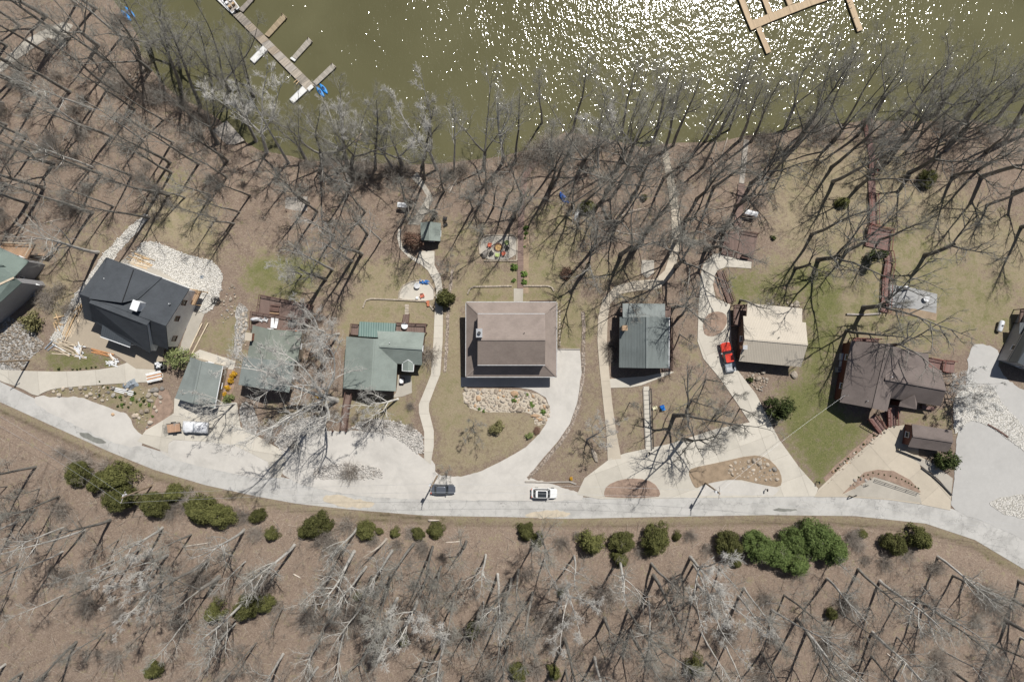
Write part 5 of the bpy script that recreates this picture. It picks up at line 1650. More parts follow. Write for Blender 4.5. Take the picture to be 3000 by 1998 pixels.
def tree_px(u, v, key, H, tip=None, label=None, group=None, **kw):
    if group: label = auto_label(key, u, v, group) or label
    g = G(u, v)
    if g.z <= LAKE_Z + 1e-3: g.z = max(tz(g.x, g.y), LAKE_Z - 0.6)
    lean = None
    if tip:
        t = Pz(tip[0], tip[1], g.z + H * 0.9)
        d = t - g
        hd = Vector((d.x, d.y, 0)); mx = H * 0.9 * 0.55
        if hd.length > mx: hd = hd.normalized() * mx
        lean = (hd.x, hd.y, d.z)
    elif kw.pop('jit', True):
        lean = (random.gauss(0, .05), random.gauss(0, .05), 1)
    TREES.append((g.x, g.y))
    return put_tree(g, key, H, lean, label=label, group=group, **kw)

W = ['wood0', 'wood1', 'wood2', 'wood3', 'wood4']
L_WEST = 'tall bare tree in the leafless wood between the green-roofed corner house and the lake'
G_WEST = 'bare trees of the lakeside wood'
L_SHORE = 'bare tree on the bank leaning out over the lake water'
G_SHORE = 'bare trees leaning over the lake'
L_SOUTH = 'tall bare tree in the leafless wood across the road from the houses'
G_SOUTH = 'bare trees of the wood across the road'
L_YARD = 'bare tree casting a long shadow on the slope between the houses and the lake'
G_YARD = 'bare trees behind the houses'

# lakeside wood beyond the corner house
for x, y in [(1820,1510),(1500,1110),(1000,800),(440,490),(850,1540),(490,1510),(1030,1260),(620,350),(180,240),(370,880),(640,850),(840,1005),(800,1190),(1240,1010),(1380,650),(180,650),(140,760),(1590,1310),(1270,860),(2090,1480),(880,80),(700,40),(240,1260),(280,1420),(60,1150),(30,950),(1020,600),(1120,340),(900,420),(420,150),(60,420),(1320,1290),(1560,1500)]:
    tree_px(*TL(0, 0, x, y), random.choice(W + ['fork0', 'pale0']), random.uniform(18, 25), label=L_WEST, group=G_WEST)
for x, y in [(850,385),(1040,330),(1370,435),(1550,230),(1440,215),(250,300),(930,30),(1210,50),(1570,20),(60,120),(20,360),(400,160)]:
    tree_px(*TL(0, 1, x, y), random.choice(W), random.uniform(18, 24), label=L_WEST, group=G_WEST)
tree_px(*TL(0, 1, 900, 750), 'pale1', 23, label='pale straight-trunked bare tree beside the white stone swale', name='bare_tree')
for x, y in [(1700,250),(1990,440),(2150,490),(2200,385),(1930,230),(2300,230),(2080,60)]:
    tree_px(*TL(0, 1, x, y), random.choice(W + ['small0']), random.uniform(12, 19), label='bare tree on the leafy rise above the white stone bed', group='bare trees above the white stone bed')
# bank trees: base and where the top shows
SHORE_T = [(0,0,1840,980,1500,300),(0,0,2000,1320,1700,700),(0,0,1650,800,1480,300),(0,0,1930,760,1760,250),(0,0,2100,820,1850,350),(0,0,1640,620,1560,200),(0,0,2352,1300,2000,600),(0,0,2260,1060,1950,450),(0,0,1270,480,1100,150),(0,0,1500,300,1450,60),(0,0,1350,420,1300,200),(0,0,2330,900,2050,350),
 (1,0,470,1490,150,900),(1,0,300,1500,-60,900),(1,0,100,1400,-100,750),(1,0,840,1540,690,880),(1,0,1270,1568,950,1020),(1,0,1350,1540,1250,1050),(1,0,1660,1560,1450,960),(1,0,1820,1568,1830,1050),(1,0,2090,1568,2130,780),(1,0,620,1480,560,1150),(1,0,1100,1560,1050,900),(1,0,1520,1540,1650,1050),(1,0,2260,1500,2300,1000),(1,0,870,1560,1000,1000),
 (2,0,30,1500,60,850),(2,0,280,1130,290,720),(2,0,750,1568,880,900),(2,0,960,1568,1250,750),(2,0,1180,1568,1430,950),(2,0,1400,1400,1640,720),(2,0,1580,1550,1950,900),(2,0,1750,1540,2050,1000),(2,0,2100,1290,2352,800),(2,0,640,1550,680,1150),(2,0,380,1560,420,1200),(2,0,1060,1500,1300,620),(2,0,1900,1250,2200,600),(2,0,1300,1300,1480,560),(2,0,2200,1300,2500,800),(2,0,560,1200,700,600),(2,0,1000,1250,1100,700),
 (3,0,580,1540,1050,1150),(3,0,60,1568,500,950),(3,0,1940,1560,2300,1380),(3,0,1640,1380,2150,900),(3,0,2010,1400,2300,1100),(3,0,1100,1500,1500,850),(3,0,1020,1568,1400,1050),(3,0,300,1250,700,600),(3,0,700,1150,1150,550),(3,0,1200,1130,1600,600),(3,0,1500,1150,1900,650),(3,0,1800,1130,2250,560),(3,0,2050,1150,2450,650),(3,0,2250,1150,2600,500),(3,0,500,1160,800,500),(3,0,950,1100,1350,450),(3,0,150,1200,450,450),(3,0,1350,1200,1750,560),(3,0,250,1350,600,800),(3,0,820,1250,1200,700),(3,0,1260,1300,1650,800),(3,0,1750,1260,2150,760),(3,0,2180,1300,2560,760),(3,0,2340,1250,2700,700),(3,0,600,1300,950,820),(3,0,1560,1050,1900,500),(3,0,2120,1080,2480,500),(3,0,420,1120,700,420),(2,0,2000,1200,2250,560),(2,0,1780,1290,2000,700),(2,0,1480,1340,1700,800)]
for c, r, x, y, a, b in SHORE_T:
    k = random.choice(W + ['fork0', 'fork1', 'fork2'])
    if c == 1: k = random.choice(['fork0', 'fork1', 'pale0', 'pale1', 'ghost1', 'wood1'])
    hh = random.uniform(19, 25)
    tree_px(*TL(c, r, x, y), k, hh, TL(c, r, a, b), label=L_SHORE, group=G_SHORE)
tree_px(*TL(1, 0, 845, 1500), 'syc1', 19, TL(1, 0, 720, 900), label='white-limbed sycamore on the bank near the two blue kayaks')
tree_px(*TL(2, 0, 790, 1540), 'ghost0', 18, TL(2, 0, 850, 900), label='silvery fine-twigged tree on the bank in front of the sun glitter')
# trees on the slope behind the houses
for x, y in [(720,600),(1020,590),(970,770),(1145,640),(1730,190),(1550,75),(880,830),(700,910),(1655,390),(2180,340),(1990,350),(1000,380),(560,380),(480,300),(300,140),(900,80),(860,200),(2300,260),(2120,200),(640,1000)]:
    tree_px(*TL(1, 1, x, y), random.choice(W + ['fork0', 'pale2', 'pale0']), random.uniform(16, 23), label=L_YARD, group=G_YARD)
tree_px(*TL(1, 1, 1420, 340), 'fork2', 20, label='dark forked tree beside the roofed bench at the old path')
tree_px(*TL(1, 1, 2090, 590), 'small1', 9, label='bare tree at the corner of the fire pit patio')
tree_px(*TL(1, 1, 1770, 900), 'orna', 6, label='small pale bare tree beside the curving concrete walk')
for x, y in [(650,300),(870,180),(800,300),(1110,230),(1250,540),(1300,480),(960,490),(750,700),(1100,730),(1000,770),(1510,880),(1600,450),(1780,720),(1900,560),(2060,330),(1480,1260),(1530,1350),(20,430),(350,150),(75,300),(1500,650),(1700,260),(1850,150),(420,60),(1020,80),(1400,60),(2200,120),(690,900)]:
    tree_px(*TL(2, 1, x, y), random.choice(['wood0', 'wood1', 'wood3', 'oak0', 'oak1', 'fork2']), random.uniform(18, 25), label=L_YARD, group=G_YARD)
tree_px(*TL(2, 1, 560, 320), 'fork1', 20, label='big forked tree between the blue kayaks and the white canoe')
tree_px(*TL(2, 1, 1020, 1210), 'fork0', 15, label='dark tree against the porch of the grey-green metal cabin')
tree_px(*TL(2, 1, 1540, 1500), 'small2', 12, label='slender bare tree between the metal cabin and the cream house drive')
tree_px(*TL(2, 1, 2100, 1190), 'wood1', 16, label='bare tree just behind the cream metal-roofed house')
LR, GR = 'bare tree standing in the dry lawn near the red boardwalk', 'bare trees by the red boardwalk'
for x, y, H in [(600,100,20),(820,160,18),(460,820,21),(400,590,20),(1960,60,20),(720,740,14),(2010,320,14),(1700,50,15),(250,900,12),(1300,20,18),(2250,200,18),(2330,520,20),(1010,640,15)]:
    tree_px(*TL(3, 1, x, y), random.choice(['oak0', 'oak1', 'wood1', 'wood3']), H + 4, label=LR, group=GR)
tree_px(*TL(3, 1, 1440, 780), 'oak1', 23, label='lone dark-trunked tree on the open lawn above the terrace slab')
tree_px(*TL(3, 1, 880, 1260), 'oak0', 25, label='dark bare tree leaning over the grey terrace slab')
tree_px(*TL(3, 1, 720, 1470), 'wood3', 20, label='bare tree between the cream house and the umber house')
tree_px(2600, 1012, 'oak0', 18, label='pale-limbed tree behind the umber house roof')
tree_px(*TL(3, 1, 1100, 1240), 'small1', 8, label='spindly bare tree at the foot of the grey terrace slab')
# trees in front of the houses
tree_px(*TL(0, 2, 2160, 570), 'syc1', 13, TL(0, 2, 1800, 660), label='pale bare tree in front of the sage-roofed garage')
tree_px(*TL(1, 2, 735, 540), 'syc0', 25, (800, 1128), label='huge white-limbed sycamore between the two sage-roofed houses', spread=1.15)
tree_px(*TL(1, 1, 620, 1480), 'syc1', 16, label='white-limbed sycamore beside the brown decks')
tree_px(*TL(1, 1, 420, 960), 'ghost0', 12, label='silvery bush-like tree on the green patch behind the brown decks')
tree_px(*TL(1, 1, 760, 1500), 'syc1', 14, label='white-limbed tree arching over the grey-green shingle roof')
tree_px(*TL(1, 2, 1300, 530), 'syc1', 13, TL(1, 2, 950, 570), label='leaning white tree in front of the L-shaped house')
tree_px(*TL(1, 2, 2000, 770), 'orna', 6.5, label='young bare tree alone on the tan front lawn')
tree_px(*TL(1, 2, 1760, 1180), 'orna', 4.5, label='twiggy ball-shaped shrub tree by the forecourt pole', spread=0.9)
tree_px(*TL(2, 2, 690, 900), 'syc1', 12, TL(2, 2, 900, 720), label='pale bare tree between the curved drive and the straight walk')
tree_px(*TL(2, 2, 1490, 680), 'oak0', 24, TL(2, 2, 1880, 640), label='large tree whose shadow crosses the concrete to the road')
tree_px(*TL(2, 2, 1570, 900), 'oak1', 19, label='spreading bare tree at the edge of the wide concrete drive')
tree_px(*TL(2, 2, 1780, 350), 'small0', 12, label='bare tree beside the stacked walls below the red pickup')
tree_px(*TL(2, 2, 2050, 480), 'small2', 9, label='thin bare tree next to the cream house drive')
tree_px(*TL(2, 2, 1900, 640), 'small1', 9, label='russet-twigged bare tree in front of the cream house drive')
tree_px(*TL(2, 2, 1650, 540), 'small0', 12, label='slim grey tree beside the blue chairs')
tree_px(*TL(2, 2, 1950, 740), 'small1', 10, label='twiggy grey tree at the inner edge of the wide drive')
tree_px(*TL(2, 2, 2090, 620), 'small2', 10, label='twiggy grey tree beside the upper drive slabs')
tree_px(*TL(2, 2, 1080, 560), 'small0', 7, label='bare shrub-like tree beside the timber-edged steps')
# wood across the road
for c, x, y in [(0,1010,80),(0,1490,150),(0,1760,215),(0,1040,450),(0,1080,560),(0,1500,630),(0,1910,450),(0,2010,600),(0,780,170),(0,2160,1030),(0,150,100),(0,580,150),(0,1540,400),(0,2240,170),(0,200,1480),(0,700,1200),
 (1,350,310),(1,920,160),(1,900,370),(1,1010,510),(1,1240,590),(1,1450,300),(1,985,850),(1,1060,600),(1,750,880),(1,1480,830),(1,1620,320),(1,1700,510),(1,1930,280),(1,2110,400),(1,1300,800),(1,2040,930),(1,2350,620),(1,1600,560),(1,250,1310),(1,1250,360),(1,1750,1140),(1,2220,580),(1,2090,830),(1,1040,1250),(1,1540,1350),
 (2,570,410),(2,60,540),(2,190,740),(2,500,700),(2,1060,900),(2,1300,590),(2,1280,480),(2,1670,490),(2,1700,670),(2,1640,420),(2,1090,1090),(2,1740,1110),(2,230,200),(2,2130,700),(2,2290,1290),(2,480,1170),(2,760,1340),(2,1960,1230),(2,1270,1170),(2,2080,780),(2,850,980),
 (3,30,900),(3,265,985),(3,830,530),(3,1030,640),(3,1180,830),(3,1370,800),(3,960,1110),(3,610,1290),(3,1240,1380),(3,1560,420),(3,1690,1460),(3,2240,800),(3,2060,1220),(3,1700,590),(3,350,1110),(3,150,770),(3,540,620),(3,2190,1000),(3,2300,640),(3,1800,640),(3,2320,1160),(3,1440,850)]:
    tree_px(*TL(c, 3, x, y), random.choice(['wood0', 'wood1', 'wood3', 'pale0', 'pale1', 'pale2', 'pale0', 'pale1', 'pale2', 'ghost1', 'fork2', 'small0']), random.uniform(15, 23), label=L_SOUTH, group=G_SOUTH)
tree_px(*TL(1, 3, 1195, 255), 'snag', 10, label='broken pale trunk without a crown across the road')
# more of the wood across the road, kept apart from the ones above
rs = random.Random(11)
cnt = 0
while cnt < 62:
    u = rs.uniform(-40, 3040); v = rs.uniform(1290, 2010)
    lo = np.interp(u, _lo[:, 0], _lo[:, 1])
    if v < lo + 95: continue
    g = G(u, v)
    if min((g.x - a) ** 2 + (g.y - b) ** 2 for a, b in TREES) < 3.4 ** 2: continue
    tree_px(u, v, rs.choice(['wood2', 'wood4', 'pale0', 'pale1', 'pale2', 'pale2', 'small0', 'small1', 'small2']), rs.uniform(9, 21), label=L_SOUTH, group=G_SOUTH)
    cnt += 1

# ------------------------------------------------------------------ evergreens and shrubs
def leaf_crown(seed, rx, rz_, nl, leaf, n_lump=26, cone=0.0, lump=0.38, elong=1.0, fill=0.7):
    """clumps of small leaf faces over an uneven volume, base at z=0"""
    rng = random.Random(seed)
    V = []; F = []
    lumps = []
    for i in range(n_lump):
        t = rng.random() ** 0.8
        a = rng.uniform(0, 6.283)
        prof = (1 - t) ** 0.7 if cone else math.sqrt(max(0.0, 1 - (2 * t - 0.85) ** 2 / 1.35))
        rr = rx * prof * rng.uniform(0.45, 0.85)
        lumps.append((rr * math.cos(a), rr * math.sin(a), rz_ * (0.06 + 0.86 * t), rx * lump * rng.uniform(0.6, 1.15) * (0.55 + 0.45 * prof)))
    lumps.append((0, 0, rz_ * 0.5, rx * 0.55)); lumps.append((0, 0, rz_ * 0.78, rx * (0.25 if cone else 0.45)))
    for i in range(nl):
        lx, ly, lz, lr = lumps[rng.randrange(len(lumps))]
        d = vnorm((rng.gauss(0, 1), rng.gauss(0, 1), rng.gauss(0, 1) + 0.25))
        r = lr * (rng.uniform(fill, 1.08) if rng.random() < .8 else rng.uniform(1.0, 1.4))
        p = (lx + d[0] * r, ly + d[1] * r, max(0.05, lz + d[2] * r * 1.1))
        n = vnorm((d[0] + rng.gauss(0, .55), d[1] + rng.gauss(0, .55), d[2] + rng.gauss(0, .55)))
        x = vnorm((n[1] - n[2] * 0.3, -n[0] + 0.2 * n[2], n[0] * .3 - n[1] * .2 + 1e-3))
        y = (n[1] * x[2] - n[2] * x[1], n[2] * x[0] - n[0] * x[2], n[0] * x[1] - n[1] * x[0])
        s = leaf * rng.uniform(0.6, 1.3); e = s * elong
        k = len(V)
        for a, b in ((-1, -.35), (0.1, -.6), (1, 0.05), (0.0, .6)):
            V.append((p[0] + x[0] * a * e + y[0] * b * s, p[1] + x[1] * a * e + y[1] * b * s, p[2] + x[2] * a * e + y[2] * b * s))
        F.append((k, k + 1, k + 2, k + 3))
    return V, F

def mesh_vf(name, V, F, mat):
    me = bpy.data.meshes.new(name); me.from_pydata(V, [], F); me.materials.append(mat); me.update()
    return me

def stem_mesh(h, r):
    s = Sticks(); s.add([(0, 0, -.4), (0, 0, h * .5), (0, 0, h)], [r * 1.2, r, r * .4], 6)
    return s.mesh('stem', M['bark'])

EV = {}
for i in range(4):
    EV['cedar%d' % i] = (mesh_vf('cedar_crown', *leaf_crown(20 + i, 2.6, 5.6, 12000, 0.12, 76, cone=(i % 2), lump=0.27), M['cedar']), stem_mesh(5, .14), 2.6, 6.2)
for i in range(2):
    EV['pine%d' % i] = (mesh_vf('pine_crown', *leaf_crown(40 + i, 3.6, 8.0, 14000, 0.14, 60, lump=0.32, elong=1.5), M['pine']), stem_mesh(8, .2), 3.6, 9.0)
EV['holly'] = (mesh_vf('holly_crown', *leaf_crown(51, 2.2, 3.8, 3600, 0.17, 26), M['holly']), stem_mesh(3, .1), 2.2, 3.8)
EV['column'] = (mesh_vf('column_crown', *leaf_crown(52, 1.0, 6.0, 3000, 0.16, 26, cone=1, lump=0.6), M['holly']), stem_mesh(5, .1), 1.0, 6.0)
EV['round'] = (mesh_vf('round_crown', *leaf_crown(53, 1.8, 4.4, 3600, 0.17, 26, lump=0.42), M['cedar']), stem_mesh(4, .1), 1.8, 4.4)
EV['shrub'] = (mesh_vf('shrub_leaves', *leaf_crown(54, 0.7, 0.9, 520, 0.10, 12), M['shrubgreen']), stem_mesh(.6, .04), 0.7, 0.9)
EV['herb'] = (mesh_vf('herb_leaves', *leaf_crown(55, 0.5, 0.45, 300, 0.10, 10), M['herb']), stem_mesh(.3, .02), 0.5, 0.45)
EV['forsythia'] = (mesh_vf('blossom', *leaf_crown(56, 0.75, 1.2, 900, 0.08, 14, lump=0.45), M['forsythia']), stem_mesh(.8, .04), 0.75, 1.2)
EV['olive'] = (mesh_vf('olive_leaves', *leaf_crown(57, 1.3, 1.6, 1100, 0.12, 18), M['olivebush']), stem_mesh(1.2, .05), 1.3, 1.6)
EV['tallshrub'] = (mesh_vf('tall_shrub_leaves', *leaf_crown(58, 2.3, 4.4, 1500, 0.13, 36, lump=0.3, fill=0.2), M['shrubgreen']), stem_mesh(4, .1), 2.3, 5.0)
EV['dark'] = (mesh_vf('dark_leaves', *leaf_crown(59, 0.45, 0.5, 260, 0.09, 8), M['holly']), stem_mesh(.4, .03), 0.45, 0.5)
EV['russet'] = (mesh_vf('russet_leaves', *leaf_crown(61, 2.6, 4.4, 3000, 0.14, 30, fill=0.2), M['brushred']), stem_mesh(3, .1), 2.6, 4.4)

def evergreen(u, v, rpx, key, label, name='evergreen_tree', cat='tree', group=None, hs=1.0):
    """u,v: where the middle of the crown shows; rpx its radius in photograph pixels"""
    cm, sm, r0, h0 = EV[key]
    g = G(u, v)
    r = rpx * (CAM_H - g.z) / FPX
    s = r / r0
    h = h0 * s * hs
    z = g.z + h * 0.55
    for _ in range(5):
        x, y = P0(u, v, z); z = tz(x, y) + h * 0.55
    T = newobj(name, None); T.location = (x, y, tz(x, y)); T.rotation_euler = (0, 0, random.uniform(0, 6.28))
    q = random.uniform(.82, 1.12)
    T.scale = (s * q, s / q, s * hs)
    tag(T, label, cat, group)
    newobj('crown', cm, T); newobj('trunk', sm, T)
    TREES.append((x, y))
    return T

GC, LC = 'cedars along the far side of the road', 'dense olive-green cedar on the bank across the road'
k = 0
for u, v, r in [(223,1389,38),(325,1405,55),(345,1462,46),(505,1450,40),(446,1480,40),(580,1500,58),(640,1512,40),(275,1420,36),(919,1540,38),(890,1560,28),(1072,1555,30),(1155,1563,20),(1225,1565,20),(1276,1558,31),(957,1540,22),(791,1568,26),(752,1512,24),(1541,1562,32),(1575,1582,22),(1736,1597,46),(1825,1590,36),(1819,1641,30),(1924,1581,45),(1985,1573,18),(2141,1600,42),(2160,1651,20),(2527,1565,16),(2703,1584,46),(2626,1597,34),(1046,1750,17),(1110,1556,12)]:
    evergreen(u, v, r, 'cedar%d' % (k % 4), '%s cedar on the bank across the road opposite %s' % ('big olive-green' if r > 36 else ('small olive-green' if r < 25 else 'rounded olive-green'), sector(u, S_TAB)), 'cedar_tree', group=GC, hs=random.uniform(0.75, 1.05)); k += 1
LP, GP = 'bright green pine in the clump across the road', 'green pines across the road'
for i, (u, v, r) in enumerate([(2225,1602,44),(2393,1580,56),(2441,1610,46),(2282,1625,42),(2330,1650,40),(2330,1590,40)]):
    evergreen(u, v, r, 'pine%d' % (i % 2), ['green pine of the clump beside the tallest olive cedar', 'largest green pine of the clump, closest to the road', 'green pine at the outer end of the clump towards the grey chip drive', 'green pine in the middle back of the clump', 'green pine deepest in the wood of its clump', 'green pine between the largest one and the cedars'][i], 'pine_tree', group=GP, hs=random.uniform(.8, 1))
LF, GF = 'dull green cedar deep among bare trees across the road', 'cedars deep in the wood'
for u, v, r in [(619,1800,38),(715,1785,38),(440,1970,30),(769,1770,30),(2042,1960,36),(1520,1973,28),(1624,1976,24),(1385,1850,24),(1180,1880,22),(2440,1800,18),(1645,1740,14)]:
    evergreen(u, v, r, 'cedar%d' % (k % 4), '%s dull green cedar deep in the far wood opposite %s' % ('small' if r < 25 else 'broad', sector(u, S_TAB)), 'cedar_tree', group=GF); k += 1
evergreen(1302, 874, 27, 'round', 'dark round cedar beside the concrete walk', 'cedar_tree')
evergreen(1722, 603, 24, 'cedar2', 'olive cedar shading the white canoe', 'cedar_tree', hs=.7)
evergreen(1888, 578, 9, 'round', 'tiny round cedar in the leaf litter behind the houses', 'cedar_tree')
evergreen(2722, 522, 28, 'cedar0', 'dark cedar on the dry bank beyond the red boardwalk', 'cedar_tree', hs=.7)
evergreen(2577, 748, 17, 'column', 'dark narrow evergreen beside the red boardwalk', 'evergreen_tree')
evergreen(2473, 592, 24, 'cedar1', 'grey-green cedar tangled with bare branches near the red boardwalk', 'cedar_tree', hs=.7)
evergreen(2285, 1195, 38, 'holly', 'big dark green bush tree at the corner of the green front lawn', 'holly_tree', hs=1.1)
evergreen(2775, 1345, 33, 'holly', 'dark holly bush below the small umber garage', 'holly_bush', 'bush')
evergreen(522, 1048, 44, 'tallshrub', 'airy light green tree at the corner of the sage-roofed garage', 'leafy_tree')
evergreen(95, 940, 34, 'olive', 'olive bush beside the gravel lane', 'bush', 'bush')
evergreen(1210, 705, 32, 'russet', 'russet brown-leaved tree beside the green shed', 'russet_tree')
evergreen(1660, 800, 22, 'russet', 'low russet bush on the tan slope behind the brown-roofed house', 'russet_bush', 'bush', hs=.6)
for u, v, r, lab in [(684,1097,11,'yellow forsythia nearest the concrete back patio'),(675,1114,11,'yellow forsythia second from the concrete back patio'),(666,1135,9,'yellow forsythia third from the concrete back patio'),(658,1155,8,'yellow and green forsythia at the driveway end of its row'),(932,1160,8,'yellow forsythia under the white sycamore'),(1673,1402,6,'small yellow forsythia at the drive corner near the white car')]:
    evergreen(u, v, r, 'forsythia', lab, 'forsythia_bush', 'bush')
evergreen(668, 1168, 17, 'shrub', 'green shrub at the end of the forsythia row', 'shrub', 'shrub')
evergreen(1457, 1255, 24, 'olive', 'olive-yellow bush on the tan front lawn', 'bush', 'bush')
evergreen(1551, 1276, 12, 'shrub', 'green shrub beside the curved drive', 'shrub', 'shrub')
evergreen(1573, 1262, 13, 'russet', 'brown twiggy shrub beside the curved drive', 'shrub', 'shrub', hs=.5)
evergreen(2965, 1010, 11, 'shrub', 'yellow-green shrub against the charcoal house', 'shrub', 'shrub')
evergreen(2265, 608 + 90, 9, 'dark', 'small dark shrub in the tan grass near the brown deck', 'shrub', 'shrub')
evergreen(2198, 1114, 11, 'dark', 'dark green shrub on the rocky bank below the cream house', 'shrub', 'shrub')
LB, GB = 'green plant in the border beside the long plank walk', 'plants beside the plank walk'
for u, v, r in [(1507,783,12),(1541,668,9),(1541,672+12,7),(1536,803,11),(1536,827,10),(1505,822,7),(1537,723,4),(1538,698,4)]:
    evergreen(u, v, r, 'herb', LB, 'plant', 'plant', GB)
LK, GK = 'small dark evergreen in the planted strip along the curved island', 'evergreens on the curved island'
for t in np.linspace(0, 1, 14):
    u = np.interp(t, [0, .25, .6, 1], [2515, 2560, 2640, 2690]); v = np.interp(t, [0, .25, .6, 1], [1398, 1384, 1402, 1430])
    evergreen(u, v, 3.6, 'dark', LK, 'small_shrub', 'shrub', GK)
LM, GM = 'small dark shrub in the mulch bed edging the driveway', 'shrubs edging the driveway'
for u, v in [(2560,1275),(2531,1302),(2507,1325),(2485,1343),(2476,1351),(2465,1358),(2455,1370),(2448,1378)]:
    evergreen(u, v, 4, 'dark', LM, 'small_shrub', 'shrub', GM)
LN, GN = 'tiny shrub at the grass edge of the pale driveway', 'tiny shrubs by the pale driveway'
for u, v in [(171,1081),(212,1083),(235,1081),(253,1079),(268,1077),(280,1076),(225,1083)]:
    evergreen(u, v, 3.5 if u > 180 else 5, 'dark', LN, 'small_shrub', 'shrub', GN)
LH, GH = 'green tuft between stones of the big rock garden', 'tufts in the rock garden'
for u, v, r in [(1506,1173,8),(1512,1160,6),(1558,1185,9),(1592,1206,9),(1404,1198,5),(1417,1204,5),(1545,1156,5)]:
    evergreen(u, v, r, 'herb', LH, 'plant', 'plant', GH)
LQ, GQ = 'green tuft on the stony slope above the lay-by', 'tufts on the stony slope'
for i in range(26):
    u = random.uniform(290, 450); v = 1120 + (u - 290) * 0.35 + random.uniform(-5, 55)
    evergreen(u, v, random.uniform(3, 6), random.choice(['herb', 'dark']), LQ, 'plant', 'plant', GQ)
# bare brush
def brush_mesh(seed, n=150, L=1.5, spread=1.0, r=0.012):
    rng = random.Random(seed); s = Sticks()
    for i in range(n):
        a = rng.uniform(0, 6.283); e = rng.uniform(0.25, 1.2)
        p = (rng.gauss(0, .35 * spread), rng.gauss(0, .35 * spread), -0.1)
        d = (math.cos(a) * math.sin(e) * spread, math.sin(a) * math.sin(e) * spread, math.cos(e))
        ln = L * rng.uniform(.5, 1.2)
        b = walk(rng, p, vnorm(d), ln, 3, .14, .03)
        s.add(b, [r * 1.4, r * 1.1, r * .8, r * .4], 3)
        for k in range(4):
            q, dd = pick(b, rng.uniform(.35, .98))
            f = side_dir(rng, dd, rng.uniform(.4, .9)); fl = ln * rng.uniform(.2, .45)
            s.add([q, (q[0] + f[0] * fl, q[1] + f[1] * fl, q[2] + f[2] * fl)], [r * .8, r * .4], 3)
    return s
BR = [brush_mesh(70 + i, (190, 150, 230)[i], (1.8, 1.4, 2.3)[i], (1.1, 1.0, 1.3)[i]).mesh('brush', M['brush']) for i in range(3)]
def brush(u, v, s, label, group=None, name='bare_shrub'):
    g = G(u, v)
    o = newobj(name, random.choice(BR)); o.location = g; o.rotation_euler = (0, 0, random.uniform(0, 6.28))
    o.scale = (s, s, s * random.uniform(.7, 1))
    tag(o, label, 'shrub', group)
for x, y, s in [(730,660,1.1),(1030,740,1.0),(910,710,.6),(1310,750,.7),(1420,790,.8),(1200,760,.6),(1415,595,.7)]:
    brush(*TL(1, 2, x, y), s, 'rounded brown shrub in the stone bed by the forecourt', 'brown shrubs in the stone bed')
for x, y, s in [(130,900,.9),(350,960,1.0)]:
    brush(*TL(1, 2, x, y), s, 'russet shrub at the foot of the huge sycamore', 'russet shrubs under the sycamore')
for x, y, s in [(910,160,1.0),(900,60,.9)]:
    brush(*TL(2, 2, x, y), s, 'straw-coloured grass clump at the shaded side of the metal cabin', 'grass clumps by the metal cabin', 'grass_clump')
for x, y, s in [(880,1200,1.4),(1600,560,1.3)]:
    brush(*TL(1, 2, x if x < 1000 else 1590, 130 if x > 1000 else y), s, 'leafless shrub against a house wall', 'leafless wall shrubs')
LBR, GBR = 'low leafless brush in the wood across the road', 'brush in the wood across the road'
for i in range(70):
    u = rs.uniform(0, 3000); v = rs.uniform(1300, 1998)
    if v < np.interp(u, _lo[:, 0], _lo[:, 1]) + 60: continue
    brush(u, v, rs.uniform(.8, 1.9), 'low leafless brush in the wood across the road opposite ' + sector(u, S_TAB), GBR)
LBS, GBS = 'low leafless brush along the lake bank', 'brush along the lake bank'
for i in range(34):
    u = rs.uniform(330, 2990)
    v = np.interp(u, [p[0] for p in SHORE], [p[1] for p in SHORE]) + rs.uniform(4, 46)
    brush(u, v, rs.uniform(.9, 1.9), 'low leafless brush along the lake bank near ' + sector(u, N_TAB), GBS)
LBW, GBW = 'low leafless brush under the bare lakeside trees', 'brush under the lakeside trees'
for i in range(34):
    u, v = rs.uniform(0, 640), rs.uniform(120, 640)
    if v < np.interp(u, [p[0] for p in SHORE], [p[1] for p in SHORE]) + 20: continue
    brush(u, v, rs.uniform(.8, 1.6), 'low leafless brush under the lakeside trees near ' + nearest(u, v, W_MARKS), GBW)
for (u, v, s) in [(150,890,1.6),(175,850,1.4),(205,905,1.3),(130,870,1.2)]:
    brush(u, v, s, 'tangled brown brush between the stone swale and the corner house', 'brush by the stone swale')

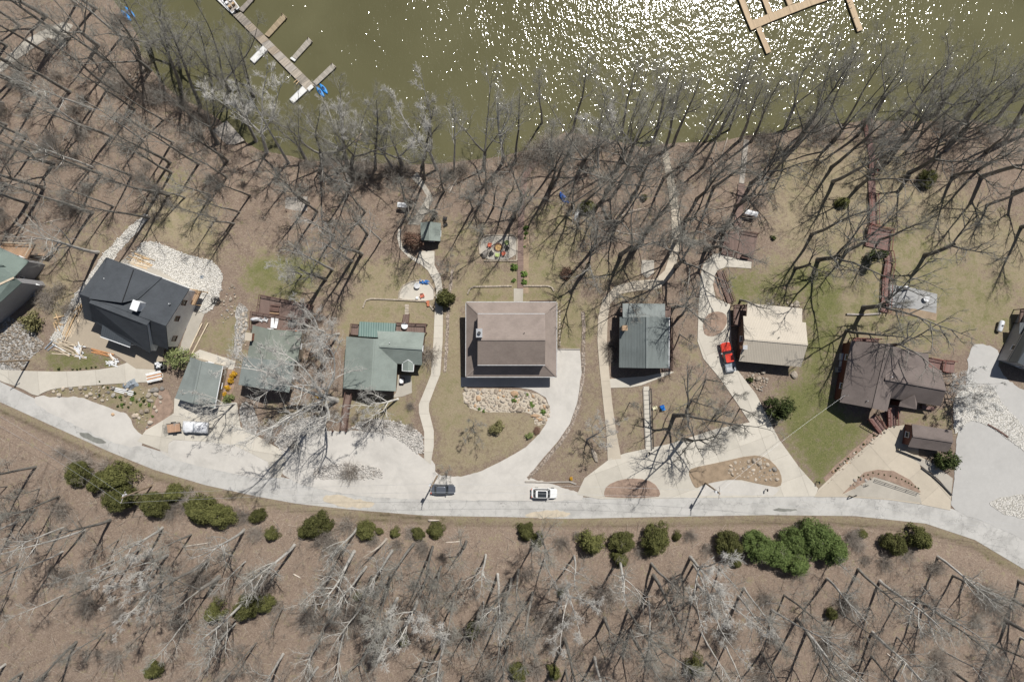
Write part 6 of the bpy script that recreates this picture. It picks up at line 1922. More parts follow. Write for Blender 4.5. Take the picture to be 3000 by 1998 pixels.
# blossoming tree by the grey drive
def blossom_tree():
    A, B, H = bare_tree(seed=610, H=9, r0=0.16, crown=0.15, nprim=20, fork=6, plen=3.0, wob=0.06, nsec=6, ntw=6, ntt=3, twig_r=0.016, up=0.12)
    rng = random.Random(5)
    V = []; F = []
    for i in range(0, len(B.v), 9):
        p = B.v[i]
        if p[2] < 2.2: continue
        p = (p[0] + rng.gauss(0, .08), p[1] + rng.gauss(0, .08), p[2] + rng.gauss(0, .08))
        a = rng.uniform(0, 6.28); s = rng.uniform(.03, .07); k = len(V); t = rng.gauss(0, .5)
        for j in range(4):
            b = a + j * math.pi / 2
            V.append((p[0] + s * math.cos(b), p[1] + s * math.sin(b), p[2] + s * t * math.cos(b + 1)))
        F.append((k, k + 1, k + 2, k + 3))
    tm = A.mesh('blossom_trunk', M['bark']); cm = B.mesh('blossom_twigs', M['twig_pale']); fm = mesh_vf('blossoms', V, F, M['blossom'])
    for (u, v), lab, H in (((2765, 1128), 'white-blossomed tree reaching over the grey chip drive', 9.5), ((2768, 1168), 'white-blossomed tree standing in the white stone bed', 8.5)):
        g = G(u, v)
        T = newobj('blossom_tree', None); T.location = g; T.scale = (H / 9,) * 3
        T.rotation_euler = (0.0, 0.22, u * 1.3)
        T.rotation_euler = (Vector((0, 0, 1)).rotation_difference(Vector((.25, .02, 1)).normalized()).to_matrix() @ Matrix.Rotation(u * 1.3, 3, 'Z')).to_euler()
        tag(T, lab, 'tree')
        newobj('trunk', tm, T); c = newobj('crown', cm, T); newobj('blossom', fm, c)
blossom_tree()

# fallen branches and twigs on the wood floors: nobody could count them
def litter_sticks():
    s = Sticks(); rng = random.Random(77)
    pts = []
    for i in range(9000):
        if rng.random() < .62: u, v = rng.uniform(-20, 3020), rng.uniform(1290, 2010)
        elif rng.random() < .5: u, v = rng.uniform(-20, 700), rng.uniform(0, 720)
        else: u, v = rng.uniform(650, 3000), rng.uniform(400, 720)
        if v > 1200 and v < np.interp(u, _lo[:, 0], _lo[:, 1]) + 45: continue
        if v < 1200 and v < np.interp(u, [p[0] for p in SHORE], [p[1] for p in SHORE]) + 6: continue
        pts.append((u, v))
    for p in Gs(pts):
        a = rng.uniform(0, 6.283); L = min(3.2, rng.expovariate(1 / .8) + .25); r = .008 + .009 * L
        d = (math.cos(a), math.sin(a), rng.uniform(-.02, .14))
        k = (-d[1] * rng.gauss(0, .12), d[0] * rng.gauss(0, .12))
        z0 = p.z + r
        s.add([(p.x, p.y, z0), (p.x + d[0] * L * .5 + k[0], p.y + d[1] * L * .5 + k[1], z0 + d[2] * L * .5), (p.x + d[0] * L, p.y + d[1] * L, tz(p.x, p.y) + r + d[2] * L)], [r, r * .9, r * .4], 3)
    o = newobj('fallen_twigs', s.mesh('fallen_twigs', M['logpale']))
    tag(o, 'fallen twigs and branches scattered over the leaf litter', 'twigs', kind='stuff')
litter_sticks()

def undergrowth():
    """saplings and whips too many to count"""
    s = Sticks(); rng = random.Random(99)
    shx = [p[0] for p in SHORE]; shy = [p[1] for p in SHORE]
    pts = []
    for i in range(2500):
        q = rng.random()
        if q < .6: u, v = rng.uniform(-20, 3020), rng.uniform(1290, 2010)
        elif q < .78: u, v = rng.uniform(-20, 700), rng.uniform(0, 700)
        elif q < .9: u = rng.uniform(350, 3000); v = np.interp(u, shx, shy) + rng.uniform(3, 40)
        else: u, v = rng.uniform(650, 2250), rng.uniform(440, 700)
        if v > 1200 and v < np.interp(u, _lo[:, 0], _lo[:, 1]) + 60: continue
        if v < 1200 and v < np.interp(u, shx, shy) + 3: continue
        if v < 1200 and noise.noise(Vector((u * .012, v * .012, 5))) < -.05: continue
        if 1395 < u < 1560 and 600 < v < 790: continue
        pts.append((u, v))
    for p in Gs(pts):
        h = rng.uniform(1.2, 6.0); r = .006 + .005 * h
        b = walk(rng, (p.x, p.y, p.z - .1), vnorm((rng.gauss(0, .2), rng.gauss(0, .2), 1)), h, 4, .09, .02)
        s.add(b, [r, r * .85, r * .65, r * .45, r * .2], 3)
        for k in range(int(5 + h * 2.2)):
            q, d = pick(b, rng.uniform(.3, .98))
            f = side_dir(rng, d, rng.uniform(.5, 1.1)); L = h * rng.uniform(.12, .34)
            tb = walk(rng, q, f, L, 2, .12, .06)
            s.add(tb, [r * .5, r * .35, r * .15], 3)
            for m in range(2):
                q2, d2 = pick(tb, rng.uniform(.3, .95)); f2 = side_dir(rng, d2, rng.uniform(.4, .9)); L2 = L * rng.uniform(.3, .6)
                s.add([q2, (q2[0] + f2[0] * L2, q2[1] + f2[1] * L2, q2[2] + f2[2] * L2)], [r * .3, r * .12], 3)
    o = newobj('undergrowth', s.mesh('undergrowth', M['brush']))
    tag(o, 'leafless saplings and whips of the woodland undergrowth', 'undergrowth', kind='stuff')
undergrowth()
for i in range(46):
    u = rs.uniform(180, 2760); v = np.interp(u, _lo[:, 0], _lo[:, 1]) + rs.uniform(45, 130)
    brush(u, v, rs.uniform(.7, 1.3), 'low brown brush on the bank among the cedars opposite ' + sector(u, S_TAB), 'brush among the roadside cedars')
# ------------------------------------------------------------------ objects
def cmat(name, col, rough=0.6, var=0.12, **kw):
    if name not in M: M[name] = plain(name, col, rough, var, **kw)
    return M[name]
cmat('dock_grey', (0.34, 0.31, 0.275), .9, .2); cmat('dock_white', (0.66, 0.66, 0.64), .7, .06)
M['dock_tan'] = planks('dock_tan_boards', (0.50, 0.385, 0.26), -0.38, 0.22, 0.09); cmat('blue_plastic', (0.03, 0.22, 0.55), .4, .06); cmat('deepblue_plastic', (0.015, 0.10, 0.42), .4, .06)
cmat('tarp_white', (0.62, 0.63, 0.65), .6, .12); cmat('tarp_blue', (0.05, 0.16, 0.42), .6, .25, scale=3); cmat('navy', (0.03, 0.06, 0.14), .5)
cmat('red_plastic', (0.55, 0.15, 0.09), .5, .06); cmat('lime_plastic', (0.40, 0.48, 0.19), .5, .06); cmat('cream_plastic', (0.70, 0.66, 0.46), .5, .05)
cmat('terracotta', (0.42, 0.15, 0.08), .8); cmat('ash', (0.44, 0.29, 0.13), .95, .3, scale=4); cmat('rust', (0.20, 0.12, 0.09), .9, .2)
cmat('paleroof', (0.60, 0.61, 0.62), .5); cmat('orange_ball', (0.70, 0.17, 0.05), .5); cmat('greenpipe', (0.06, 0.42, 0.20), .5); cmat('slate_plastic', (0.24, 0.27, 0.30), .5, .35, scale=3)
M['dockboards'] = [planks('dock_boards_%d' % i, c, 0.83, 0.2, 0.22) for i, c in enumerate([(0.30, 0.265, 0.225), (0.37, 0.335, 0.295), (0.255, 0.225, 0.195), (0.40, 0.35, 0.29), (0.33, 0.275, 0.215)])]
M['dockboards_x'] = [planks('finger_boards_%d' % i, c, -0.74, 0.2, 0.2) for i, c in enumerate([(0.36, 0.33, 0.285), (0.34, 0.27, 0.18), (0.28, 0.25, 0.22)])]

def float_deck(T, px, z, mat, name='deck_section', th=0.28):
    poly = [Pz(u, v, z) for u, v in px]
    if (poly[1] - poly[0]).cross(poly[2] - poly[0]).z < 0: poly = poly[::-1]
    return MB().prism(poly, -th).build(name, mat, T)

def docks():
    z = lambda x, y: Z((600, 0), 2.8, x, y)
    wz = LAKE_Z + 0.45
    T = thing('pier', 'long weathered grey plank pier with side fingers reaching into the lake', 'pier', Pz(*z(560, 420), LAKE_Z))
    a = [(252, 102), (390, 188), (490, 287), (700, 477), (890, 682)]
    L0, L1 = Vector((230, 124)), Vector((836, 742)); R0, R1 = Vector((296, 100)), Vector((900, 700))
    n = 13
    for i in range(n):
        t0, t1 = i / n + 0.0008, (i + 1) / n - 0.0008
        q = [lerp(L0, L1, t0), lerp(R0, R1, t0), lerp(R0, R1, t1), lerp(L0, L1, t1)]
        o = float_deck(T, [z(p.x, p.y) for p in q], wz + (i % 2) * 0.004, M['dockboards'][(i * 7 + i // 3) % 5])
    W_ = thing('pier', 'white panelled dock section with a motor boat moored beside it', 'pier', Pz(*z(170, 50), LAKE_Z))
    for t0, t1 in ((-.9, -.3), (-.295, .3), (.305, .99)):
        A, B = Vector((228, 122)), Vector((85, -15)); C, D = Vector((272, 76)), Vector((158, -15))
        q = [lerp(B, A, t0), lerp(D, C, t0), lerp(D, C, t1), lerp(B, A, t1)]
        float_deck(W_, [z(p.x, p.y) for p in q], wz + .02, M['dock_white'])
    def finger(lab, q, mat, cuts=()):
        F = thing('dock_finger', lab, 'dock', Pz(*z(*q[0]), LAKE_Z))
        float_deck(F, [z(*p) for p in q], wz - .01, mat)
        c = [Pz(*z(*p), wz) for p in q]
        for p in (lerp(c[2], c[0], .04), lerp(c[3], c[1], .04)):
            MB().tube([(p.x, p.y, LAKE_Z - 2.5), (p.x, p.y, LAKE_Z + 1.0)], 0.07, 8).build('mooring_post', M['brownwood'], F)
        return F
    finger('brown plank finger beside the white dock section', [(277, 78), (312, 102), (410, -10), (385, -30)], M['dockboards_x'][2])
    finger('tan plank finger of the weathered pier, bleached at its tip', [(490, 284), (526, 306), (674, 146), (640, 114)], M['dockboards_x'][1])
    F = finger('grey plank finger of the weathered pier with a white panel at its root', [(716, 466), (750, 488), (883, 343), (850, 310)], M['dockboards_x'][0])
    float_deck(F, [z(*p) for p in [(698, 480), (736, 506), (748, 492), (714, 468)]], wz, M['dock_white'], 'white_panel')
    F = finger('grey plank finger at the tip of the weathered pier near the kayaks', [(884, 676), (918, 700), (1078, 552), (1046, 520)], M['dockboards_x'][0])
    P = thing('float', 'small white float panel at the end of the weathered pier', 'float', Pz(*z(862, 722), LAKE_Z))
    float_deck(P, [z(*p) for p in [(838, 727), (872, 694), (894, 716), (856, 750)]], wz + .03, M['dock_white'], 'panel')
    MB().box(Pz(*z(866, 722), wz - .32), (1.0, 0.7, .3), .7).build('float_drum', M['black'], P)
    for q, lab in (([(370, 486), (405, 520), (515, 407), (480, 371)], 'white swim float moored at the middle of the weathered pier'), ([(694, 816), (726, 847), (840, 742), (806, 703)], 'white swim float moored near the tip of the weathered pier')):
        P = thing('float', lab, 'float', Pz(*z(*q[0]), LAKE_Z))
        float_deck(P, [z(*p) for p in q], wz - .05, M['dock_white'], 'float_deck')
        cc = [Pz(*z(*p), wz) for p in q]
        e = MB()
        for i in range(4): e.beam(cc[i] - Vector((0, 0, .12)), cc[(i + 1) % 4] - Vector((0, 0, .12)), .1, .16)
        e.build('bumper', M['steel'], P)
    Ld = thing('swim_ladder', 'small new-wood ladder on the side of the weathered pier', 'ladder', Pz(*z(765, 662), LAKE_Z))
    for dx in (-9, 9):
        p = Pz(*z(765 + dx, 662 + dx * .7), wz)
        MB().box(p + Vector((-.3, -.3, .02)), (.9, .14, .1), .76).build('rail', M['newwood'], Ld)
    # tan docks on the other side of the glitter
    y = lambda a, b: Z((2140, 0), 3.365, a, b)
    T = thing('dock', 'tan composite dock with several boat fingers in the sun glitter', 'dock', Pz(*y(400, 180), LAKE_Z))
    for q in ([(170, 220), (371, 142), (396, 218), (205, 300)], [(373, 141), (569, 62), (596, 138), (398, 217)], [(571, 61), (775, -5), (800, 58), (598, 137)], [(777, -6), (975, -72), (1000, -10), (802, 57)], [(977, -73), (1140, -130), (1165, -65), (1002, -11)]):
        float_deck(T, [y(*p) for p in q], wz + .05, M['dock_tan'])
    for q in ([(20, -160), (80, -180), (215, 204), (169, 219)], [(255, -160), (315, -180), (411, 127), (367, 141)], [(480, -160), (540, -180), (617, 40), (570, 60)]):
        float_deck(T, [y(*p) for p in q], wz + .045, M['dock_tan'], 'finger')
    g = float_deck(T, [y(*p) for p in [(255, 287), (301, 262), (402, 512), (357, 533)]], wz + .06, M['dock_tan'], 'gangway', .16)
    T2 = thing('dock', 'narrow tan dock finger with dark cleats beside the glitter', 'dock', Pz(*y(1230, 200), LAKE_Z))
    float_deck(T2, [y(*p) for p in [(1090, -160), (1150, -160), (1215, 36), (1163, 54)]], wz + .05, M['dock_tan'])
    float_deck(T2, [y(*p) for p in [(1164, 56), (1216, 38), (1305, 295), (1255, 315)]], wz + .05, M['dock_tan'])
    for a, b in ((1172, 30), (1185, 85), (1215, 185), (1248, 285)):
        p = Pz(*y(a, b), wz + .1); MB().box(p, (.5, .1, .1), .6).build('cleat', M['black'], T2)
docks()

def hull(L, B, D, nose=0.5, stern=0.8, n=12, keel=0.25):
    rings = []
    for i in range(n + 1):
        t = i / n
        x = (t - .5) * L
        w = B / 2 * (min(1.0, (1 - t) ** .5 * 1.6) if t > .45 else (stern + (1 - stern) * min(1, t / .4)))
        w = max(w, .02)
        rise = keel * max(0, (t - .6) / .4) ** 2
        ring = [(x, -w, D), (x, -w * .9, D * .45 + rise), (x, -w * .4, rise * .8), (x, 0, rise * .7), (x, w * .4, rise * .8), (x, w * .9, D * .45 + rise), (x, w, D)]
        rings.append(ring)
    return rings

def place(T, p, rz): T.location = p; T.rotation_euler = (0, 0, rz)

def kayak(u, v, ang, label, mat, L=2.5, z=None, group=None):
    p = Pz(u, v, LAKE_Z - .05) if z is None else z
    T = thing('kayak', label, 'kayak', p, ang, group)
    rr = []
    for i in range(13):
        t = i / 12; x = (t - .5) * L; w = .42 * max(.06, math.sin(math.pi * min(max(t, .03), .97)) ** .55)
        rr.append([(x, w * math.cos(a), .17 + .17 * math.sin(a) * (1 if math.sin(a) < 0 else .75)) for a in np.linspace(0, 2 * math.pi, 11)[:-1]])
    MB().loft(rr).build('hull', mat, T, smooth=True, local=True)
    c = MB(); c.loft([[( -.1 + .42 * math.cos(a), .24 * math.sin(a), .29 + h) for a in np.linspace(0, 2 * math.pi, 13)[:-1]] for h in (0, .05)]); c.build('cockpit', M['navy'], T, local=True)
    MB().box((-.35, 0, .38), (.1, .36, .16)).build('seat', M['black'], T, local=True)
kayak(939, 271, -0.9, 'bright blue kayak floating at the pier tip, closer to the white float', M['blue_plastic'])
kayak(949, 262, -0.9, 'bright blue kayak floating at the pier tip, closer to the plank finger', M['blue_plastic'])
kayak(371, 48, -0.8, 'bright blue kayak pulled up at the lake edge of the leafless wood, nearer the trees', M['blue_plastic'], 2.9, G(371, 48, .12))
kayak(382, 38, -0.8, 'bright blue kayak pulled up at the lake edge of the leafless wood, nearer the water', M['blue_plastic'], 2.9, G(382, 38, .12))
kayak(1648, 579, 2.0, 'deep blue kayak lying under the forked tree, its end uphill', M['deepblue_plastic'], 2.3, G(1648, 579, .15))
kayak(1657, 583, 2.2, 'deep blue kayak lying under the forked tree, beside its twin', M['deepblue_plastic'], 2.1, G(1657, 583, .12))

def boat():
    p = Pz(668, 2, LAKE_Z - .1)
    T = thing('motor_boat', 'white motor boat with tan seats moored at the white dock', 'boat', p, math.radians(128))
    MB().loft(hull(6.2, 2.1, .8, stern=.92), cap=True).build('hull', M['whitetrim'], T, local=True)
    MB().prism([(x, yv, .84) for x, yv in ((-2.9, -.85), (-.4, -.85), (.5, -.55), (.5, .55), (-.4, .85), (-2.9, .85))], -.05).build('cockpit_floor', M['dock_grey'], T, local=True)
    for yv in (-.45, .45):
        MB().box((-1.9, yv, 1.02), (.5, .5, .4)).box((-2.15, yv, 1.3), (.12, .5, .5)).build('seat', M['newwood'], T, local=True)
        MB().box((-.9, yv, 1.02), (.5, .5, .4)).build('seat', M['whitetrim'], T, local=True)
    MB().prism([(-.3, -.8, 1.3), (.05, -.5, 1.35), (.05, .5, 1.35), (-.3, .8, 1.3)], -.4).build('windscreen', M['glass'], T, local=True)
    MB().box((-3.15, 0, .7), (.4, .45, .9)).build('outboard_motor', M['black'], T, local=True)
boat()

def canoe(u, v, rz, L, label, mat, z, name='canoe'):
    T = thing(name, label, name.replace('_', ' '), z, rz)
    rr = []
    for i in range(15):
        t = i / 14; x = (t - .5) * L; w = .45 * max(.05, math.sin(math.pi * min(max(t, .02), .98)) ** .7)
        rr.append([(x, w * math.cos(a), .05 + .42 * math.sin(a) * (.7 + .3 * w / .45)) for a in np.linspace(0, math.pi, 9)])
    MB().loft(rr).build('hull', mat, T, smooth=True, local=True)
    MB().beam((-L * .45, 0, .45), (L * .45, 0, .45), .05, .05).build('keel', mat, T, local=True)
canoe(0, 0, math.radians(70), 3.9, 'overturned white canoe on the ground beside the olive cedar', M['dock_white'], G(1692, 622, .1))
canoe(0, 0, math.radians(48), 2.3, 'tan pointed canoe floating upside down below the bank trees', M['dock_tan'], Pz(1051, 405, LAKE_Z - .05))

# ---- vehicles
def ring_rr(L, W_, z, r=.45, ox=0.0, n=5, nose=1.0):
    pts = []
    for cx, cy, a0 in ((L / 2 - r, W_ / 2 - r, 0), (-L / 2 + r, W_ / 2 - r, 90), (-L / 2 + r, -W_ / 2 + r, 180), (L / 2 - r, -W_ / 2 + r, 270)):
        for k in range(n):
            a = math.radians(a0 + 90 * k / (n - 1))
            x = cx + r * math.cos(a)
            pts.append((x + ox, (cy + r * math.sin(a)) * (1 - (1 - nose) * max(0, x / (L / 2)) ** 2), z))
    return pts

def wheel(T, x, y, r=.34, w_=.24):
    t = MB(); t.tube([(x, y - w_ / 2, r), (x, y + w_ / 2, r)], r, 14)
    o = t.build('wheel', M['rubber'], T, local=True)
    s = 1 if y > 0 else -1
    MB().tube([(x, y + s * (w_ / 2 - .02), r), (x, y + s * (w_ / 2 + .012), r)], r * .62, 12).build('rim', M['steel'], o, local=True)

def car(u, v, ang, label, paint, L=4.7, W_=1.8, suv=False, glassroof=False):
    p = G(u, v, .12)
    T = thing('parked_car', label, 'car', p, ang)
    H = 1.66 if suv else 1.44
    belt = .98 if suv else .9
    b = MB().loft([ring_rr(L - .25, W_ - .2, .28, .35, nose=.94), ring_rr(L - .02, W_, .5, .5, nose=.92), ring_rr(L, W_, .68, .52, nose=.9), ring_rr(L - .12, W_ - .06, belt - .1, .5, nose=.9), ring_rr(L - .35, W_ - .2, belt, .45, nose=.9)])
    b.build('body', paint, T, smooth=False, local=True)
    cl = L * (.66 if suv else .56); cox = -L * (.10 if suv else .06)
    MB().loft([ring_rr(cl, W_ - .22, belt - .01, .3, cox), ring_rr(cl * .86, W_ - .38, belt + (H - belt) * .55, .3, cox), ring_rr(cl * .72, W_ - .5, H - .05, .28, cox - .03)]).build('cabin_glass', M['glass'], T, local=True)
    MB().loft([ring_rr(cl * .70, W_ - .48, H - .075, .28, cox - .04), ring_rr(cl * .68, W_ - .52, H - .01, .28, cox - .04), ring_rr(cl * .6, W_ - .66, H + .02, .25, cox - .04)]).build('roof', paint, T, local=True)
    if glassroof:
        MB().box((cox + .05, 0, H + .028), (cl * .5, W_ - .74, .02)).build('glass_roof', M['glass'], T, local=True)
    for s in (-1, 1):
        MB().beam((cox - cl * .47, s * (W_ / 2 - .14), belt), (cox - cl * .33, s * (W_ / 2 - .27), H - .06), .07, .05).build('pillar', paint, T, local=True)
        MB().beam((cox + cl * .47, s * (W_ / 2 - .16), belt), (cox + cl * .31, s * (W_ / 2 - .28), H - .06), .06, .05).build('pillar', paint, T, local=True)
        MB().box((cox + cl * .36, s * (W_ / 2 + .08), belt + .04), (.16, .2, .14)).build('mirror', paint, T, local=True)
        MB().box((L / 2 - .22, s * (W_ / 2 - .36), .7), (.3, .34, .14)).build('headlight', M['whitetrim'], T, local=True)
        MB().box((-L / 2 + .1, s * (W_ / 2 - .3), .78), (.16, .36, .16)).build('tail_light', M['red_plastic'], T, local=True)
        for x in (L * .31, -L * .3): wheel(T, x, s * (W_ / 2 - .12))
    MB().box((L / 2 - .02, 0, .42), (.06, .5, .12)).build('number_plate', M['whitetrim'], T, local=True)
    return T
car(1299, 1431, 0.0, 'dark grey sedan parked at the forecourt edge of the road', carpaint('paint_graphite', (0.15, 0.165, 0.19), .5), 4.7, 1.85)
car(1594, 1442, -0.02, 'white car with dark glass roof parked at the mouth of the curved drive', carpaint('paint_white', (0.74, 0.74, 0.73), 0.0), 4.95, 1.95, True, True)

def pickup():
    red = carpaint('paint_red', (0.66, 0.05, 0.025), .05)
    a = G(2128, 1045, .14)
    T = thing('pickup_truck', 'bright red pickup truck with grey tool-laden bed on the concrete drive', 'truck', a, math.radians(102))
    L, W_ = 5.6, 1.95
    MB().loft([ring_rr(2.9, W_ - .15, .45, .35, 1.3, nose=.95), ring_rr(3.0, W_, .75, .45, 1.3, nose=.93), ring_rr(2.95, W_ - .05, 1.02, .4, 1.28, nose=.93), ring_rr(2.75, W_ - .25, 1.12, .35, 1.26, nose=.93)]).build('body', red, T, local=True)
    MB().loft([ring_rr(2.3, W_ - .16, 1.1, .25, .02), ring_rr(1.9, W_ - .36, 1.55, .25, -.08), ring_rr(1.6, W_ - .46, 1.80, .22, -.14)]).build('cabin_glass', M['glass'], T, local=True)
    MB().loft([ring_rr(1.62, W_ - .42, 1.77, .22, -.2), ring_rr(1.58, W_ - .48, 1.86, .2, -.2)]).build('roof', red, T, local=True)
    b = MB()
    for s in (-1, 1): b.box((-1.9, s * (W_ / 2 - .06), .85), (1.9, .1, .62))
    b.box((-2.83, 0, .85), (.1, W_ - .02, .62)).box((-1.9, 0, .6), (1.95, W_ - .1, .1))
    b.build('bed', M['slate_plastic'], T, local=True)
    MB().box((-1.45, 0, 1.22), (.9, W_ - .1, .08)).build('bed_cover', M['slate_plastic'], T, local=True)
    MB().box((-2.3, .25, .95), (.8, 1.1, .5)).build('tool_box', M['steel'], T, local=True)
    MB().box((-2.5, -.75, 1.18), (.9, .08, .06)).build('bed_rail', M['whitetrim'], T, local=True)
    for s in (-1, 1):
        MB().box((.85, s * (W_ / 2 + .12), 1.2), (.18, .26, .2)).build('mirror', M['steel'], T, local=True)
        MB().box((2.72, s * .7, .82), (.14, .35, .2)).build('headlight', M['whitetrim'], T, local=True)
        for x in (1.75, -1.75): wheel(T, x, s * (W_ / 2 - .12), .4, .28)
    MB().box((2.8, 0, .55), (.12, 1.8, .2)).build('bumper', M['steel'], T, local=True)
pickup()

def trailers():
    a = G(514, 1252, .12)
    T = thing('utility_trailer', 'small utility trailer with brown plank bed and mesh ramp', 'trailer', a, math.radians(7))
    MB().box((0, 0, .6), (2.5, 1.6, .08)).build('bed', planks('trailer_boards', (0.40, 0.255, 0.17), .0, .3, .1), T, local=True)
    f = MB()
    for s in (-1, 1): f.box((0, s * .86, .75), (2.6, .06, .06)).box((0, s * .86, .58), (2.6, .08, .12))
    f.box((1.3, 0, .75), (.06, 1.75, .06)); f.build('frame', M['black'], T, local=True)
    r = MB()
    for k in range(7): r.beam((-1.32, -.8 + k * .267, .6), (-1.75, -.8 + k * .267, 1.3), .03, .03)
    for k in range(4): r.beam((-1.32 - .14 * k, -.83, .6 + .23 * k), (-1.32 - .14 * k, .83, .6 + .23 * k), .03, .03)
    r.build('ramp_gate', M['black'], T, local=True)
    MB().beam((1.3, 0, .55), (2.1, 0, .5), .1, .1).build('drawbar', M['black'], T, local=True)
    for s in (-1, 1): wheel(T, 0, s * 1.0, .32, .2); MB().box((0, s * 1.0, .72), (.8, .26, .05)).build('mudguard', M['black'], T, local=True)
    a = G(579, 1250, .12)
    T = thing('covered_trailer', 'white-tarped trailer parked before the sage-roofed garage', 'trailer', a, math.radians(-3))
    rng = random.Random(4)
    MB().box((0, 0, .5), (4.5, 1.9, .4)).build('chassis', M['navy'], T, local=True)
    rr = []
    for i in range(13):
        x = -2.35 + 4.7 * i / 12
        hh = 1.55 + .18 * math.sin(i * 1.1) + rng.uniform(-.08, .08) - (.35 if i in (0, 12) else 0)
        rr.append([(x, 1.08 * c + rng.gauss(0, .03), (.62 + (hh - .62) * max(0, s) ** .5) + rng.gauss(0, .02)) for c, s in [(math.cos(t), math.sin(t)) for t in np.linspace(0, math.pi, 9)]])
    MB().loft(rr).build('tarpaulin', M['tarp_white'], T, local=True)
    MB().box((0, 0, 1.66), (.12, 1.5, .04)).build('strap', M['slate_plastic'], T, local=True)
    MB().beam((2.3, 0, .5), (3.1, 0, .45), .1, .1).build('drawbar', M['black'], T, local=True)
    for x in (-.4, .5):
        for s in (-1, 1): wheel(T, x, s * .95, .34, .22)
trailers()

# ---- chairs and tables
def adirondack(key, mat):
    T = thing('patio_chair', '', 'chair')
    for k in range(5):
        MB().box((-.02, -.22 + k * .11, .36), (.5, .095, .03)).build('seat_slat', mat, T, local=True)
        MB().beam((-.26, -.22 + k * .11, .34), (-.5, -.24 + k * .12, .95 - abs(k - 2) * .05), .1, .025).build('back_slat', mat, T, local=True)
    for s in (-1, 1):
        MB().box((-.05, s * .34, .55), (.65, .13, .03)).build('armrest', mat, T, local=True)
        MB().box((.22, s * .33, .27), (.06, .06, .54)).build('leg', mat, T, local=True)
        MB().beam((-.4, s * .3, .05), (.1, s * .3, .4), .05, .08).build('leg', mat, T, local=True)
    return T
CH = {}
def chair(u, v, ang, mat, label, group=None, dz=.15, s=1.0, z=None):
    if mat not in CH: CH[mat] = adirondack(mat, M[mat]); T = CH[mat]
    else: T = copy_tree(CH[mat])
    T.location = G(u, v, dz) if z is None else Pz(u, v, z); T.rotation_euler = (0, 0, ang); T.scale = (s, s, s)
    tag(T, label, 'chair', group)
    return T
z5 = lambda x, y: Z((1140, 600), 2.8, x, y)
def face(u, v, cu, cv): return math.atan2(-(cv - v), cu - u)
FP = z5(897, 350)
for (x, y), m, lab in (((830, 335), 'red_plastic', 'coral red patio chair by the fire pit beside the dark boulder'), ((960, 315), 'lime_plastic', 'lime green patio chair by the fire pit near the plank walk'), ((963, 360), 'black', 'black patio chair between the lime and coral chairs near the plank walk'), ((935, 398), 'red_plastic', 'coral red patio chair at the lawn edge of the fire pit patio'), ((888, 410), 'lime_plastic', 'lime green patio chair at the lawn edge of the fire pit patio'), ((843, 395), 'black', 'black patio chair between the coral chair and the lime chair by the boulder')):
    u, v = z5(x, y); chair(u, v, face(u, v, *FP), m, lab, None, .13)
chair(1238, 868, -1.2, 'red_plastic', 'red patio chair on the half-round patio', None, .1)
chair(1943, 1195, 0.3, 'blue_plastic', 'blue plastic chair under the tree, beside the cream chair', None, .02)
chair(1938, 1190, 1.9, 'deepblue_plastic', 'dark blue plastic chair under the tree, tipped against its neighbour', None, .02)
chair(1917, 1195, -1.3, 'cream_plastic', 'cream plastic chair under the tree beside the timber steps', None, .02)
chair(1305, 640, 1.4, 'black', 'black chair in the leaf litter beside the green shed, facing uphill', None, .02)
chair(1306, 660, -1.1, 'black', 'black chair in the leaf litter beside the green shed, toppled look', None, .02)

def fire_pit():
    g = G(*FP, .12)
    T = thing('fire_pit', 'round brown fire pit with ashes between coloured chairs', 'fire pit', g)
    n = 14
    for k in range(n):
        a = 2 * math.pi * k / n
        MB().box((.74 * math.cos(a), .74 * math.sin(a), .2), (.2, .31, .4), a).build('block', M['rust'], T, local=True)
    MB().tube([(0, 0, .02), (0, 0, .2)], .62, 16).build('ash_bed', M['ash'], T, local=True)
    b = thing('boulder', 'large dark flat boulder at the corner of the fire pit patio', 'boulder', G(*z5(785, 405)))
    MB().rock(G(*z5(785, 405), .25), (2.0, 1.4, 1.0), random.Random(9), .9, 9).build('stone', M['stone_grey'], b)
fire_pit()

def round_table(u, v, r, label, mat, z=None, h=.72, name='round_table', cat='table'):
    g = G(u, v, .1) if z is None else Pz(u, v, z)
    T = thing(name, label, cat, g)
    MB().loft([[(r * k * math.cos(a), r * k * math.sin(a), zz) for a in np.linspace(0, 2 * math.pi, 25)[:-1]] for k, zz in ((.97, h - .05), (1, h - .03), (1, h), (.97, h + .01))]).build('table_top', mat, T, local=True)
    MB().tube([(0, 0, 0), (0, 0, h - .05)], .06, 8).build('pedestal', M['steel'], T, local=True)
    MB().tube([(0, 0, 0), (0, 0, .05)], r * .5, 12).build('base', M['steel'], T, local=True)
round_table(1223, 838, .58, 'round grey table on the half-round patio', M['paleroof'])
round_table(1223, 873, .26, 'small round white side table on the half-round patio', M['whitetrim'], h=.5)
round_table(2709, 876, .6, 'round white table under branches on the grey terrace slab', M['whitetrim'])
_zL = max(G(1110, 1060).z, G(1100, 1150).z) + .45
round_table(*Z((980, 900), 4.02, 832, 220), .62, 'round white table on the small rear deck', M['whitetrim'], z=_zL + .9)

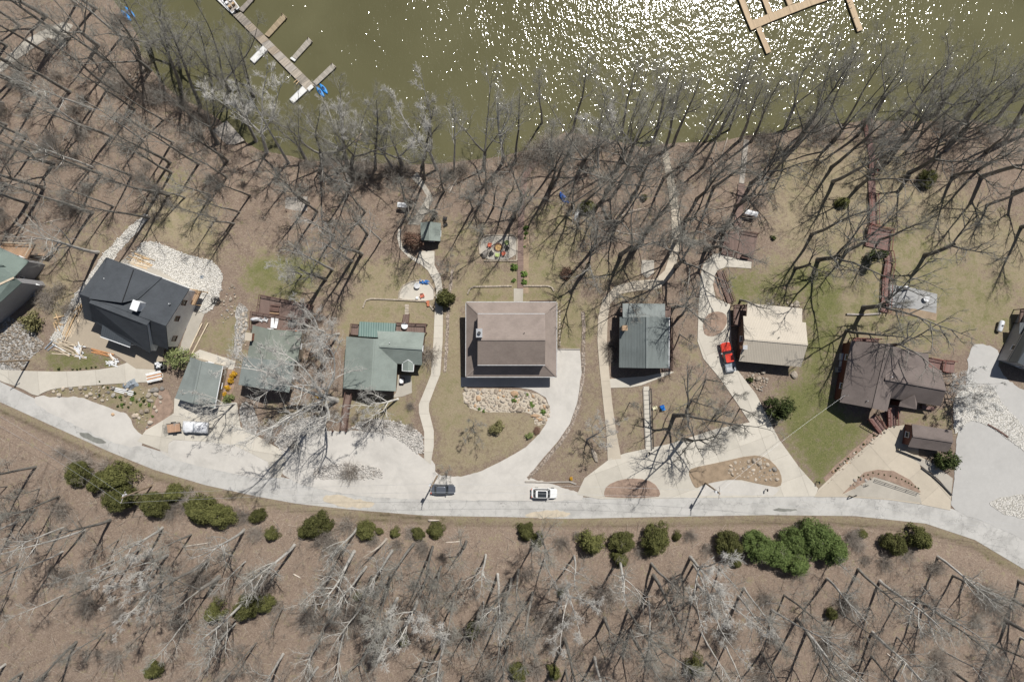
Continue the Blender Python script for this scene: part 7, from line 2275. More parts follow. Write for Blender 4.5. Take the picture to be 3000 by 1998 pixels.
def crumple(u, v, L, W_, H, ang, label, mat, name, cat, seed=1, dz=0.0):
    g = G(u, v, dz); rng = random.Random(seed)
    T = thing(name, label, cat, g, ang)
    nx, ny = 9, 6
    vs = []; fs = []
    for j in range(ny + 1):
        for i in range(nx + 1):
            x = (i / nx - .5) * L; y = (j / ny - .5) * W_
            e = min(i, nx - i, 2) / 2 * min(j, ny - j, 2) / 2
            vs.append((x + rng.gauss(0, .05), y + rng.gauss(0, .05), H * e * rng.uniform(.5, 1.1) + .02))
    for j in range(ny):
        for i in range(nx):
            k = j * (nx + 1) + i; fs.append((k, k + 1, k + nx + 2, k + nx + 1))
    n0 = len(vs)
    MB().add(vs, fs).build('sheet', mat, T, local=True)
    for k in range(4):
        MB().box((rng.uniform(-L / 3, L / 3), rng.uniform(-W_ / 3, W_ / 3), H * .5), (.3, .3, H * .9), rng.uniform(0, 3)).build('load', mat if k % 2 else M['palewood'], T, local=True)
crumple(1243, 827, 1.9, .9, .5, -.2, 'blue tarpaulin heap on the rim of the half-round patio', M['tarp_blue'], 'tarpaulin', 'tarpaulin', 3, .1)
crumple(382, 1128, 2.7, 1.7, .8, .5, 'heap of grey plastic sheeting on the stony slope', M['slate_plastic'], 'plastic_heap', 'plastic heap', 5)

def pot(u, v, r, h, label, mat, z=None):
    g = G(u, v) if z is None else Pz(u, v, z)
    T = thing('flower_pot', label, 'pot', g)
    MB().loft([[(q * math.cos(a), q * math.sin(a), zz) for a in np.linspace(0, 2 * math.pi, 15)[:-1]] for q, zz in ((r * .65, 0), (r, h * .9), (r * 1.08, h * .9), (r * 1.08, h), (r * .9, h))]).build('pot', mat, T, local=True)
    MB().tube([(0, 0, h * .7), (0, 0, h * .95)], r * .88, 12).build('soil', M['mulch'], T, local=True)
pot(*z5(320, 800), .3, .5, 'terracotta pot at the end of the low block wall, standing', M['terracotta'])
pot(*z5(323, 822), .28, .45, 'terracotta pot just below the low block wall', M['terracotta'])

# ---- furniture on the brown decks
def deck_furniture():
    z4 = lambda x, y: Z((680, 840), 4.127, x, y)
    z0 = max(G(790, 1040).z, G(780, 1150).z) + .45
    p = Pz(*z4(525, 275), z0 + .3)
    T = thing('picnic_table', 'brown picnic table on the upper brown deck', 'picnic table', p, math.radians(-6))
    for k in range(5): MB().box((0, -.34 + k * .17, .74), (1.8, .15, .045)).build('top_board', M['brownwood'], T, local=True)
    for s in (-1, 1):
        MB().box((0, s * .75, .44), (1.8, .26, .045)).build('bench', M['tan_deck'] if s < 0 else M['brownwood'], T, local=True)
        for t in (-1, 1): MB().beam((s * .65, t * .75, 0), (s * .65, t * .2, .72), .09, .05).build('leg', M['brownwood'], T, local=True)
        MB().box((s * .65, 0, .4), (.05, 1.6, .1)).build('crosspiece', M['brownwood'], T, local=True)
    for (x, y), lab in (((495, 440), 'white sun lounger on the lower brown deck beside the curled one'), ((540, 445), 'white sun lounger with raised back on the lower brown deck')):
        p = Pz(*z4(x, y), z0 + 1.2)
        T = thing('sun_lounger', lab, 'sun lounger', p, math.radians(86 if x < 500 else 76))
        MB().box((-.25, 0, .32), (1.35, .6, .05)).build('seat_pad', M['whitetrim'], T, local=True)
        MB().beam((.42, 0, .33), (.95, 0, .6 if x > 500 else .42), .6, .05).build('backrest', M['whitetrim'], T, local=True)
        for a in (-.85, .35):
            for s in (-1, 1): MB().box((a, s * .26, .15), (.05, .05, .3)).build('leg', M['steel'], T, local=True)
    for (x, y), lab in (((355, 405), 'grey deck chair next to the covered grill'), ((415, 405), 'grey deck chair between the grill and the sun loungers')):
        u, v = z4(x, y); chair(u, v, -1.9, 'paleroof', lab, None, s=.95, z=z0 + 1.2)
    p = Pz(*z4(290, 395), z0 + 1.2)
    T = thing('covered_grill', 'grill under a pale crumpled cover on the lower brown deck', 'grill', p)
    rng = random.Random(2)
    MB().rock((p.x, p.y, p.z + .55), (1.5, 1.0, 1.1), rng, .1, 9).build('cover', M['tarp_white'], T)
    MB().box((p.x, p.y, p.z + .12), (1.0, .6, .24)).build('stand', M['black'], T)
    p = Pz(*z4(740, 437), z0 + 1.2)
    T = thing('storage_box', 'dark storage box against the lower deck railing', 'box', p, -.1)
    MB().box((0, 0, .3), (1.4, .95, .6)).build('box', M['darktrim'], T, local=True); MB().box((0, 0, .64), (1.46, 1.0, .07)).build('lid', M['black'], T, local=True)
    p = Pz(*z4(785, 547), z0 + 1.2)
    T = thing('lantern', 'round orange lantern at the corner of the brown deck', 'lantern', p)
    MB().loft([[(.34 * math.sin(b) * math.cos(a), .34 * math.sin(b) * math.sin(a), .36 - .34 * math.cos(b)) for a in np.linspace(0, 2 * math.pi, 15)[:-1]] for b in np.linspace(.2, 2.95, 8)]).build('globe', M['orange_ball'], T, local=True)
    MB().tube([(0, 0, .68), (0, 0, .78)], .08, 8).build('cap', M['black'], T, local=True)
deck_furniture()

# ---- swings, benches, tank
def swing(u, v, ang, label, roof, W_=2.1, z=None):
    g = G(u, v) if z is None else z
    T = thing('garden_swing', label, 'swing', g, ang)
    MB().prism([(-W_ / 2, -.45, 1.85), (W_ / 2, -.45, 1.85), (W_ / 2, .1, 2.0), (-W_ / 2, .1, 2.0)], -.05).build('canopy', roof, T, local=True)
    MB().prism([(-W_ / 2, .1, 2.0), (W_ / 2, .1, 2.0), (W_ / 2, .5, 1.88), (-W_ / 2, .5, 1.88)], -.05).build('canopy', roof, T, local=True)
    for s in (-1, 1):
        for t in (-1, 1): MB().beam((s * W_ * .47, t * .55, 0), (s * W_ * .47, t * .1, 1.85), .07, .07).build('leg', M['brownwood'], T, local=True)
    MB().box((0, 0, .45), (W_ * .8, .5, .06)).build('seat', M['brownwood'], T, local=True)
    MB().box((0, .27, .75), (W_ * .8, .05, .5)).build('backrest', M['brownwood'], T, local=True)
swing(1184, 607, math.radians(-6), 'garden swing with white canopy against the forked tree', M['paleroof'])
swing(2192, 630, math.radians(-15), 'garden swing with white canopy behind the big brown deck', M['paleroof'], 2.5)

def propane():
    g = G(2924, 956)
    T = thing('propane_tank', 'silver propane tank lying on the dry lawn', 'propane tank', g, math.radians(72))
    rr = []
    for t, q in ((-1.15, .08), (-1.12, .25), (-1.02, .4), (-.85, .47), (.85, .47), (1.02, .4), (1.12, .25), (1.15, .08)):
        rr.append([(t, q * math.cos(a), .72 + q * math.sin(a)) for a in np.linspace(0, 2 * math.pi, 19)[:-1]])
    MB().loft(rr).build('tank', cmat('tank_silver', (0.58, 0.60, 0.63), .35), T, smooth=True, local=True)
    MB().tube([(.1, 0, 1.15), (.1, 0, 1.3)], .16, 12).build('valve_dome', M['darktrim'], T, local=True)
    for x in (-.7, .7): MB().box((x, 0, .15), (.12, .8, .32)).build('saddle', M['concrete_old'], T, local=True)
propane()

# ---- poles and wires
def pole(u, v, h, label, arm=0.0, tf=True, tip=None):
    g = G(u, v)
    T = thing('utility_pole', label, 'utility pole', g)
    top = Vector((0, 0, h))
    if tip: top = Pz(*tip, g.z + h) - g
    MB().tube([(0, 0, -.6), tuple(top * .5), tuple(top)], [.17, .15, .12], 10).build('pole_shaft', M['pole'], T, local=True)
    ca = MB().box(top - Vector((0, 0, .35)), (2.2, .1, .12), arm).build('crossarm', M['timber_grey'], T, local=True)
    d = Vector((math.cos(arm), math.sin(arm), 0))
    for k in (-1, -.45, .45, 1):
        MB().tube([top + d * k - Vector((0, 0, .28)), top + d * k - Vector((0, 0, .08))], .05, 8).build('insulator', M['paleroof'], ca, local=True)
    if tf:
        q = top + Vector((-.32 * math.sin(arm), .32 * math.cos(arm), -1.3))
        MB().tube([q - Vector((0, 0, .4)), q + Vector((0, 0, .4))], .24, 12).build('transformer', M['paleroof'], T, local=True)
    return g + top, d
TP1 = pole(446, 1422, 10.0, 'wooden utility pole with transformer among the cedars across the road', 1.2)
TP2 = pole(1281, 1394, 9.6, 'wooden utility pole beside the dark grey sedan', 1.4)
TP3 = pole(2066, 1414, 9.2, 'wooden utility pole at the verge below the wide concrete drive', 1.5)
TP4 = pole(86, 1056, 9.0, 'wooden utility pole beside the gravel lane', .6, False)
def wire(a, b, label, sag=.9, r=.016):
    a = Vector(a); b = Vector(b)
    T = tag(MB().tube([lerp(a, b, t) - Vector((0, 0, sag * 4 * t * (1 - t))) for t in np.linspace(0, 1, 15)], r, 5).build('power_line', M['steel']), label, 'wire')
off1 = Pz(-120, 1160, 11.5); off3 = Pz(3120, 1560, 10.5)
for k, w_ in ((-1, 'outer'), (.45, 'inner')):
    wire(TP1[0] + TP1[1] * k, off1 + Vector((k * .5, k * .9, 0)), 'overhead %s line running beside the road from the cedar pole' % w_)
    wire(TP1[0] + TP1[1] * k, TP2[0] + TP2[1] * k, 'overhead %s line from the cedar pole to the sedan pole' % w_, 1.2)
    wire(TP2[0] + TP2[1] * k, TP3[0] + TP3[1] * k, 'overhead %s line crossing from the sedan pole to the verge pole' % w_, 1.1)
    wire(TP3[0] + TP3[1] * k, off3 + Vector((0, k * .6, 0)), 'overhead %s line following the road past the umber house' % w_, 1.2)
wire(TP3[0] - Vector((0, 0, .8)), Pz(2477, 1157, G(2540, 1230).z + 4.4), 'service line from the verge pole to the umber house roof', 1.0)
wire(TP4[0] - Vector((0, 0, .5)), Pz(-80, 1010, 9), 'overhead line at the gravel lane pole', .5)

# ---- walls, steps, stones
def block_wall(pts, label, mat, h=.32, w_=.28, bl=.55, name='low_wall', dz=0.0):
    P = Gs(pts)
    T = thing(name, label, 'wall', P[0])
    rng = random.Random(len(pts) * 7 + int(pts[0][0]))
    for a, b in zip(P[:-1], P[1:]):
        L = (b - a).length; n = max(1, round(L / bl)); rz = math.atan2(b.y - a.y, b.x - a.x)
        for i in range(n):
            c = lerp(a, b, (i + .5) / n)
            MB().box((c.x, c.y, tz(c.x, c.y) + h / 2 - .05 + dz + rng.uniform(-.015, .015)), (L / n - .03, w_ + rng.uniform(-.02, .02), h + .1), rz + rng.uniform(-.02, .02)).build('block', mat, T)
block_wall(round_poly([(1064,902),(1072,880),(1088,875),(1184,879),(1251,883),(1270,908)], 0), 'low stone block wall between the half-round patio and the L-shaped house', M['wall_block'])
block_wall([(1370,862),(1376,848),(1388,840),(1500,838)], 'low stone block wall curving below the fire pit lawn', M['wall_block'])
block_wall([(1533,838),(1605,838),(1617,842),(1623,853)], 'low stone block wall behind the brown-roofed house beyond the plank walk', M['wall_block'])
block_wall([(1168,880),(1170,856),(1181,838),(1204,825),(1232,820),(1259,830),(1272,848),(1274,870)], 'curved kerb of stones rimming the half-round patio', M['wall_block'], .2, .25, .5, 'patio_kerb', .08)
block_wall([(1406,745),(1404,712),(1420,690),(1504,689),(1515,700),(1514,764),(1418,764)], 'stone kerb framing the fire pit patio', M['wall_block'], .18, .25, .6, 'patio_kerb', .1)
block_wall([(1538,1410),(1600,1412),(1668,1410),(1688,1417)], 'grey timber edging beside the white car', M['timber_grey'], .3, .25, 2.4, 'timber_edging')
block_wall([(1634,1022),(1700,1023)], 'grey timber edging at the head of the curved drive', M['timber_grey'], .3, .25, 1.6, 'timber_edging')
block_wall([(2478,920),(2530,922),(2578,918)], 'grey timber retaining edge below the red boardwalk', M['timber_grey'], .4, .3, 2.2, 'timber_edging')
block_wall([(2626,1314),(2660,1328),(2700,1344)], 'pale retaining wall before the small umber garage', M['concrete_tan'], .9, .25, 2.5, 'retaining_wall')
block_wall([(2891,1242),(2920,1258),(2951,1280)], 'dark timber log edging the white stone bed', M['brownwood'], .3, .25, 2.2, 'timber_edging')
block_wall([(2697,1369),(2730,1394),(2762,1424),(2786,1449)], 'black timber kerb along the tan driveway', M['darktrim'], .35, .18, 2.2, 'timber_edging', .1)

def stepping(pts, size, label, mat, rz=0.0, name='stepping_stones', jit=.1):
    P = Gs(pts); T = thing(name, label, 'stepping stones', P[0]); rng = random.Random(int(pts[0][0]))
    for p in P:
        MB().box((p.x, p.y, p.z + .05), (size[0] * rng.uniform(.9, 1.1), size[1] * rng.uniform(.9, 1.1), .14), rz + rng.uniform(-jit, jit)).build('stone', mat, T)
stepping([(1192, 895 + k * 7.6) for k in range(4)], (.75, .42), 'square stepping stones between the wall gap and the rear deck stairs', M['stone_pale'])
stepping([(1639 + (k % 2), 912 + k * 8.2) for k in range(13)], (.34, .34), 'row of small square stepping stones beside the brown-roofed house', M['stone_pale'], 0, 'stepping_stones', .3)
def timber_steps():
    P = Gs([lerp(Vector((1893, 1138)), Vector((1900, 1312)), t).to_tuple() for t in np.linspace(0, 1, 14)])
    T = thing('garden_steps', 'long flight of concrete garden steps with black rail up to the metal cabin', 'steps', P[0])
    for i, p in enumerate(P):
        s = MB().box((p.x, p.y, p.z + .08), (1.05, .80, .22), .03).build('step', M['concrete'], T)
        MB().box((p.x, p.y - .42, p.z + .1), (1.06, .05, .24), .03).build('riser', M['darktrim'], s)
    for off in (-.62, .62):
        e = MB()
        for a, b in zip(P[:-1], P[1:]): e.beam(a + Vector((off, 0, .1)), b + Vector((off, 0, .1)), .1, .25)
        e.build('side_timber', M['timber_grey'], T)
    railing(T, [P[0] + Vector((.75, 0, .1)), P[6] + Vector((.75, 0, .1)), P[13] + Vector((.75, 0, .1))], M['black'], 1.0, 'handrail', 5.0)
timber_steps()

def stone_field(poly, n, smin, smax, label, mats, name='rock_garden', flat=.55, seed=1, cat='rock garden', power=2.0, kind=None):
    P = Gs(poly); T = thing(name, label, cat, P[0]); rng = random.Random(seed)
    xs = [p.x for p in P]; ys = [p.y for p in P]; done = []; tries = 0
    pl = [(p.x, p.y) for p in P]
    while len(done) < n and tries < n * 60:
        tries += 1
        x, y = rng.uniform(min(xs), max(xs)), rng.uniform(min(ys), max(ys))
        ins = False
        for i in range(len(pl)):
            (ax, ay), (bx, by) = pl[i], pl[(i + 1) % len(pl)]
            if (ay > y) != (by > y) and x < ax + (y - ay) * (bx - ax) / (by - ay): ins = not ins
        if not ins: continue
        s = smin + (smax - smin) * rng.random() ** power
        if any((x - a) ** 2 + (y - b) ** 2 < (.42 * (s + q)) ** 2 for a, b, q in done): continue
        done.append((x, y, s))
        h = s * flat * rng.uniform(.6, 1.0)
        MB().rock((x, y, tz(x, y) + h * .2 + .05), (s * rng.uniform(.9, 1.25), s * rng.uniform(.65, 1.0), h), rng).build('stone', rng.choice(mats), T)
SM = [M['stone'], M['stone_pale'], M['stone_pale'], M['stone']]
sheet('rock_garden_soil', [(1352,1138),(1440,1138),(1560,1146),(1602,1172),(1616,1212),(1604,1240),(1570,1250),(1555,1206),(1480,1210),(1420,1206),(1362,1192)], M['concrete_tan'], .05, .25, 1)
stone_field([(1358,1140),(1440,1142),(1560,1150),(1600,1178),(1612,1210),(1600,1236),(1572,1244),(1556,1202),(1480,1206),(1420,1202),(1365,1188)], 210, .4, 1.7, 'rock garden of tan and grey stones in front of the brown-roofed house', SM + SM + [M['stone_grey'], M['stone_orange']], flat=.4, seed=3, power=1.6)
stone_field([(2130,1358),(2200,1340),(2245,1346),(2275,1375),(2284,1402),(2240,1408),(2160,1398),(2125,1380)], 60, .4, 1.5, 'pile of boulders on the island of the wide concrete drive', SM + [M['stone_grey']], 'boulder_pile', seed=5)
stone_field([(150,1140),(230,1134),(330,1126),(345,1160),(300,1178),(230,1158),(160,1160)], 34, .4, 1.7, 'boulders along the slope between the pale driveway and the lay-by', SM + [M['stone_grey']], 'boulder_row', seed=6)
stone_field([(345,1150),(470,1130),(480,1170),(430,1260),(400,1240),(385,1200)], 26, .35, 1.3, 'scattered boulders on the stony slope by the garage drive', SM + [M['stone_grey']], 'boulder_row', seed=7)
stone_field([(2180,1090),(2240,1090),(2250,1120),(2230,1150),(2205,1130)], 26, .4, 1.3, 'rocky bank in front of the cream house', SM + [M['stone_grey']], seed=8)
stone_field([(2600,1262),(2540,1316),(2480,1366),(2425,1416),(2415,1405),(2460,1358),(2530,1298),(2575,1265)], 46, .25, .7, 'line of small orange stones along the curved drive bed', SM + [M['stone_orange']], 'stone_border', seed=9)
stone_field([(2485,1424),(2505,1404),(2552,1394),(2548,1408),(2500,1436)], 12, .35, 1.1, 'row of rounded boulders at the tip of the curved island', [M['stone'], M['stone_orange'], M['stone_grey']], 'boulder_row', seed=10)
stone_field([(2720,1335),(2745,1335),(2750,1380),(2735,1378),(2722,1360)], 16, .3, .9, 'stones beside the dark holly bush', SM, 'boulder_row', seed=12)
stone_field([(2230,880),(2345,885),(2350,900),(2240,895)], 9, .4, 1.1, 'flat stones on the grass behind the cream house', SM, 'boulder_row', seed=13)
stone_field([(700,915),(725,915),(722,1010),(705,1040),(696,1000)], 40, .25, .8, 'tumbled pale stones beside the long sage-roofed house', [M['stone_pale'], M['stone_pale'], M['stone']], 'boulder_row', seed=14)
stone_field([(640,850),(690,830),(695,920),(650,960)], 36, .25, .8, 'grey rubble beyond the white stone bed', [M['stone_grey'], M['stone'], M['stone_pale']], 'rubble', seed=15)
stone_field([(360,215),(420,200),(400,240),(370,245)], 6, .6, 1.6, 'pale boulders near the lake edge of the leafless wood', [M['stone_pale']], 'boulder_row', seed=16)
for u, v, L, W_, ang, lab, m in ((1741,1332,3.2,1.1,-1.15,'long pale boulder under the tree by the straight walk','stone_pale'),(1568,1218,1.9,.7,-.05,'flat orange slab stone beside the curved drive','stone_orange'),(1595,1192,1.0,.7,-1,'orange stone at the rim of the rock garden','stone_orange'),(1583,1230,1.1,.7,.4,'tilted orange stone next to the flat slab','stone_orange'),(453,1143,2.0,1.2,.2,'broad grey slab rock on the stony slope','stone_grey'),(440,1173,1.7,.8,-.1,'pale flat rock above the brown mulch','stone_pale'),(2327,1098,1.5,1.9,.3,'pale flat stone slab at the corner of the cream house','stone_pale'),(2332,893,1.3,1.7,-.3,'grey flat stone slab behind the cream house','stone_pale'),(475,1138,.9,.9,0,'round boulder by the sawhorse stack','stone_grey'),(470,1163,.8,.8,0,'round boulder below the grey slab rock','stone_grey'),(453,1193,.8,.8,0,'round boulder in the bare soil near the garage drive','stone'),(330,1214,.7,.6,0,'reddish boulder on the edge of the lay-by','stone_orange')):
    T = thing('boulder', lab, 'boulder', G(u, v)); MB().rock(G(u, v, .12), (L, W_, min(.7, W_ * .5)), random.Random(int(u)), ang, 9).build('stone', M[m], T)
sheet('stone_border', strip([(1707,912),(1711,960),(1708,1020),(1709,1090),(1697,1180),(1674,1245),(1640,1298),(1595,1350),(1546,1402)], 11), M['border_stone'], .14, .15)
sheet('stone_border', strip([(1326,790),(1316,860),(1312,930),(1309,1010),(1303,1090)], 9), M['border_stone'], .06, .15)

cmat('river_pebble', (0.48, 0.455, 0.42), .9, .25)
def loose_stones(poly, n, s0, s1, label, mat, name, seed):
    """too many to count: one heap of real stones"""
    P = Gs(poly); rng = random.Random(seed); b = MB()
    xs = [p.x for p in P]; ys = [p.y for p in P]
    X = np.array([rng.uniform(min(xs), max(xs)) for _ in range(n * 3)]); Y = np.array([rng.uniform(min(ys), max(ys)) for _ in range(n * 3)])
    k = poly_sdf(X, Y, P) > -.1
    for x, y in list(zip(X[k], Y[k]))[:n]:
        s = rng.uniform(s0, s1)
        b.rock((x, y, tz(x, y) + .08 + s * .12), (s, s * rng.uniform(.6, 1), s * .6), rng, seg=5, rings=3)
    o = b.build(name, mat); tag(o, label, 'stones', kind='stuff')
loose_stones([(386,745),(424,707),(462,710),(542,745),(622,765),(654,803),(647,851),(638,883),(619,910),(596,918),(570,900),(560,850),(470,790),(386,768)], 2600, .12, .30, 'white crushed stones around the new house', cmat('crushed_stone', (0.66, 0.64, 0.60), .9, .15), 'crushed_stones', 31)
loose_stones(strip([(432,632),(400,665),(362,703),(318,752),(278,818),(235,872),(200,935),(160,1005)], [16,24,28,34,36,36,32,34]), 1900, .12, .32, 'white crushed stones of the long swale', M['crushed_stone'], 'crushed_stones', 32)
loose_stones([(800,1290),(850,1235),(930,1215),(960,1255),(940,1268),(880,1280),(845,1300),(832,1330)], 420, .2, .5, 'grey river stones below the sycamore', M['river_pebble'], 'river_stones', 33)
loose_stones([(1030,1255),(1060,1228),(1100,1225),(1170,1235),(1215,1255),(1242,1280),(1240,1330),(1215,1325),(1190,1300),(1150,1275),(1090,1265)], 420, .2, .5, 'pale river stones edging the forecourt', M['river_pebble'], 'river_stones', 34)
loose_stones([(912,1396),(928,1370),(973,1357),(1068,1360),(1120,1376),(1120,1398),(1050,1404),(960,1402)], 380, .2, .5, 'river stones on the forecourt island', M['river_pebble'], 'river_stones', 35)
loose_stones([(2790,1200),(2800,1150),(2850,1125),(2905,1130),(2940,1190),(3000,1250),(3060,1290),(3060,1350),(3000,1322),(2950,1284),(2890,1242),(2840,1230),(2812,1262),(2795,1270)], 1500, .12, .3, 'white stones below the blossoming trees', M['crushed_stone'], 'crushed_stones', 36)
loose_stones([(-60,925),(0,930),(60,945),(105,985),(128,1015),(90,1048),(62,1085),(0,1060)], 500, .2, .55, 'grey rubble along the gravel lane', M['stone'], 'rubble_stones', 37)

# ---- boardwalks
def boardwalk(pts, wd, label, mat, sm, rail=(), lift=.25, name='boardwalk', railm=None):
    P = Gs([p.to_tuple() if hasattr(p, 'to_tuple') else p for p in pts])
    T = thing(name, label, 'boardwalk', P[0])
    for p in P: p.z += lift
    for i, (a, b) in enumerate(zip(P[:-1], P[1:])):
        d = Vector((b.x - a.x, b.y - a.y, 0)).normalized(); s = Vector((-d.y, d.x, 0)) * wd / 2
        o = MB().prism([a - s, b - s, b + s, a + s], -.12).build('walk_section', mat, T)
        if i in rail:
            for k in (-1, 1): railing(o, [a + s * k, b + s * k], railm or sm, .95, bal=.3)
    return T
boardwalk([(1524,845),(1525,780),(1525,700),(1527,640),(1530,590)], 1.15, 'long brown plank walk between flower borders', M['brown_deck_x'], M['brownwood'], (), .18)
boardwalk([(1530,588),(1536,520),(1560,485),(1596,450)], 1.2, 'brown plank walk continuing through the trees to the landing', M['brown_deck_x'], M['brownwood'], (), .2)
T = thing('landing', 'brown timber landing with black rails at the lake bank', 'landing', G(1600, 445))
deck(T, [(1566,446),(1600,425),(1622,440),(1605,468),(1575,475)], G(1596, 450).z + .3, M['brown_deck'], M['brownwood'], rails=((4, 0, 1),), railmat=M['black'])
boardwalk([(2588,915),(2592,870),(2594,816),(2602,770),(2596,738)], 1.5, 'red boardwalk with side rails up the dry lawn', M['red_deck'], M['redwood'], (0, 1, 2, 3), .3)
T = thing('landing', 'wide red timber landing on the red boardwalk', 'landing', G(2575, 700))
deck(T, [(2546,658),(2612,674),(2606,736),(2580,730),(2534,720)], G(2575, 700).z + .6, M['red_deck'], M['redwood'], rails=((4, 0, 1, 2),))
boardwalk([(2556,658),(2556,620),(2553,570),(2551,520)], 1.4, 'red timber stairs rising from the wide red landing', M['red_deck'], M['redwood'], (0, 1), .35)
boardwalk([(2552,515),(2554,470),(2548,430),(2540,390),(2534,352)], 1.2, 'red timber stairs dropping to the lake through bare trees', M['red_deck'], M['redwood'], (0, 3), .3)
boardwalk([(2160,676),(2162,640),(2166,600),(2172,540)], 1.4, 'grey-brown plank walk behind the big brown deck', M['brown_deck_x'], M['brownwood'], (), .25)
boardwalk([(2172,538),(2178,490),(2182,450),(2186,410)], 1.0, 'old grey path boards down to the bank near the fallen logs', M['timber_grey'], M['brownwood'], (), .12)
boardwalk([(1018,470),(1018,500),(1024,535)], .9, 'narrow grey plank ramp between trees on the bank', M['timber_grey'], M['brownwood'], (), .2)
T = thing('dock_section', 'old grey dock section stranded on the bank', 'dock', G(660, 395))
float_deck(T, [(622,383),(664,354),(716,412),(688,424),(664,424)], G(660, 395).z + .35, M['timber_grey'], 'deck_section')
T = thing('platform', 'low grey plank platform among the trees', 'platform', G(868, 597))
float_deck(T, [(837,578),(901,576),(900,622),(834,622)], G(868, 597).z + .4, M['timber_grey'], 'deck_section', .2)
for q in ((840, 620), (898, 620), (840, 580), (898, 578)):
    p = G(*q); MB().box(p + Vector((0, 0, .1)), (.15, .15, .7)).build('post', M['brownwood'], T)

def big_deck():
    z = lambda x, y: Z((2040, 600), 2.489, x, y)
    z0 = G(2160, 715).z + .7
    T = thing('deck', 'big brown two-level deck with bench behind the cream house', 'deck', G(2160, 715))
    d1 = deck(T, [z(205, 200), z(328, 192), z(290, 388), z(180, 360)], z0, M['brown_deck'], M['brownwood'], rails=((3, 0),))
    d2 = deck(T, [z(331, 191), z(450, 215), z(410, 415), z(293, 389)], z0 + .25, M['brown_deck'], M['brownwood'], rails=((0, 1),))
    p = Pz(*z(352, 385), z0 + .25)
    B = thing('bench', 'dark wooden bench on the edge of the big brown deck', 'bench', p, -.2)
    for k in range(3): MB().box((0, -.16 + k * .16, .45), (1.5, .14, .04)).build('slat', M['brownwood'], B, local=True)
    MB().box((0, .28, .75), (1.5, .05, .4)).build('backrest', M['brownwood'], B, local=True)
    for s in (-1, 1): MB().box((s * .65, .05, .22), (.08, .5, .44)).build('leg', M['brownwood'], B, local=True)
    a = Pz(*z(260, 345), z0)
    A = thing('garden_arch', 'arched wooden gate at the step of the big brown deck', 'arch', a, -.15)
    for s in (-1, 1): MB().box((s * .85, 0, 1.0), (.1, .1, 2.0)).build('post', M['brownwood'], A, local=True)
    MB().tube([(.9 * math.cos(t), 0, 1.95 + .4 * math.sin(t)) for t in np.linspace(0, math.pi, 9)], .05, 6).build('arch_beam', M['brownwood'], A, local=True)
    for k in range(7): MB().box((-.7 + k * .233, 0, .55), (.05, .05, 1.0)).build('picket', M['brownwood'], A, local=True)
    MB().box((0, 0, 1.05), (1.65, .06, .08)).build('gate_rail', M['brownwood'], A, local=True)
    S = thing('staircase', 'brown wooden garden stairs beside the curved mulch bed', 'stairs', G(2138, 888))
    stairs(S, G(2108, 796) + Vector((0, 0, .3)), G(2140, 886) + Vector((0, 0, .3)), 1.3, M['brown_deck_x'], M['brownwood'])
big_deck()

# ---- building debris
def boards(px, n, L, label, mats, ang, spread, name='lumber_pile', seed=1, h=.06, fan=.05):
    g = G(*px, .1); rng = random.Random(seed)
    T = thing(name, label, 'lumber', g, ang)
    for i in range(n):
        l = L * rng.uniform(.6, 1.05)
        MB().box((rng.uniform(-.4, .4), (i / max(1, n - 1) - .5) * spread + rng.uniform(-.05, .05), .06 + (i % 3) * .06), (l, .2, h), rng.gauss(0, fan)).build('board', rng.choice(mats), T, local=True)
NW = [M['newwood'], M['palewood'], M['newwood']]
boards((207, 960), 11, 5.4, 'neat pile of new yellow lumber on the garage slab', NW, math.radians(67), 1.9, seed=1, h=.14, fan=.02)
boards((228, 905), 4, 2.2, 'short new boards between the house wall and the stone swale', NW, math.radians(50), .8, seed=2, fan=.2)
boards((170, 945), 5, 2.6, 'splayed boards at the foot of the stone swale', NW, math.radians(-35), 2.0, seed=3, fan=.6)
boards((415, 765), 9, 5.2, 'loose boards strewn beside the white stone bed', [M['palewood'], M['newwood']], math.radians(-17), 2.2, seed=4, fan=.12)
boards((190, 1020), 10, 5.0, 'scattered pale boards on the edge of the green strip', [M['palewood'], M['whiteboard'], M['palewood']], math.radians(-22), 2.4, seed=5, fan=.2)
boards((235, 1030), 12, 2.6, 'jumble of white boards and wrapping near the garage slab', [M['whiteboard'], M['tarp_white'], M['palewood']], math.radians(-10), 2.2, 'debris_pile', seed=6, fan=.7)
boards((298, 1034), 4, 4.4, 'long orange boards along the slab edge', [M['osb']], math.radians(-17), .6, seed=7)
boards((330, 1058), 10, 2.6, 'heap of white offcuts at the end of the driveway', [M['whiteboard'], M['palewood'], M['tarp_white']], math.radians(-12), 1.4, 'debris_pile', seed=8, fan=.5)
boards((365, 1147), 3, 4.4, 'long white boards lying on the stony slope', [M['whiteboard']], math.radians(-14), .6, seed=9, fan=.03)
boards((150, 1012), 2, 2.4, 'green pipe and dark board beside the scattered boards', [M['greenpipe'], M['slate_plastic']], math.radians(36), .7, seed=10, fan=.1)
boards((580, 990), 2, 8.5, 'long pale planks on the ground beside the new house', [M['palewood'], M['concrete_tan']], math.radians(64), .9, seed=11, fan=.02)
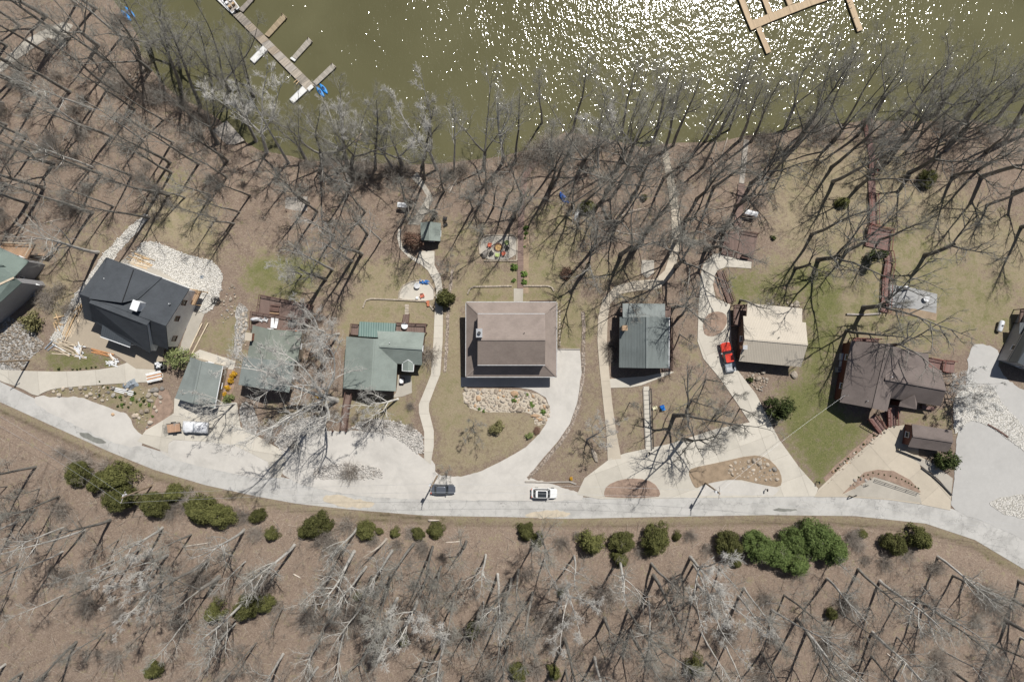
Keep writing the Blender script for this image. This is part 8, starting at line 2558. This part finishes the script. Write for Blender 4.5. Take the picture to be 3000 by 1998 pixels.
def sawhorse_stack():
    g = G(458, 1103, .1)
    T = thing('board_stack', 'stack of white and orange boards on sawhorses at the driveway end', 'lumber', g, math.radians(13))
    cols = [M['whiteboard'], M['whiteboard'], M['osb'], M['whiteboard'], M['osb'], M['whiteboard'], M['whiteboard']]
    for i in range(7): MB().box((random.uniform(-.1, .1), -.75 + i * .26, .82 + (i % 2) * .012), (2.9, .22, .05)).build('board', cols[i], T, local=True)
    for x in (-.9, .9):
        MB().box((x, 0, .73), (.1, 2.0, .1)).build('sawhorse_beam', M['newwood'], T, local=True)
        for y in (-.9, .9):
            for s in (-1, 1): MB().beam((x + s * .3, y, 0), (x, y, .7), .06, .06).build('sawhorse_leg', M['newwood'], T, local=True)
sawhorse_stack()
def bin_():
    g = G(475, 1070, .1)
    T = thing('waste_bin', 'waste bin heaped with white rubbish under the light green tree', 'bin', g, .05)
    b = MB(); b.box((0, .7, .6), (1.8, .08, 1.1)).box((0, -.7, .6), (1.8, .08, 1.1)).box((.9, 0, .6), (.08, 1.48, 1.1)).box((-.9, 0, .6), (.08, 1.48, 1.1)).box((0, 0, .1), (1.8, 1.4, .1))
    b.build('container', M['darktrim'], T, local=True)
    rng = random.Random(8)
    for k in range(8): MB().rock((rng.uniform(-.6, .6), rng.uniform(-.45, .45), 1.05 + rng.uniform(0, .15)), (.7, .5, .4), rng).build('rubbish_bag', M['tarp_white'] if k % 3 else M['whiteboard'], T, local=True)
bin_()
def pipe_coil():
    g = G(634, 882, .1); b = MB(); pts = []
    for k in range(64):
        a = k * .42; r = .55 + .25 * math.sin(k * .3); cx = .5 * math.sin(k * .11)
        pts.append(g + Vector((cx + r * math.cos(a), r * math.sin(a), .1 + .06 * (k % 9) / 9 + k * .004)))
    q = G(577, 917, .1); pts += [lerp(pts[-1], q, t) + Vector((0, -.5 * math.sin(t * 3.1), -.1)) for t in (.25, .5, .75, 1.0)]
    T = tag(b.tube(pts, .055, 6).build('drain_pipe', M['black']), 'coil of black drain pipe trailing beside the white stone bed', 'pipe')
pipe_coil()
T = thing('drain_cover', 'round dark drain cover in the white stone bed', 'drain cover', G(592, 812))
p = G(592, 812); MB().tube([p, p + Vector((0, 0, .2))], .32, 16).build('cover', M['slate_plastic'], T)
MB().tube([p + Vector((0, 0, .18)), p + Vector((0, 0, .24))], .1, 10).build('lift_hole', M['black'], T)

# ---- logs
def log(a, b, r, label, bend=0.0, branch=0):
    A, B = G(*a), G(*b); rng = random.Random(int(a[0]))
    T = thing('fallen_log', label, 'log', A)
    pts = []
    for t in np.linspace(0, 1, 7):
        p = lerp(A, B, t); s = Vector((-(B - A).y, (B - A).x, 0)) * bend * math.sin(math.pi * t)
        p = p + s; p.z = max(tz(p.x, p.y), LAKE_Z) + r * .8; pts.append(p)
    MB().tube(pts, [r * (1 - .45 * i / 6) for i in range(7)], 7).build('log_stem', M['logpale'], T, smooth=True)
    for k in range(branch):
        p = pts[2 + k % 4]; d = Vector((rng.uniform(-1, 1), rng.uniform(-1, 1), .35)).normalized()
        MB().tube([p, p + d * rng.uniform(.8, 1.8)], [r * .4, r * .15], 5).build('branch_stub', M['logpale'], T)
for q in [((1316,567),(1356,505),.14,'pale fallen log on the litter near the old path',.05,1),((1797,672),(1888,680),.12,'curved white fallen branch behind the brown-roofed house',-.12,2),((1811,637),(1890,610),.1,'forked white fallen branch near the curved one',.05,3),((2131,405),(2106,484),.13,'straight pale log standing out on the bank near the old path boards',0,0),((2085,462),(2100,492),.11,'short pale log at the roots of a bank tree',0,0),((1596,462),(1580,485),.12,'short pale log beside the lake landing',0,0),((1255,1523),(1287,1523),.22,'short white log lying in the road ditch',0,0),((130,745-90),(205,640),.1,'thin grey log in the lakeside wood',.04,1),((2597,1912),(2640,1945),.12,'reddish fallen log deep in the wood across the road',0,0),((1352,1585),(1305,1588),.13,'bleached fallen log beside a cedar across the road',0,0),((540,1600),(618,1588),.16,'bleached log under the cedars across the road',0,1),((860,1680),(882,1692),.14,'short pale log on the open litter across the road',0,0)]:
    log(*q)

# ---- posts, rails and mailboxes
def mailbox(u, v, label, ang=0.0, lamp=False):
    g = G(u, v, .05); T = thing('mailbox', label, 'mailbox', g, ang)
    MB().box((0, 0, .55), (.1, .1, 1.1)).build('post', M['black'], T, local=True)
    MB().box((0, 0, 1.14), (.22, .5, .12)).tube([(0, -.25, 1.2), (0, .25, 1.2)], .11, 10).build('box', M['black'], T, local=True)
    MB().box((.13, .1, 1.28), (.02, .14, .1)).build('flag', M['red_plastic'], T, local=True)
mailbox(1899, 1325, 'black mailbox at the foot of the long garden steps')
mailbox(2393, 1410, 'black mailbox at the point of the green front lawn')
mailbox(2242, 1432, 'black mailbox on the verge of the boulder island')
mailbox(978, 1262, 'small black mailbox beside the brown footbridge')
def rail(a, b, label, h=.95):
    A, B = G(*a, .15), G(*b, .15); T = thing('guard_rail', label, 'railing', A)
    n = 5
    for i in range(n):
        p = lerp(A, B, i / (n - 1)); MB().box(p + Vector((0, 0, h / 2)), (.07, .07, h)).build('post', M['black'], T)
    for k in (.45, .92): MB().beam(A + Vector((0, 0, k)), B + Vector((0, 0, k)), .06, .06).build('rail', M['black'], T)
rail((2563, 1404), (2687, 1444), 'black metal rail along the curved island pad')
def bracket():
    g = G(2488, 1452, .15); T = thing('post_stand', 'black angular post stand at the road end of the tan driveway', 'post', g)
    MB().box((0, 0, .6), (.14, .14, 1.2)).build('post', M['black'], T, local=True)
    MB().box((.4, .15, 1.15), (.9, .14, .12), .3).build('arm', M['black'], T, local=True)
    MB().box((.8, .25, .95), (.3, .1, .4), .3).build('sign_panel', M['black'], T, local=True)
    g = G(2535, 1421, .2); T = thing('garden_ornament', 'small black triangular ornament on the curved island', 'ornament', g)
    for k in range(3):
        a, b = k * 2.094, (k + 1) * 2.094
        MB().beam((.5 * math.cos(a), .3 * math.sin(a), .3 + .2 * (k == 1)), (.5 * math.cos(b), .3 * math.sin(b), .3 + .2 * (k == 0)), .06, .06).build('bar', M['black'], T, local=True)
    g = G(1178, 1115, .1); T = thing('utility_cart', 'small white-topped cart at the side door of the L-shaped house', 'cart', g)
    MB().box((0, 0, .45), (.8, 1.2, .5)).build('body', M['brownwood'], T, local=True)
    MB().loft([ring_rr(.8, 1.0, .72, .25), ring_rr(.7, .9, 1.0, .25)]).build('top', M['whitetrim'], T, local=True)
    for x in (-.42, .42):
        for y in (-.4, .4): MB().tube([(x - .05, y, .2), (x + .05, y, .2)], .2, 10).build('wheel', M['rubber'], T, local=True)
    g = G(2648, 843, .12); T = thing('covered_grill', 'grill under a silver cover on the grey terrace slab', 'grill', g)
    MB().rock(g + Vector((0, 0, .5)), (1.6, .8, 1.0), random.Random(6), -.2, 9).build('cover', M['paleroof'], T)
    MB().box(g + Vector((-.9, -.1, .35)), (.9, .7, .7)).build('side_burner', M['slate_plastic'], T)
    g = G(2470, 1000, .05); T = thing('heat_pump', 'pair of white units in the shade beside the umber house', 'heat pump', G(2463, 1045))
    p = G(2463, 1045); MB().box(p + Vector((0, 0, .4)), (.6, 1.3, .8), -.15).build('casing', M['paleroof'], T)
    MB().box(p + Vector((-.05, -1.4, .4)), (.6, 1.1, .8), -.15).build('casing', M['paleroof'], T)
bracket()
